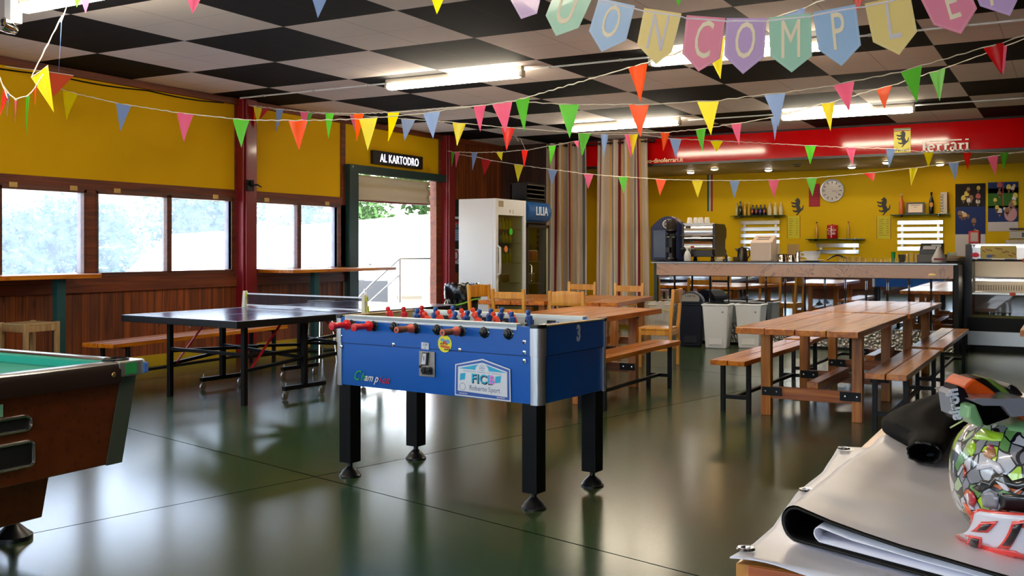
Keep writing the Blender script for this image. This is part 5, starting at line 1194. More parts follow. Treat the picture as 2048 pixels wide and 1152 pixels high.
# white machine
t = item('ice_machine', 'tall white appliance with a sloped vented top in the middle of the bar counter', 'appliance', -3.91, 14.35)
M_AP = mat('warm_white', '#d8c4b4', .45)
MB().prism([(-.15, 0), (.15, 0), (.15, .36), (.13, .37), (-.15, .27)], (-.15, 0, 0), (0, 1, 0), (0, 0, 1), .30).build('body', M_AP, t, bevel=.012)
R = Matrix.Rotation(math.atan2(.10, .28), 3, 'X')
m = MB()
for k_ in range(2): m.box((0, -.03+k_*.07, .312+k_*.026), (.18, .03, .006), R)
m.build('vent', mat('vent_grey', '#6a6058', .5), t); MB().b2(.13, .142, -.153, -.148, .04, .25).build('grip_strip', mat('pale_strip', '#f0e4d8', .4), t)
def glass(x, y, z, r, h, label, grp=None, mt=None, n=14, name='glass'):
    return one(MB().lathe([(0, 0), (r*.8, 0), (r, h), (r*.93, h), (r*.74, .006), (0, .006)], (x, y, z), n), name, mt or M_GLASS, label, 'glass', grp, smooth=True)
glass(-3.70, 14.2, TZ, .045, .10, 'clear jar right of the white appliance', name='glass_jar', mt=mat('jar_glass', '#d8d0c0', .1, trans=.8))
one(MB().lathe([(0, 0), (.032, 0), (.034, .02), (.03, .08), (.025, .10), (.03, .12), (.025, .20), (.018, .22), (.02, .25), (0, .26)], (-3.70, 14.36, TZ), 16), 'syrup_bottle', mat('pale_bottle', '#d0c8b4', .1, trans=.6), 'slim clear syrup bottle behind the jar', 'bottle', smooth=True)
M_PIT = mat('pitcher_steel', '#c8b8a4', .12, 1.)
for i, (x, r, h) in enumerate(((-3.60, .07, .105), (-3.47, .06, .10), (-3.38, .035, .15))):
    lab = ('widest steel milk pitcher beside the clear jar', 'middle steel milk pitcher on the bar counter', 'tall narrow steel shaker left of the giant cup')[i]
    t = item('milk_pitcher', lab, 'pitcher', x, 14.2)
    MB().lathe([(0, 0), (r, 0), (r, h*.4), (r*.82, h*.8), (r*.9, h), (r*.84, h), (r*.76, h*.8), (0, .01)], n=20).build('body', M_PIT, t, smooth=True)
    MB().tube([(r*.85, 0, h*.85), (r*1.45, 0, h*.75), (r*1.4, 0, h*.35), (r, 0, h*.25)], .005, 6).build('handle', M_PIT, t, smooth=True)
t = item('giant_cup', 'oversized white cappuccino cup on a saucer on the bar counter', 'cup', -3.19, 14.2)
M_CP = mat('cup_grey_white', '#dcdce0', .3)
MB().lathe([(0, .02), (.06, .02), (.07, .035), (.105, .07), (.115, .145), (.108, .145), (.095, .07), (0, .04)], n=26).build('cup', M_CP, t, smooth=True)
MB().tube([(-.11, 0, .125), (-.16, 0, .12), (-.16, 0, .075), (-.10, 0, .065)], .011, 8).build('handle', M_CP, t, smooth=True)
MB().lathe([(0, 0), (.09, 0), (.17, .018), (.165, .022), (.09, .008), (0, .008)], n=26).build('saucer', M_CP, t, smooth=True)
t = item('tap', 'dark curved tap beside the giant cup', 'tap', -2.86, 14.45)
MB().tube([(-.13, -.2, .02)]+[(-.13+.22*k/12, -.2+.2*k/12, .03+.055*math.sin(PI*k/12)) for k in range(13)]+[(.09, 0, .0)], .012, 8).build('spout', MATS['dark_steel'], t, smooth=True)
for i in range(4):
    for j in range(2): glass(-2.82+i*.085, 14.2+j*.1, TZ+j*.0, .038, .065, 'clear tumbler in the wide cluster right of the tap', 'tumblers right of the tap')
for i in range(8): glass(-2.47+i*.062, 14.15+.05*(i % 2), TZ, .026, .05, 'small shot glass in the row at mid counter', 'shot glasses in a row')
glass(-2.13, 14.25, TZ, .03, .135, 'tall green glass on the bar counter', mt=mat('green_glass', '#3fd060', .05, trans=.7))
glass(-2.02, 14.25, TZ, .052, .10, 'dark smoky wide glass next to the green glass', mt=mat('smoke_glass', '#6a6248', .08, trans=.6))
for i in range(3): glass(-1.96+i*.06, 14.2+.04*i, TZ, .038, .11+.015*(i % 2), 'clear beer glass left of the cash register', 'beer glasses by the register')
t = item('cash_register', 'grey and black cash register at the right end of the bar counter', 'cash register', -1.66, 14.35)
MB().b2(-.17, .17, -.14, .16, 0, .105).build('drawer', mat('register_grey', '#5a5652', .45), t, bevel=.004)
MB().prism([(-.12, .105), (.12, .105), (.12, .24), (.02, .25), (-.12, .16)], (-.14, 0, 0), (0, 1, 0), (0, 0, 1), .28).build('body', M_BLKPL, t, bevel=.005)
MB().box((-.02, -.085, .19), (.16, .09, .006), Matrix.Rotation(.55, 3, 'X')).build('keypad', mat('key_grey', '#8a8a8c', .5), t)
MB().b2(-.0, .12, -.055, -.045, .20, .235).build('display', mat('display_grey', '#a8b0a8', .3), t)
t = item('card_reader', 'pale grey pointed appliance with red label in front of the cash register', 'appliance', -1.54, 14.05)
MB().lathe([(.085, 0), (.09, .05), (.05, .13), (.02, .20), (0, .21)], n=12).build('body', mat('appliance_pale', '#b8b4b0', .4), t, smooth=True)
MB().b2(-.05, .07, -.092, -.08, .03, .055).build('label', mat('label_red', '#8a1a2a', .5), t)
one(MB().lathe([(0, 0), (.07, 0), (.11, .02), (.1, .055), (.04, .085), (0, .09)], (-1.385, 14.22, TZ), 18), 'bread_loaf', mat('loaf_brown', '#6a5a48', .7), 'low rounded dark bread-like shape at the end of the counter', 'bread', smooth=True)
one(MB().b2(-1.47, -1.36, 14.34, 14.38, TZ, TZ+.13), 'leaflet_box', mat('leaflet_green', '#b0b8a0', .5), 'small pale leaflet box behind the end of the counter', 'box')

# ------------------------------------------------------------------ back bar wall
YW = YB-.001
ck = thing('wall_clock', 'round silver wall clock on the yellow bar wall', 'clock', (-3.86, YB, 2.425))
RX90 = Matrix.Rotation(PI/2, 3, 'X')
MB().lathe([(.195, 0), (.215, .02), (.21, .045), (.185, .04), (.18, .02)], n=40, R=RX90, caps=False).build('rim', M_ALU, ck, smooth=True)
MB().lathe([(.19, .018), (.19, .02), (0, .02)], n=40, R=RX90).build('dial', mat('dial', '#c8bcb0', .4, coat=.3), ck)
m = MB()
for k_ in range(12):
    a = k_*PI/6; m.box((.15*math.sin(a), -.023, .15*math.cos(a)), (.014, .003, .04), Matrix.Rotation(a, 3, 'Y'))
m.build('hour_mark', mat('mark', '#4a4440', .5), ck)
MB().bar((0, -.026, 0), (.115, -.026, -.05), .012, .003).build('hour_hand', M_BLKPL, ck); MB().bar((0, -.029, 0), (.13, -.029, -.012), .008, .003).build('minute_hand', M_BLKPL, ck)
cl = thing('red_calendar', 'red paper calendar hanging left of the wall clock', 'calendar', (-4.18, YB-.006, 2.35))
MB().b2(-.10, .10, -.004, .0, -.21, .21).build('sheet', mat('calendar_red', '#b8142c', .6), cl)
m = MB()
for i in range(7):
    for j in range(5): m.b2(-.085+j*.036, -.06+j*.036, -.006, -.004, -.19+i*.05, -.178+i*.05)
m.build('print', mat('calendar_dark', '#6a0a1a', .6), cl)
fl = thing('tricolour_strip', 'narrow green white and red vertical strip on the yellow bar wall', 'flag', (-6.165, YB-.006, 2.45))
for i, c in enumerate(('#0a5a30', '#c0b8a8', '#a01424')): MB().b2(-.055+i*.037, -.018+i*.037, -.003, 0, -.36, .36).build('stripe', mat('tri%d' % i, c, .6), fl)
HORSE = [(.42,.93),(.50,.99),(.58,1.03),(.62,.99),(.70,.96),(.79,.86),(.78,.70),(.73,.56),(.80,.46),(.86,.36),(.95,.40),(1.0,.50),(1.02,.62),(1.08,.52),(1.05,.36),(.96,.27),(.88,.25),(.80,.18),(.68,.11),(.56,.0),(.42,.0),(.44,.04),(.54,.08),(.58,.17),(.40,.16),(.22,.20),(.13,.27),(.19,.31),(.30,.26),(.50,.28),(.47,.38),(.42,.47),(.25,.44),(.10,.50),(.04,.59),(.11,.61),(.24,.54),(.40,.58),(.38,.64),(.20,.65),(.0,.72),(.01,.80),(.11,.77),(.34,.75),(.47,.82),(.41,.85),(.34,.84),(.32,.90)]
def horse(label, x, z, s, par=None, y=YB-.004, mt=None):
    p = [((a-.5)*s*.68, b*s) for a, b in HORSE]
    mb = MB().prism(p, (x, y, z), (1, 0, 0), (0, 0, 1), .003)
    if par: return mb.build('horse_emblem', mt, par)
    return one(mb, 'horse_emblem', mat('emblem_black', '#14120e', .5), label, 'emblem')
horse('black rearing horse emblem left of the red calendar', -4.50, 1.99, .31); horse('black rearing horse emblem right of the wall clock', -2.98, 1.965, .31)
def menu(label, x, z0, z1, w=.225, col='#d8cc20'):
    t = thing('price_list', label, 'price list', (x, YB-.004, (z0+z1)/2)); h = (z1-z0)/2
    MB().b2(-w/2, w/2, -.003, 0, -h, h).build('sheet', mat('menu_yellow', col, .6), t)
    m = MB(); rnd = random.Random(int(x*10))
    for i in range(8):
        zz = h-.05-i*(2*h-.08)/8; m.b2(-w*.36, -w*.36+w*rnd.uniform(.2, .5), -.005, -.003, zz-.006, zz); m.b2(w*.2, w*.38, -.005, -.003, zz-.006, zz)
    m.build('print', mat('menu_ink', '#3a3a20', .6), t)
    MB().b2(-w/2-.008, -w/2, -.004, 0, -h, h).b2(w/2, w/2+.008, -.004, 0, -h, h).build('red_edge', mat('menu_red', '#b03020', .6), t)
menu('yellow price list below the left horse emblem', -4.56, 1.56, 1.97); menu('yellow price list below the right horse emblem', -2.97, 1.54, 1.94)
one(MB().b2(-4.68, -4.46, YB-.005, YB-.002, 1.22, 1.45), 'paper_sheet', mat('tan_paper', '#b89a60', .7), 'plain tan paper taped to the yellow wall above the pitchers', 'paper')
M_SLAT = mat('slat_mirror', '#d8d8d4', .10, 1.)
def slats(label, x0, x1, zs):
    t = thing('wall_rack', label, 'rack', ((x0+x1)/2, YB, 0)); w = (x1-x0)/2
    for z in zs: MB().b2(-w, w, -.03, -.018, z-.038, z+.038).build('slat', M_SLAT, t, bevel=.004)
    MB().b2(-w+.06, -w+.1, -.018, 0, zs[-1]-.04, zs[0]+.04).b2(w-.1, w-.06, -.018, 0, zs[-1]-.04, zs[0]+.04).build('bracket', M_STEEL, t)
slats('polished steel wall slats below the left bottle shelf', -5.56, -4.81, (1.86, 1.738, 1.615, 1.495, 1.37))
slats('pair of polished steel wall slats below the middle shelf', -4.14, -3.39, (1.425, 1.31))
slats('polished steel wall slats below the right shelf', -2.74, -1.99, (1.825, 1.71, 1.595, 1.48, 1.365))
def gshelf(label, x0, x1, z, ends=True):
    t = thing('glass_shelf', label, 'shelf', ((x0+x1)/2, YB, z)); w = (x1-x0)/2
    MB().b2(-w, w, -.20, -.002, -.012, 0).build('glass', mat('green_edge_glass', '#2f6a50', .08, trans=.55), t)
    for s in (-1, 1): MB().lathe([(.02, 0), (.026, .02), (.02, .06), (0, .065)], (s*(w-.17), -.06, -.0), 12, R=RX90).b2(s*(w-.17)-.02, s*(w-.17)+.02, -.16, 0, -.045, -.012).build('clip', M_CHROME, t, smooth=True)
    return z+.001
z1 = gshelf('glass shelf of small bottles under the tricolour strip', -5.70, -4.70, 1.99); z2 = gshelf('glass shelf in the middle holding a red tin between two bottles', -4.30, -3.28, 1.545); z3 = gshelf('glass shelf on the right holding a plaque and bottles', -2.84, -1.88, 1.965)
ys = YB-.10
sbottle(-5.61, ys, z1, '#c8c07a', 'tall pale bottle first from the left on the left shelf', None, .25, .028, '#c8a040')
sbottle(-5.53, ys-.03, z1, '#14180f', 'tall dark bottle second from the left on the left shelf', None, .27, .04, '#14140f')
for i in range(2): sbottle(-5.45+i*.075, ys, z1, '#c89a28', 'amber bottle on the left shelf between the dark bottle and the small black bottles', 'amber bottles', .24, .03, '#d8d0a0')
for i in range(4): sbottle(-5.30+i*.075, ys, z1, '#16101a', 'small black bottle with a coloured label on the left shelf', 'small black bottles', .20, .036, '#181014')
for i in range(4):
    one(MB().prism(circ(-5.30+i*.075, z1+.075, .016, 12, .03), (0, ys-.037, 0), (1, 0, 0), (0, 0, 1), .002), 'bottle_label', mat('lab%d' % (i == 2), '#c85a4a' if i != 2 else '#4a5ac8', .5), 'coloured label on a small black bottle', 'label', 'labels of the small black bottles')
for i in range(3):
    sbottle(-4.98+i*.105, ys, z1, '#d8c8a0', 'pale juice bottle at the right end of the left shelf', 'pale juice bottles', .235, .038, '#d8c0a0')
sbottle(-4.12, ys, z2, '#c89a30', 'slim amber bottle with black cap left of the red tin', None, .31, .034, '#141414')
sbottle(-3.56, ys, z2, '#c8a030', 'slim golden bottle with red cap right of the red tin', None, .31, .03, '#b01c1c')
t = thing('red_tin', 'large red soda can tin with white lettering on the middle shelf', 'tin', (-3.84, ys, z2))
MB().lathe([(.09, 0), (.095, .01), (.095, .235), (.085, .25), (0, .25)], n=24).build('body', mat('cola_red', '#b80c18', .3, coat=.4), t, smooth=True)
MB().lathe([(.02, .25), (.02, .262), (0, .262)], n=12).build('knob', mat('cola_red', '#b80c18', .3, coat=.4), t)
text('lettering', 'Coca', .075, M_WHITE, (0, -.097, .14), (1, 0, 0), (0, 0, 1), t, .002, shear=.3); text('lettering', 'Cola', .075, M_WHITE, (0, -.097, .075), (1, 0, 0), (0, 0, 1), t, .002, shear=.3)
MB().b2(-.006, .006, -.099, -.095, .02, .23).build('print_line', M_WHITE, t)
sbottle(-2.66, ys, z3, '#d87038', 'orange and clear spirit bottle at the left of the right shelf', None, .36, .042, '#c8c0b0')
sbottle(-2.17, ys, z3, '#14140c', 'black spirit bottle between the plaque and the white box', None, .38, .042, '#1a1a10')
one(MB().prism(circ(-2.17, z3+.16, .03, 16, .045), (0, ys-.043, 0), (1, 0, 0), (0, 0, 1), .002), 'bottle_label', mat('label_gold', '#c88a3a', .5), 'oval gold label on the black spirit bottle', 'label')
t = thing('framed_plaque', 'small award plaque in a black frame on the right glass shelf', 'plaque', (-2.43, ys, z3))
R = Matrix.Rotation(-.12, 3, 'X')
MB().box((0, 0, .105), (.30, .02, .21), R).build('frame', M_BLKPL, t, bevel=.004); MB().box((0, -.013, .105), (.23, .004, .145), R).build('plate', mat('plaque_metal', '#a8988c', .35, .5), t)
m = MB()
for i, w_ in enumerate((.17, .05, .10, .07)): m.box((0 if i < 3 else .05, -.017+.003*i, .155-i*.03), (w_, .002, .007), R)
m.build('engraving', mat('engrave', '#3a3230', .5), t); MB().b2(-.15, .15, -.05, .02, 0, .03).build('stand', M_BLKPL, t)
t = thing('tall_box', 'tall white box with vertical black lettering at the right end of the right shelf', 'box', (-1.965, ys, z3))
MB().b2(-.055, .055, -.05, .05, 0, .37).build('box', mat('box_white', '#c8c4bc', .5), t, bevel=.003); MB().b2(.048, .0555, -.051, .051, 0, .371).build('red_edge', mat('label_red', '#8a1a2a', .5), t)
text('lettering', 'FERRARI', .075, M_BLKPL, (-.005, -.051, .185), (0, 0, 1), (-1, 0, 0), t, .001, space=1.12)
# product posters (generic shapes)
def poster(label, x0, x1, z0, z1, kind):
    t = thing('product_poster', label, 'poster', ((x0+x1)/2, YB-.003, (z0+z1)/2)); w = (x1-x0)/2; h = (z1-z0)/2; rnd = random.Random(kind)
    MB().b2(-w, w, -.006, 0, -h, h).build('sheet', mat('poster_sheet_pale', '#c4bcc0', .35), t)
    if kind == 1:
        MB().b2(-w, w, -.0075, -.006, .36*h, h).build('dark_panel', mat('poster_black', '#140e0a', .5, spec=.2), t); MB().b2(-w, w, -.0075, -.006, -.40*h, .36*h).build('blue_panel', mat('poster_ultra', '#163070', .5, spec=.2), t)
        spec = [(-.7*w, w*.6, -.35*h, .25*h, 8), (-.6*w, w*.6, .45*h, .9*h, 8)]
    else:
        MB().b2(-w, w, -.0075, -.006, -.05*h, .75*h).build('green_panel', mat('poster_green', '#2f6a18', .5, spec=.2), t); MB().b2(-w, w, -.0075, -.006, .55*h, h).b2(-w, w, -.0075, -.006, -.62*h, .03*h).build('blue_panel', mat('poster_ultra', '#163070', .5, spec=.2), t)
        MB().b2(-.03*w, .03*w, -.009, -.0075, 0, h).build('fold', mat('poster_red', '#b02a2a', .5), t); spec = [(-.8*w, w*.8, -.4*h, .9*h, 16)]
        MB().prism(circ(.5*w, -.3*h, .42*w, 24, .30*h), (0, -.0078, 0), (1, 0, 0), (0, 0, 1), .001).build('pink_disc', mat('poster_pink', '#b87a84', .3), t)
    cols = [mat('ice_cream', '#d8b878', .4), mat('ice_red', '#b8483c', .4), mat('ice_white', '#d8d4cc', .4), mat('ice_brown', '#8a5a34', .4), mat('ice_yellow', '#d8c23a', .4)]
    m = MB()
    for a, b, c, d_, n_ in spec:
        for i in range(n_):
            cx_, cz_ = rnd.uniform(a, b), rnd.uniform(c, d_); r = rnd.uniform(.03, .06); mi = rnd.randrange(5)
            m.prism(circ(cx_, cz_, r*.7, 12, r), (0, -.008-.0001*i, 0), (1, 0, 0), (0, 0, 1), .001, mi); m.prism([(cx_-r*.5, cz_-r*.6), (cx_, cz_-r*1.9), (cx_+r*.5, cz_-r*.6)], (0, -.008-.0001*i, 0), (1, 0, 0), (0, 0, 1), .001, 3)
    m.build('pictures', cols, t); return t
poster('ice cream poster with a black upper half left of its pair behind the food display', -1.80, -1.33, 1.24, 2.48, 1); poster('green and blue ice cream poster at the right edge above the food display', -1.29, -.83, 1.66, 2.49, 2)
# soffit spots
M_SP = mat('spot_glow', '#ffffff', .4, emit='#ffd49a', es=SPOT); M_SPW = mat('spot_glow_cool', '#ffffff', .4, emit='#fff0e0', es=SPOT)
def spot(x, y, label, on=True, cool=False):
    t = thing('ceiling_spot', label, 'spotlight', (x, y, 2.80), 0, 'spots in the bar soffit')
    MB().lathe([(.06, -.001), (.075, -.004), (.085, -.018), (.07, -.03), (.05, -.025)], n=20, caps=False).build('ring', M_ALU, t, smooth=True)
    MB().lathe([(.062, -.028), (.045, -.045), (0, -.05)], n=18).build('bulb', (M_SPW if cool else M_SP) if on else mat('spot_off', '#8a8478', .4), t, smooth=True)
for x, y, l, on, cool in ((-6.19, 17.75, 'lit spot farthest left in the back row of the soffit', 1, 1), (-5.56, 17.2, 'warm lit spot in the front row above the tricolour strip', 1, 0), (-4.79, 17.9, 'lit spot above the small bottles shelf', 1, 1), (-4.12, 17.25, 'unlit spot above the red calendar', 0, 0), (-3.36, 17.95, 'lit spot right of the wall clock', 1, 1), (-2.69, 17.3, 'warm lit spot below the yellow horse sign', 1, 0), (-1.97, 18.1, 'lit spot under the white lettering of the fascia', 1, 0), (-1.23, 17.4, 'unlit spot near the right edge of the soffit', 0, 0), (-6.95, 17.0, 'warm lit spot half hidden by the right curtain', 1, 0)): spot(x, y, l, on, cool)
# fascia signs
FYs = 16.218
t = thing('horse_sign', 'yellow rectangular sign with a black rearing horse on the red fascia', 'sign', (-2.295, FYs, 3.015))
MB().b2(-.12, .12, -.012, 0, -.185, .185).build('panel', mat('sign_yellow', '#e0d010', .4), t)
horse('', 0., -.10, .24, t, -.013, mat('emblem_black', '#14120e', .5))
for i, c in enumerate(('#3a6a30', '#c8c8b8', '#b83020')): MB().b2(-.12, .12, -.014, -.012, .168-i*.014, .182-i*.014).build('stripe', mat('signstripe%d' % i, c, .5), t)
text('sign_lettering', 'Ferrari', .07, mat('emblem_black', '#14120e', .5), (0, -.0125, -.17), (1, 0, 0), (0, 0, 1), t, .001, bold=.001)
# slab-serif white lettering
t = thing('fascia_lettering', 'raised white slab-serif lettering on the red fascia', 'lettering', (-2.02, FYs, 2.822))
M_LET = mat('letter_white', '#f0ece0', .35)
def L_(name, boxes, arcs=()):
    m = MB()
    for x0, x1, z0, z1 in boxes: m.b2(x0, x1, -.02, 0, z0, z1)
    for cx_, cz_, r, a0, a1, w_ in arcs:
        n_ = 14; poly = [(cx_+(r+w_/2)*math.cos(a0+(a1-a0)*k/n_), cz_+(r+w_/2)*math.sin(a0+(a1-a0)*k/n_)*1.15) for k in range(n_+1)]+[(cx_+(r-w_/2)*math.cos(a1+(a0-a1)*k/n_), cz_+(r-w_/2)*math.sin(a1+(a0-a1)*k/n_)*1.15) for k in range(n_+1)]
        m.prism(poly, (0, -.02, 0), (1, 0, 0), (0, 0, 1), -.02)
    return m.build(name, M_LET, t)
L_('letter', [(0, .085, 0, .018), (.018, .055, 0, .15), (.05, .09, .07, .088), (.075, .09, .055, .10), (.0, .555, .150, .168)])
L_('letter', [(.10, .17, .048, .064)], [(.135, .056, .042, .25*PI*0, 1.75*PI, .026)])
def r_(x): L_('letter', [(x, x+.07, 0, .016), (x+.018, x+.05, 0, .112), (x, x+.03, .098, .112), (x+.05, x+.085, .085, .112)])
r_(.20); r_(.30)
L_('letter', [(.455, .485, 0, .085), (.455, .50, 0, .014), (.40, .47, .058, .07)], [(.43, .035, .026, 0, 2*PI, .02), (.44, .078, .034, 0, .8*PI, .024)])
r_(.505); L_('letter', [(.60, .66, 0, .016), (.615, .645, 0, .112), (.60, .62, .098, .112), (.605, .65, .152, .168)])
tw = text('web_address', 'autodromo-dinoferrari.it', .104, mat('web_cream', '#f0e0b0', .4), (-5.79, FYs-.002, 2.845), (1, 0, 0), (0, 0, 1), None, .001, 'RIGHT', bold=.001)
tag(tw, 'cream web address lettering along the lower edge of the red fascia', 'lettering')

# ------------------------------------------------------------------ food display
fd = thing('food_display', 'refrigerated glass food display with steel base at the right end of the bar', 'display case', (-.40, 14.7, 0))
MB().b2(-.83, .95, .03, .75, 0, .075).build('toe_kick', M_BLACK, fd)
MB().b2(-.86, .95, 0, .75, .075, .265).build('steel_base', M_STEEL, fd, bevel=.004)
MB().b2(-.86, .95, .0, .75, .265, .445).build('black_band', M_BLACK, fd)
MB().tube([(-.78, .25, 1.395), (.93, .25, 1.395)], .012, 8).build('added_light_tube', mat('added_case_light', '#ffffff', .4, emit='#fff2dc', es=6.), fd)  # unseen tubes added to brighten the inside of the case
MB().tube([(-.78, .3, .94), (.93, .3, .94)], .012, 8).build('added_light_tube', MATS['added_case_light'], fd)
MB().b2(-.84, .95, .02, .75, .445, .48).build('well_floor', mat('olive_tray', '#6a6a18', .5), fd)
MB().b2(-.86, .95, .70, .75, .445, 1.43).build('back_panel', mat('case_back', '#b8ac9c', .4), fd)
MB().b2(-.86, -.82, 0, .75, .445, 1.43).b2(-1.02, -.86, .12, .75, 0, 1.25).build('side_panel', M_BLKPL, fd)
MB().b2(-.88, -.80, -.03, .03, .445, 1.42).build('corner_post', M_BLKPL, fd)
MB().b2(-.80, .95, .0, .005, .48, .755).build('lower_glass', M_TGLASS, fd)
MB().b2(-.80, .95, -.01, .70, .755, .775).build('shelf_edge', M_STEEL, fd)
m = MB(); rows = [[(xx, -.0+.16*(1-math.cos(k*PI/20)), .775+.20*math.sin(k*PI/20)) for k in range(11)] for xx in (-.80, .95)]
m.grid(rows); m.build('curved_glass', M_TGLASS, fd, smooth=True, fixn=False)
m = MB()
for k_ in range(54): m.b2(-.76+k_*.031, -.745+k_*.031, .38, .40, .80, .87)
m.build('vent_grille', mat('grille_dark', '#5a5244', .5), fd)
MB().b2(-.80, .95, .12, .20, .955, .985).build('hood_rail', M_CHROME, fd, bevel=.01)
MB().b2(-.80, .95, .02, .70, 1.20, 1.215).build('upper_shelf', M_TGLASS, fd)
MB().b2(-.80, .95, .0, .01, 1.195, 1.22).build('upper_trim', M_BLACK, fd)
MB().b2(-.86, .95, -.0, .75, 1.415, 1.43).build('top_plate', M_STEEL, fd)
MB().b2(-.80, .95, .012, .016, 1.23, 1.40).build('front_glass', M_TGLASS, fd)
ps = MB().b2(-.70, -.27, .004, .011, 1.235, 1.405).build('menu_strip', mat('strip_yellow', '#c8b050', .5), fd)
m = MB(); rnd = random.Random(5)
for i in range(10): m.box((-.66+.04*i, .003, 1.27+.1*rnd.random()), (.05, .002, .016), Matrix.Rotation(rnd.uniform(.2, .6), 3, 'Y'))
m.build('strip_print', mat('strip_brown', '#9a6a3a', .5), ps)
MB().prism(circ(-.59, 1.265, .04, 18, .022), (0, .003, 0), (1, 0, 0), (0, 0, 1), .002).build('oval_logo', mat('oval_blue', '#5a68a8', .5), ps)
MB().prism(circ(-.76, 1.28, .045, 18, .032), (0, -.032, 0), (1, 0, 0), (0, 0, 1), .002).build('round_sticker', mat('pink_sticker', '#e81c4a', .5), fd)
MB().b2(-.20, -.12, -.004, .0, 1.185, 1.235).b2(-.35, -.28, -.014, -.01, .745, .785).build('orange_label', mat('orange_label', '#e8502a', .5), fd)
for i, (x, w_, h_, c) in enumerate(((-.62, .18, .07, '#3a2a1a'), (-.30, .15, .06, '#4a3020'))):
    one(MB().lathe([(0, 0), (w_/2, 0), (w_/2*.95, h_*.6), (w_*.2, h_), (0, h_)], (-.45+x, 14.95, 1.216), 14), 'pastry', mat('pastry%d' % i, c, .6), ('dark square-sided cake at the left on the upper display shelf', 'dark brown pastry in the middle of the upper display shelf')[i], 'pastry', smooth=True)
# appliances on top of the display
t = thing('sandwich_grill', 'steel sandwich grill standing on top of the food display', 'grill', (-.46, 14.95, 1.431))
MB().b2(-.34, .34, -.2, .2, 0, .05).build('base', mat('grill_beige', '#a89a80', .4, .3), t, bevel=.006)
MB().b2(-.30, .32, -.2, .2, .06, .17).build('body', mat('grill_steel', '#8a7f70', .35, .6), t, bevel=.008)
MB().b2(-.15, .26, -.206, -.198, .085, .145).build('handle_panel', M_BLKPL, t); MB().b2(-.30, .34, -.2, .2, .185, .205).build('lid', mat('grill_lid', '#4a443c', .4, .5), t, bevel=.006)
t = thing('napkin_box', 'small red framed box on the left top of the food display', 'box', (-1.17, 14.75, 1.431))
MB().b2(-.075, .065, -.05, .06, 0, .17).build('box', M_RED, t, bevel=.012); MB().b2(-.05, .04, -.053, -.05, .03, .15).build('window', mat('window_pale', '#b0a090', .4), t)

# ------------------------------------------------------------------ waste bins in front of the bar
def bin_body(t, mt, w0, d0, w1, d1, h):
    o = MB().frustum((0, 0, 0), (w0, d0), (0, 0, h), (w1, d1)).b2(-w1/2-.012, w1/2+.012, -d1/2-.012, d1/2+.012, h-.03, h).build('body', mt, t, bevel=.014)
    pl = [(.3*w0*math.cos(a), .30*h+.42*h*max(.0, math.sin(a))) for a in [k*PI/16 for k in range(17)]]; pl = [(-.33*w0, .06)]+[(-.33*w0*math.cos(k*PI/16), .48*h+.13*h*math.sin(k*PI/16)) for k in range(17)]+[(.33*w0, .06)]
    return pl
M_BINW = mat('bin_white', '#f0f2f6', .4); M_BIND = mat('bin_slate', '#141c2e', .5, spec=.3); M_BINC = mat('bin_cream', '#d8d0c2', .45)
t = thing('waste_bin', 'dark slate waste bin with a swing lid between two pale bins', 'bin', (-4.72, 13.56, 0), .25)
bin_body(t, M_BIND, .28, .30, .34, .36, .60)
lid = MB().prism([(-.18, .60)]+[(-.18*math.cos(k*PI/14), .60+.16*math.sin(k*PI/14)) for k in range(1, 14)]+[(.18, .60)], (0, .18, 0), (1, 0, 0), (0, 0, 1), .36).build('lid', M_BIND, t, bevel=.01)
MB().prism([(-.12, .63), (.12, .63)]+[(.13*math.cos(k*PI/12), .67+.075*math.sin(k*PI/12)) for k in range(13)], (0, -.182, 0), (1, 0, 0), (0, 0, 1), .004).build('flap', mat('flap_grey', '#9a968c', .5), t)
text('lettering', 'CARTA', .045, M_BLKPL, (0, -.188, .69), (1, 0, 0), (0, 0, 1), t)
def arch(w, z0, z1): return [(-w, z0), (w, z0)]+[(w*math.cos(k*PI/14), z1+w*.8*math.sin(k*PI/14)) for k in range(15)]
t2 = thing('waste_bin', 'white open plastic waste bin right of the dark slate bin', 'bin', (-4.30, 13.45, 0), .12)
bin_body(t2, M_BINW, .28, .30, .36, .38, .61)
for tt, mt in ((t, M_BIND), (t2, M_BINW)):
    MB().prism(arch(.09, .05, .33), (0, -.163, .0), (1, 0, 0), (0, .10, 1), .01).build('arch_relief', mt, tt, bevel=.004)
MB().prism(circ(.10, .50, .014, 12), (0, -.186, 0), (1, 0, 0), (0, 0, 1), .003).build('mark', mat('mark_grey', '#a8aab0', .5), t2)
t3 = thing('waste_bin', 'cream waste bin with a white bag and yellow tie left of the dark slate bin', 'bin', (-5.16, 13.62, 0), .15)
bin_body(t3, M_BINC, .30, .28, .36, .34, .58)
rows = [[((.19+dr+.008*math.sin(k*4.1))*math.cos(2*PI*k/32)*1.05, (.17+dr+.008*math.sin(k*3.3))*math.sin(2*PI*k/32), z+.008*math.sin(k*2.7)) for k in range(32)] for z, dr in ((.35, .0), (.595, .0), (.60, .012), (.50, .018), (.44, .016))]
MB().grid(rows, closed=True).build('bag', mat('bag_white', '#d0ccc4', .35), t3, smooth=True)
MB().tube([(.215*math.cos(2*PI*k/28), .195*math.sin(2*PI*k/28), .50+.02*math.sin(2*PI*k/14)) for k in range(29)], .007, 6, cap=False).build('tie', mat('yellow_tie', '#d8cc40', .5), t3, smooth=True)
text('lettering', 'ATTICA', .05, mat('mark_grey', '#a8aab0', .5), (0, -.172, .30), (1, 0, 0), (0, .1, 1), t3)
t4 = dup(t2, (-3.90, 13.68, 0), .05, 'white open plastic waste bin behind the front white bin, against the mirrors')
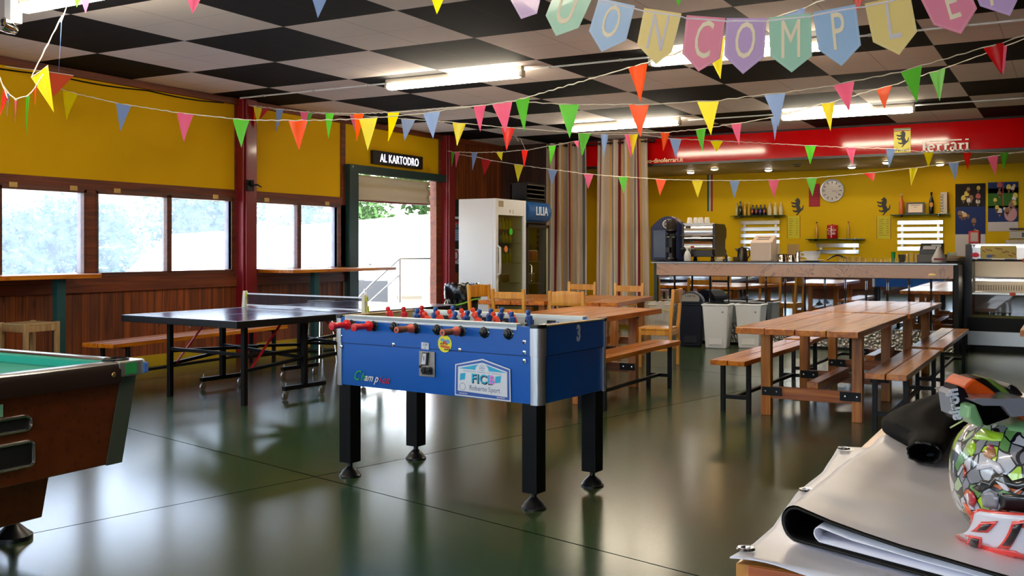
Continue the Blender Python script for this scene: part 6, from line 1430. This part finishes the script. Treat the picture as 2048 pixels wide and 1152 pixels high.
# ------------------------------------------------------------------ foreground table
tb = thing('display_table', 'orange-brown wooden table in the foreground under the tarpaulin', 'table', (0, 3.0, 0))
M_TT = wood('honey_table_wood', '#a8641c', '#c07f2c', '#cf9440', 'y', 1.2, .32, .4, knots=False); M_TE = wood('orange_edge_wood', '#a04c1c', '#b45c26', '#c46c34', 'x', 1.2, .35, .3, knots=False)
MB().b2(-.575, .62, -1.09, 1.14, .712, .75).build('tabletop', M_TT, tb, bevel=.003)
m = MB(); m.b2(-.55, .60, -1.095, -1.07, .62, .749); m.b2(-.55, .60, 1.09, 1.12, .62, .72); m.b2(-.545, -.52, -1.07, 1.1, .62, .712); m.b2(.57, .595, -1.07, 1.1, .62, .712); m.build('apron', M_TE, tb, bevel=.003)
for sx in (-.49, .54):
    for sy in (-1.02, 1.05): MB().b2(sx-.04, sx+.04, sy-.04, sy+.04, 0, .712).build('leg', M_TE, tb, bevel=.004)
# ------------------------------------------------------------------ folded tarpaulin
tp = thing('folded_tarpaulin', 'grey-white folded tarpaulin with metal eyelets lying on the foreground table', 'tarpaulin', (0, 0, .752))
def tarp_mat():
    m = mat('tarpaulin', '#ecebf4', .32, noise_amt=.10, nscale=5, bump=.10); return m
M_TP = tarp_mat(); M_TPB = mat('tarpaulin_black', '#050506', .5, spec=.3)
# lower sheet
edge = [(1.905, -.585), (2.0, -.57), (2.16, -.566), (2.32, -.582), (2.48, -.594), (2.76, -.592), (3.0, -.612), (3.11, -.622), (3.14, -.60), (3.16, -.50)]
def ex(y):
    for (y0, x0), (y1, x1) in zip(edge, edge[1:]):
        if y <= y1: return x0+(x1-x0)*(y-y0)/(y1-y0)
    return edge[-1][1]
rows = []
for j in range(46):
    y = 1.905+(3.155-1.905)*j/45; row = []
    for k in range(41):
        x = ex(y)+(.52-ex(y))*(k/40)**1.2
        yn = y-.035*(1-j/45)*min(1, (x+.585)/.25) if j < 12 else y
        z = .004+.005*(1+noise.noise((x*6, y*5, 1.)))+(.006*math.sin((x+.58)*26) if j == 0 else 0)
        row.append((x, yn, z))
    rows.append(row)
MB().grid(rows).build('lower_sheet', M_TP, tp, smooth=True, solid=.003)
# upper fold: C-shaped section open to the right, swept along Y
def sweep(sec, y0f, y1f, n, shrink=.0, dz=None):
    rows = []
    for j in range(n+1):
        s = j/n; row = []
        for x, z in sec:
            yy = y0f(x)+(y1f(x)-y0f(x))*s; f = 1-.55*s**1.5
            nz_ = .007*noise.noise((x*7, yy*5, 3.))+.004*noise.noise((x*16+yy*5, yy*11, 8.))+.008*math.exp(-((yy-2.35-x*.4)/.06)**2)*max(0, z-.03)*10*(x > -.42)
            row.append((x+.03*s+.0*z, yy, max(.017, .018+(z-.018)*f+(nz_ if z > .03 else 0))))
        rows.append(row)
    return rows
def csec(xl, xr, zb, zt, zr, n=12):
    r = (zt-zb)/2; sec = [(xr-(xr-xl-r)*k/10, zb) for k in range(11)]
    sec += [(xl+r-r*math.sin(PI*k/n), zb+r-r*math.cos(PI*k/n)) for k in range(1, n)]
    sec += [(xl+r+(xr-xl-r)*(k/14), zt-(zt-zr)*(k/14)**.6+.006*math.sin(PI*k/14)) for k in range(15)]
    return sec
front = lambda x: 2.055-.42*(x+.49)-.02
M1 = MB().grid(sweep(csec(-.522, .50, .018, .092, .030), front, lambda x: 3.40-.1*x, 40)).build('upper_fold', M_TP, tp, smooth=True, fixn=False)
M2 = MB().grid(sweep(csec(-.515, .50, .024, .087, .026), lambda x: front(x)-.004, lambda x: 3.36-.1*x, 40)).build('black_lining', M_TPB, tp, smooth=True, solid=.004)
MB().grid(sweep(csec(-.452, .50, .029, .056, .022), lambda x: front(x)+.012, lambda x: 3.3-.1*x, 30)).build('inner_fold', M_TP, tp, smooth=True, solid=.003)
M_EY = mat('eyelet_metal', '#a8a8b0', .2, 1.)
for x, y, z in ((-.568, 1.955, .014), (-.575, 2.495, .016), (-.598, 3.07, .016), (-.30, 2.0, .018)):
    MB().lathe([(.009, 0), (.010, .004), (.016, .0045), (.019, .001), (.018, 0)], (x, y, z), 22, caps=False).build('eyelet', M_EY, tp, smooth=True)
# ------------------------------------------------------------------ black cloth
bc = thing('black_cloth', 'black stretch cloth garment with an open tube end lying beside the helmet', 'garment', (0, 0, 0))
rings = [(-.330, 2.70, .818, .040, .026), (-.330, 2.715, .819, .044, .031), (-.336, 2.82, .816, .045, .032), (-.345, 2.93, .806, .052, .033), (-.385, 3.00, .808, .088, .040), (-.41, 3.13, .808, .112, .042), (-.385, 3.32, .812, .105, .046), (-.36, 3.5, .814, .10, .048), (-.33, 3.66, .81, .085, .042), (-.31, 3.76, .80, .05, .028), (-.30, 3.80, .795, .012, .010)]
rows = []
for i, (x, y, z, rw, rh) in enumerate(rings):
    z += .03
    rows.append([(x+rw*math.cos(2*PI*k/32)*(1+.10*noise.noise((k*.6, i*.8, 2.))), y+.02*noise.noise((k*.4, i, 5.))-.25*rw*math.cos(2*PI*k/32)*(i > 3), max(.797, z+rh*math.sin(2*PI*k/32)*(1+.18*noise.noise((k*.5, i*.9, 7.))))) for k in range(32)])
inner = [[(p[0]*1+(-.338-p[0])*.12, p[1]+.0, p[2]+(.848-p[2])*.12) for p in rows[0]], [(p[0]+(-.338-p[0])*.2, p[1]+.06, p[2]+(.848-p[2])*.2) for p in rows[0]], [(-.338, 2.93, .80)]*32]
M_CL = mat('black_fabric', '#050507', .8, spec=.15)
o = MB().grid(inner[::-1]+rows, closed=True).build('cloth', M_CL, bc, smooth=True, subd=1)
MB().tube([Vector(p)+Vector((0, -.001, 0)) for p in rows[0]]+[rows[0][0]], .0028, 6, cap=False).build('hem', mat('hem_black', '#101014', .5), bc, smooth=True)
# ------------------------------------------------------------------ motocross helmet
hc = Vector((-.062, 2.16, .965)); hm = thing('motocross_helmet', 'motocross helmet in green, grey, black and orange graphics at the right edge of the table', 'helmet', hc, YAW)
def helm_mat():
    m = bpy.data.materials.new('helmet_graphics'); m.use_nodes = True; nt = m.node_tree; N = nt.nodes; L = nt.links; b = N['Principled BSDF']
    tc = N.new('ShaderNodeTexCoord'); nz = N.new('ShaderNodeTexNoise'); nz.inputs['Scale'].default_value = 9; nz.inputs['Detail'].default_value = 2; L.new(tc.outputs['Object'], nz.inputs['Vector'])
    ad = N.new('ShaderNodeMix'); ad.data_type = 'VECTOR'; ad.inputs[0].default_value = .07; L.new(tc.outputs['Object'], ad.inputs[4]); L.new(nz.outputs[1], ad.inputs[5])
    v = N.new('ShaderNodeTexVoronoi'); v.inputs['Scale'].default_value = 36; L.new(ad.outputs[1], v.inputs['Vector'])
    sp = N.new('ShaderNodeSeparateColor'); L.new(v.outputs['Color'], sp.inputs[0])
    r = ramp(nt, [(0, '#8a8a92'), (.22, '#a9c79a'), (.36, '#c2c4cc'), (.52, '#6ea05a'), (.60, '#9a98a4'), (.72, '#cfd0d8'), (.80, '#4a4852'), (.86, '#b4e02a'), (.95, '#d8703a')]); r.color_ramp.interpolation = 'CONSTANT'; L.new(sp.outputs[0], r.inputs[0])
    v2 = N.new('ShaderNodeTexVoronoi'); v2.feature = 'DISTANCE_TO_EDGE'; v2.inputs['Scale'].default_value = 36; L.new(ad.outputs[1], v2.inputs['Vector'])
    lt = N.new('ShaderNodeMath'); lt.operation = 'LESS_THAN'; lt.inputs[1].default_value = .05; L.new(v2.outputs[0], lt.inputs[0])
    mx = N.new('ShaderNodeMix'); mx.data_type = 'RGBA'; L.new(lt.outputs[0], mx.inputs[0]); L.new(r.outputs[0], mx.inputs[6]); mx.inputs[7].default_value = lin('#16121c')
    # large colour regions by height: green crown, grey middle, black lower part
    sx = N.new('ShaderNodeSeparateXYZ'); L.new(ad.outputs[1], sx.inputs[0])
    r3 = ramp(nt, [(0, '#000000'), (.335, '#ffffff'), (.345, '#ffffff'), (.62, '#ffffff')]); 
    mr = N.new('ShaderNodeMapRange'); mr.inputs[1].default_value = -.17; mr.inputs[2].default_value = .17; L.new(sx.outputs[2], mr.inputs[0])
    gt = N.new('ShaderNodeMath'); gt.operation = 'LESS_THAN'; gt.inputs[1].default_value = .30; L.new(mr.outputs[0], gt.inputs[0])
    m2 = N.new('ShaderNodeMix'); m2.data_type = 'RGBA'; L.new(gt.outputs[0], m2.inputs[0]); L.new(mx.outputs[2], m2.inputs[6]); m2.inputs[7].default_value = lin('#101016')
    g2 = N.new('ShaderNodeMath'); g2.operation = 'GREATER_THAN'; g2.inputs[1].default_value = .78; L.new(mr.outputs[0], g2.inputs[0])
    gm = N.new('ShaderNodeMath'); gm.operation = 'MULTIPLY'; gm.inputs[1].default_value = .75; L.new(g2.outputs[0], gm.inputs[0])
    m3 = N.new('ShaderNodeMix'); m3.data_type = 'RGBA'; L.new(gm.outputs[0], m3.inputs[0]); L.new(m2.outputs[2], m3.inputs[6]); m3.inputs[7].default_value = lin('#8fbf86')
    L.new(m3.outputs[2], b.inputs['Base Color']); setin(b, Roughness=.3, Coat_Weight=1., Coat_Roughness=.04); return m
M_HG = helm_mat()
ha, hb, hcz, hz0 = .150, .165, .128, -.045
def shell_y(x, z, k=1.):
    q = 1-(abs(x)/(ha*k))**2.3-(abs(z-hz0)/(hcz*k))**2.3
    return -hb*k*(max(q, 0)**.45)
rows = []
for j in range(25):
    ph = -PI/2+PI*j/24; cz = math.copysign(abs(math.sin(ph))**.8, math.sin(ph)); cr = math.cos(ph)**.8 if math.cos(ph) > 0 else 0
    rows.append([(ha*cr*math.copysign(abs(math.cos(t_))**.9, math.cos(t_)), hb*cr*math.copysign(abs(math.sin(t_))**.9, math.sin(t_)), hz0+hcz*cz) for t_ in [2*PI*k/48 for k in range(48)]])
MB().grid(rows, closed=True).build('shell', M_HG, hm, smooth=True)
def patch(name, poly, mt, k, par=hm, th=.003, cuts=4):
    P = poly
    bm = bmesh.new(); vs = [bm.verts.new((p[0], 0, p[1])) for p in P]; f = bm.faces.new(vs)
    bmesh.ops.triangulate(bm, faces=[f]); 
    for _ in range(cuts):
        long = [e for e in bm.edges if e.calc_length() > .012]
        if not long: break
        bmesh.ops.subdivide_edges(bm, edges=long, cuts=1); bmesh.ops.triangulate(bm, faces=bm.faces[:])
    for v in bm.verts: v.co.y = shell_y(v.co.x, v.co.z, k)
    me = bpy.data.meshes.new(name); bm.to_mesh(me); bm.free(); me.materials.append(mt); me.shade_smooth()
    o = bpy.data.objects.new(name, me); COL.objects.link(o); o.parent = par
    md = o.modifiers.new('thick', 'SOLIDIFY'); md.thickness = th; md.offset = 0; return o
M_HR = mat('helmet_red', '#f0443c', .25, coat=1.); M_HW = mat('helmet_white', '#e8e4ec', .25, coat=1.); M_HK = mat('helmet_black', '#0a0a0e', .3, coat=1.); M_HO = mat('helmet_orange', '#f05a14', .3, coat=1.); M_HL = mat('helmet_lime', '#b8e83a', .3, coat=1.); M_HGR = mat('helmet_grey', '#8c8c94', .3, coat=1.); M_HGN = mat('helmet_green', '#86b87c', .3, coat=1.); M_HOL = mat('helmet_olive', '#6a8a30', .35, coat=.6); M_HS = mat('helmet_skin', '#c48a60', .3, coat=1.)
# white chin plate with red outline and angular lettering
pk = patch('chin_plate', [(-0.166, -0.1439), (-0.1735, -0.0794), (-0.1683, -0.0695), (-0.1184, -0.0617), (-0.0767, -0.0594), (-0.038, -0.083), (-0.0352, -0.1316), (-0.0744, -0.1475), (-0.1035, -0.1564), (-0.1437, -0.1555), (-0.1545, -0.1565)], M_HR, 1.30, th=.008)
patch('plate_white', [(-0.1722, -0.1355), (-0.1733, -0.0801), (-0.1688, -0.0727), (-0.1197, -0.0654), (-0.0798, -0.063), (-0.0456, -0.0843), (-0.0452, -0.1244), (-0.0797, -0.1384), (-0.1081, -0.1444), (-0.1512, -0.1388), (-0.1646, -0.1431)], M_HW, 1.32, pk)
patch('letter_red', [(-0.1718, -0.1164), (-0.1673, -0.0913), (-0.1505, -0.0828), (-0.1576, -0.1092), (-0.1655, -0.1132)], M_HR, 1.335, pk); patch('letter_black', [(-0.1698, -0.1107), (-0.1661, -0.0952), (-0.1581, -0.0902), (-0.1617, -0.1045)], M_HK, 1.35, pk)
patch('letter_red', [(-0.1633, -0.1502), (-0.1707, -0.1266), (-0.1608, -0.1233), (-0.1489, -0.1596), (-0.1542, -0.1596)], M_HR, 1.335, pk); patch('letter_black', [(-0.1657, -0.145), (-0.1693, -0.1307), (-0.1636, -0.1285), (-0.1561, -0.1534), (-0.1597, -0.1521)], M_HK, 1.35, pk)
patch('letter_red', [(-0.1414, -0.136), (-0.1349, -0.0787), (-0.1204, -0.0728), (-0.0863, -0.0708), (-0.1027, -0.0802), (-0.1243, -0.0882), (-0.1287, -0.1334)], M_HR, 1.335, pk); patch('letter_black', [(-0.1398, -0.1271), (-0.1332, -0.0839), (-0.1227, -0.0785), (-0.1309, -0.1258)], M_HK, 1.35, pk)
patch('letter_red', [(-0.1515, -0.1564), (-0.1472, -0.1402), (-0.1212, -0.1352), (-0.099, -0.145), (-0.1312, -0.1542)], M_HR, 1.335, pk)
# bands and graphics on the shell
patch('dark_band', [(-0.1473, -0.0488), (-0.14, -0.0275), (-0.1344, -0.028), (-0.1274, -0.0107), (-0.1245, -0.0205), (-0.116, -0.0113), (-0.1113, -0.0201), (-0.0949, -0.0108), (-0.0271, -0.0007), (-0.022, -0.0298), (-0.0964, -0.0341), (-0.129, -0.0308), (-0.1422, -0.0535)], M_HK, 1.012)
patch('white_streak', [(-0.1284, -0.0248), (-0.119, -0.0269), (-0.1115, -0.0389), (-0.0967, -0.0268), (-0.1081, -0.0397), (-0.1206, -0.0378)], M_HW, 1.02)
patch('dark_recess', [(-0.1241, -0.0441), (-0.0964, -0.0411), (-0.0302, -0.0344), (-0.0299, -0.0659), (-0.0957, -0.0717), (-0.1229, -0.0745)], M_HK, 1.012)
patch('orange_patch', [(-0.148, -0.0864), (-0.1474, -0.0862), (-0.1413, -0.1002), (-0.1321, -0.1206), (-0.1424, -0.1026)], M_HO, 1.02)
patch('red_streak', [(-0.15, -0.0125), (-0.1498, -0.0133), (-0.1506, -0.0252), (-0.1521, -0.0367)], M_HO, 1.02)
patch('lime_patch', [(-0.1076, 0.0432), (-0.0972, 0.0551), (-0.1118, 0.0544), (-0.1201, 0.0466), (-0.1225, 0.0446), (-0.1313, 0.0342), (-0.1266, 0.0377)], M_HL, 1.03)
patch('lime_patch', [(-0.1381, 0.0211), (-0.1308, 0.0323), (-0.132, 0.0285), (-0.1428, 0.0065), (-0.1422, 0.0113)], M_HL, 1.02)
patch('green_dome', [(-0.0973, 0.0621), (-0.0702, 0.074), (-0.0397, 0.0813), (0.0078, 0.0824), (0.0267, 0.0827), (-0.0028, 0.0654), (-0.0701, 0.0593), (-0.086, 0.0594), (-0.0982, 0.0592)], M_HGN, 1.015)
patch('orange_stripe', [(-0.0512, 0.0821), (-0.0382, 0.0837), (-0.0003, 0.0807), (-0.0092, 0.0762), (-0.051, 0.0785), (-0.0572, 0.0806)], M_HO, 1.03)
patch('lime_patch', [(-0.0423, 0.0827), (-0.0133, 0.0909), (0.0098, 0.1014), (0.0469, 0.1027), (0.0414, 0.083), (-0.0198, 0.0855)], M_HL, 1.025)
patch('face_patch', [(-0.1325, 0.0174), (-0.1244, 0.029), (-0.1187, 0.0283), (-0.1214, 0.0175), (-0.1288, 0.0104), (-0.1328, 0.0118)], M_HS, 1.02); patch('pink_patch', [(-0.1251, 0.0304), (-0.1192, 0.0345), (-0.1196, 0.0298), (-0.1254, 0.0256)], mat('helmet_pink', '#c8405a', .3, coat=1.), 1.025)
patch('grey_arc', [(-0.1443, -0.0146), (-0.138, 0.0016), (-0.1288, 0.0104), (-0.1211, 0.0069), (-0.1184, -0.0065), (-0.1242, -0.0115), (-0.1297, -0.0022), (-0.1386, -0.0093)], M_HW, 1.02)
patch('red_patch', [(-0.15, -0.0611), (-0.1482, -0.0553), (-0.1449, -0.0698), (-0.1443, -0.0862), (-0.147, -0.0833)], mat('helmet_crimson', '#c81c30', .3, coat=1.), 1.02); patch('white_patch', [(-0.15, -0.0699), (-0.149, -0.0597), (-0.146, -0.0799), (-0.1422, -0.0891), (-0.1429, -0.0969)], M_HW, 1.015)
patch('grey_grid', [(-0.1418, -0.0555), (-0.134, -0.0437), (-0.1254, -0.0525), (-0.1261, -0.0757), (-0.1383, -0.0793)], M_HGR, 1.015)
# top: black eye opening, grey rim, orange and green wings, side tab
def plate(name, poly, mt, y0, y1, par=hm, bev=.002):
    return MB().prism(poly, (0, y1, 0), (1, 0, 0), (0, 0, 1), y1-y0).build(name, mt, par, bevel=bev)
M_TAB = mat('tab_dark', '#160812', .6, spec=.2); M_HOLE = mat('opening_black', '#030304', .9, spec=.05)
plate('rim', [(-0.1744, 0.1217), (-0.1572, 0.1253), (-0.1174, 0.1235), (-0.0758, 0.1253), (-0.0124, 0.1163), (-0.0215, 0.0946), (-0.0993, 0.091), (-0.1083, 0.1018), (-0.1156, 0.1109), (-0.1518, 0.1109), (-0.1681, 0.1181)], M_HGR, -.10, .06)
plate('eye_opening', [(-0.1566, 0.1122), (-0.1082, 0.1122), (-0.0991, 0.0976), (-0.0955, 0.0866), (-0.1374, 0.072), (-0.1484, 0.0848)], M_HOLE, -.085, .05)
plate('orange_wing', [(-0.1591, 0.1351), (-0.1498, 0.1463), (-0.1395, 0.1529), (-0.1142, 0.137), (-0.0927, 0.1211), (-0.1385, 0.122), (-0.1498, 0.122)], M_HO, -.04, .05, bev=.004)
plate('dark_wing', [(-0.1302, 0.1503), (-0.1142, 0.1512), (-0.1066, 0.1494), (-0.0537, 0.1191), (-0.083, 0.1172), (-0.1047, 0.1333)], M_HK, -.02, .05, bev=.004)
plate('green_wing', [(-0.1123, 0.1516), (-0.102, 0.1506), (-0.0775, 0.1337), (-0.0644, 0.1206), (-0.0756, 0.1206), (-0.0963, 0.1375)], M_HOL, -.03, .04, bev=.004)
plate('black_wing', [(-0.0719, 0.1337), (-0.0662, 0.1412), (-0.0531, 0.1337), (-0.0418, 0.1206), (-0.0437, 0.1149), (-0.0625, 0.1187)], M_HK, -.03, .05, bev=.004)
tabp = plate('side_tab', [(-0.1923, 0.1308), (-0.1868, 0.1455), (-0.1731, 0.1381), (-0.1593, 0.1125), (-0.1675, 0.0941), (-0.1804, 0.0776), (-0.1914, 0.0886), (-0.1978, 0.118)], M_TAB, -.075, -.02, bev=.003)
plate('tab_side', [(-0.1992, 0.1273), (-0.1937, 0.1364), (-0.1882, 0.0924), (-0.1937, 0.0888)], M_HGR, -.076, -.02, tabp, .001)
a0 = (-0.1786, 0.0831); text('brand_lettering', 'airoh', .030, M_HW, (a0[0]-.002, -.0765, a0[1]), (-.14, 0, 1), (-1, 0, -.14), tabp, .001, 'LEFT', bold=.0012, sx=.92)
a1 = (-0.1909, 0.0979); text('brand_lettering', 'HELMET', .008, M_HK, (a1[0], -.0772, a1[1]), (-.12, 0, 1), (-1, 0, -.12), tabp, .0005, 'LEFT')
plate('lime_hinge', [(-0.1817, 0.1124), (-0.1691, 0.116), (-0.1547, 0.0818), (-0.1583, 0.0728), (-0.1727, 0.0782), (-0.1835, 0.0908)], M_HGN, -.11, -.03, bev=.004)
q0, q1 = (-0.1674, 0.0536), (-0.1129, 0.0845)
MB().tube([(q0[0], shell_y(q0[0], q0[1], 1.04), q0[1]), (q1[0], shell_y(q1[0], q1[1], 1.04), q1[1])], .0016, 6).build('pale_line', mat('pale_line', '#d8e0a0', .3), hm)

# ------------------------------------------------------------------ separate loose pieces into parts of their own
def split_parts(names):
    for o in [x for x in COL.objects if x.type == 'MESH' and x.name.split('.')[0] in names]:
        me = o.data
        if me.users > 1: continue
        n = len(me.vertices); par = list(range(n))
        def find(a):
            while par[a] != a: par[a] = par[par[a]]; a = par[a]
            return a
        for e in me.edges:
            a, b = find(e.vertices[0]), find(e.vertices[1])
            if a != b: par[a] = b
        isl = {}
        for p in me.polygons: isl.setdefault(find(p.vertices[0]), []).append(p)
        if len(isl) < 2: continue
        for k_, (r_, ps) in enumerate(isl.items()):
            ids = {}; vs = []; fs = []
            for p in ps:
                f_ = []
                for v in p.vertices:
                    if v not in ids: ids[v] = len(vs); vs.append(me.vertices[v].co[:])
                    f_.append(ids[v])
                fs.append(f_)
            m2 = bpy.data.meshes.new(me.name); m2.from_pydata(vs, [], fs)
            for mt in me.materials: m2.materials.append(mt)
            for q, p in zip(m2.polygons, ps): q.material_index = p.material_index; q.use_smooth = p.use_smooth
            m2.update(); c = o.copy(); c.data = m2; COL.objects.link(c)
        bpy.data.objects.remove(o)
split_parts({'apron', 'foot', 'hour_mark', 'clip', 'bolt', 'bearing_screw', 'leg_rail', 'long_bar', 'cross_bar', 'silver_rail', 'short_rim', 'cushion', 'eyelet', 'orange_label', 'bracket', 'back_panel_', 'slot_', 'stripe', 'line', 'vent', 'edge_trim', 'red_edge', 'ring'})
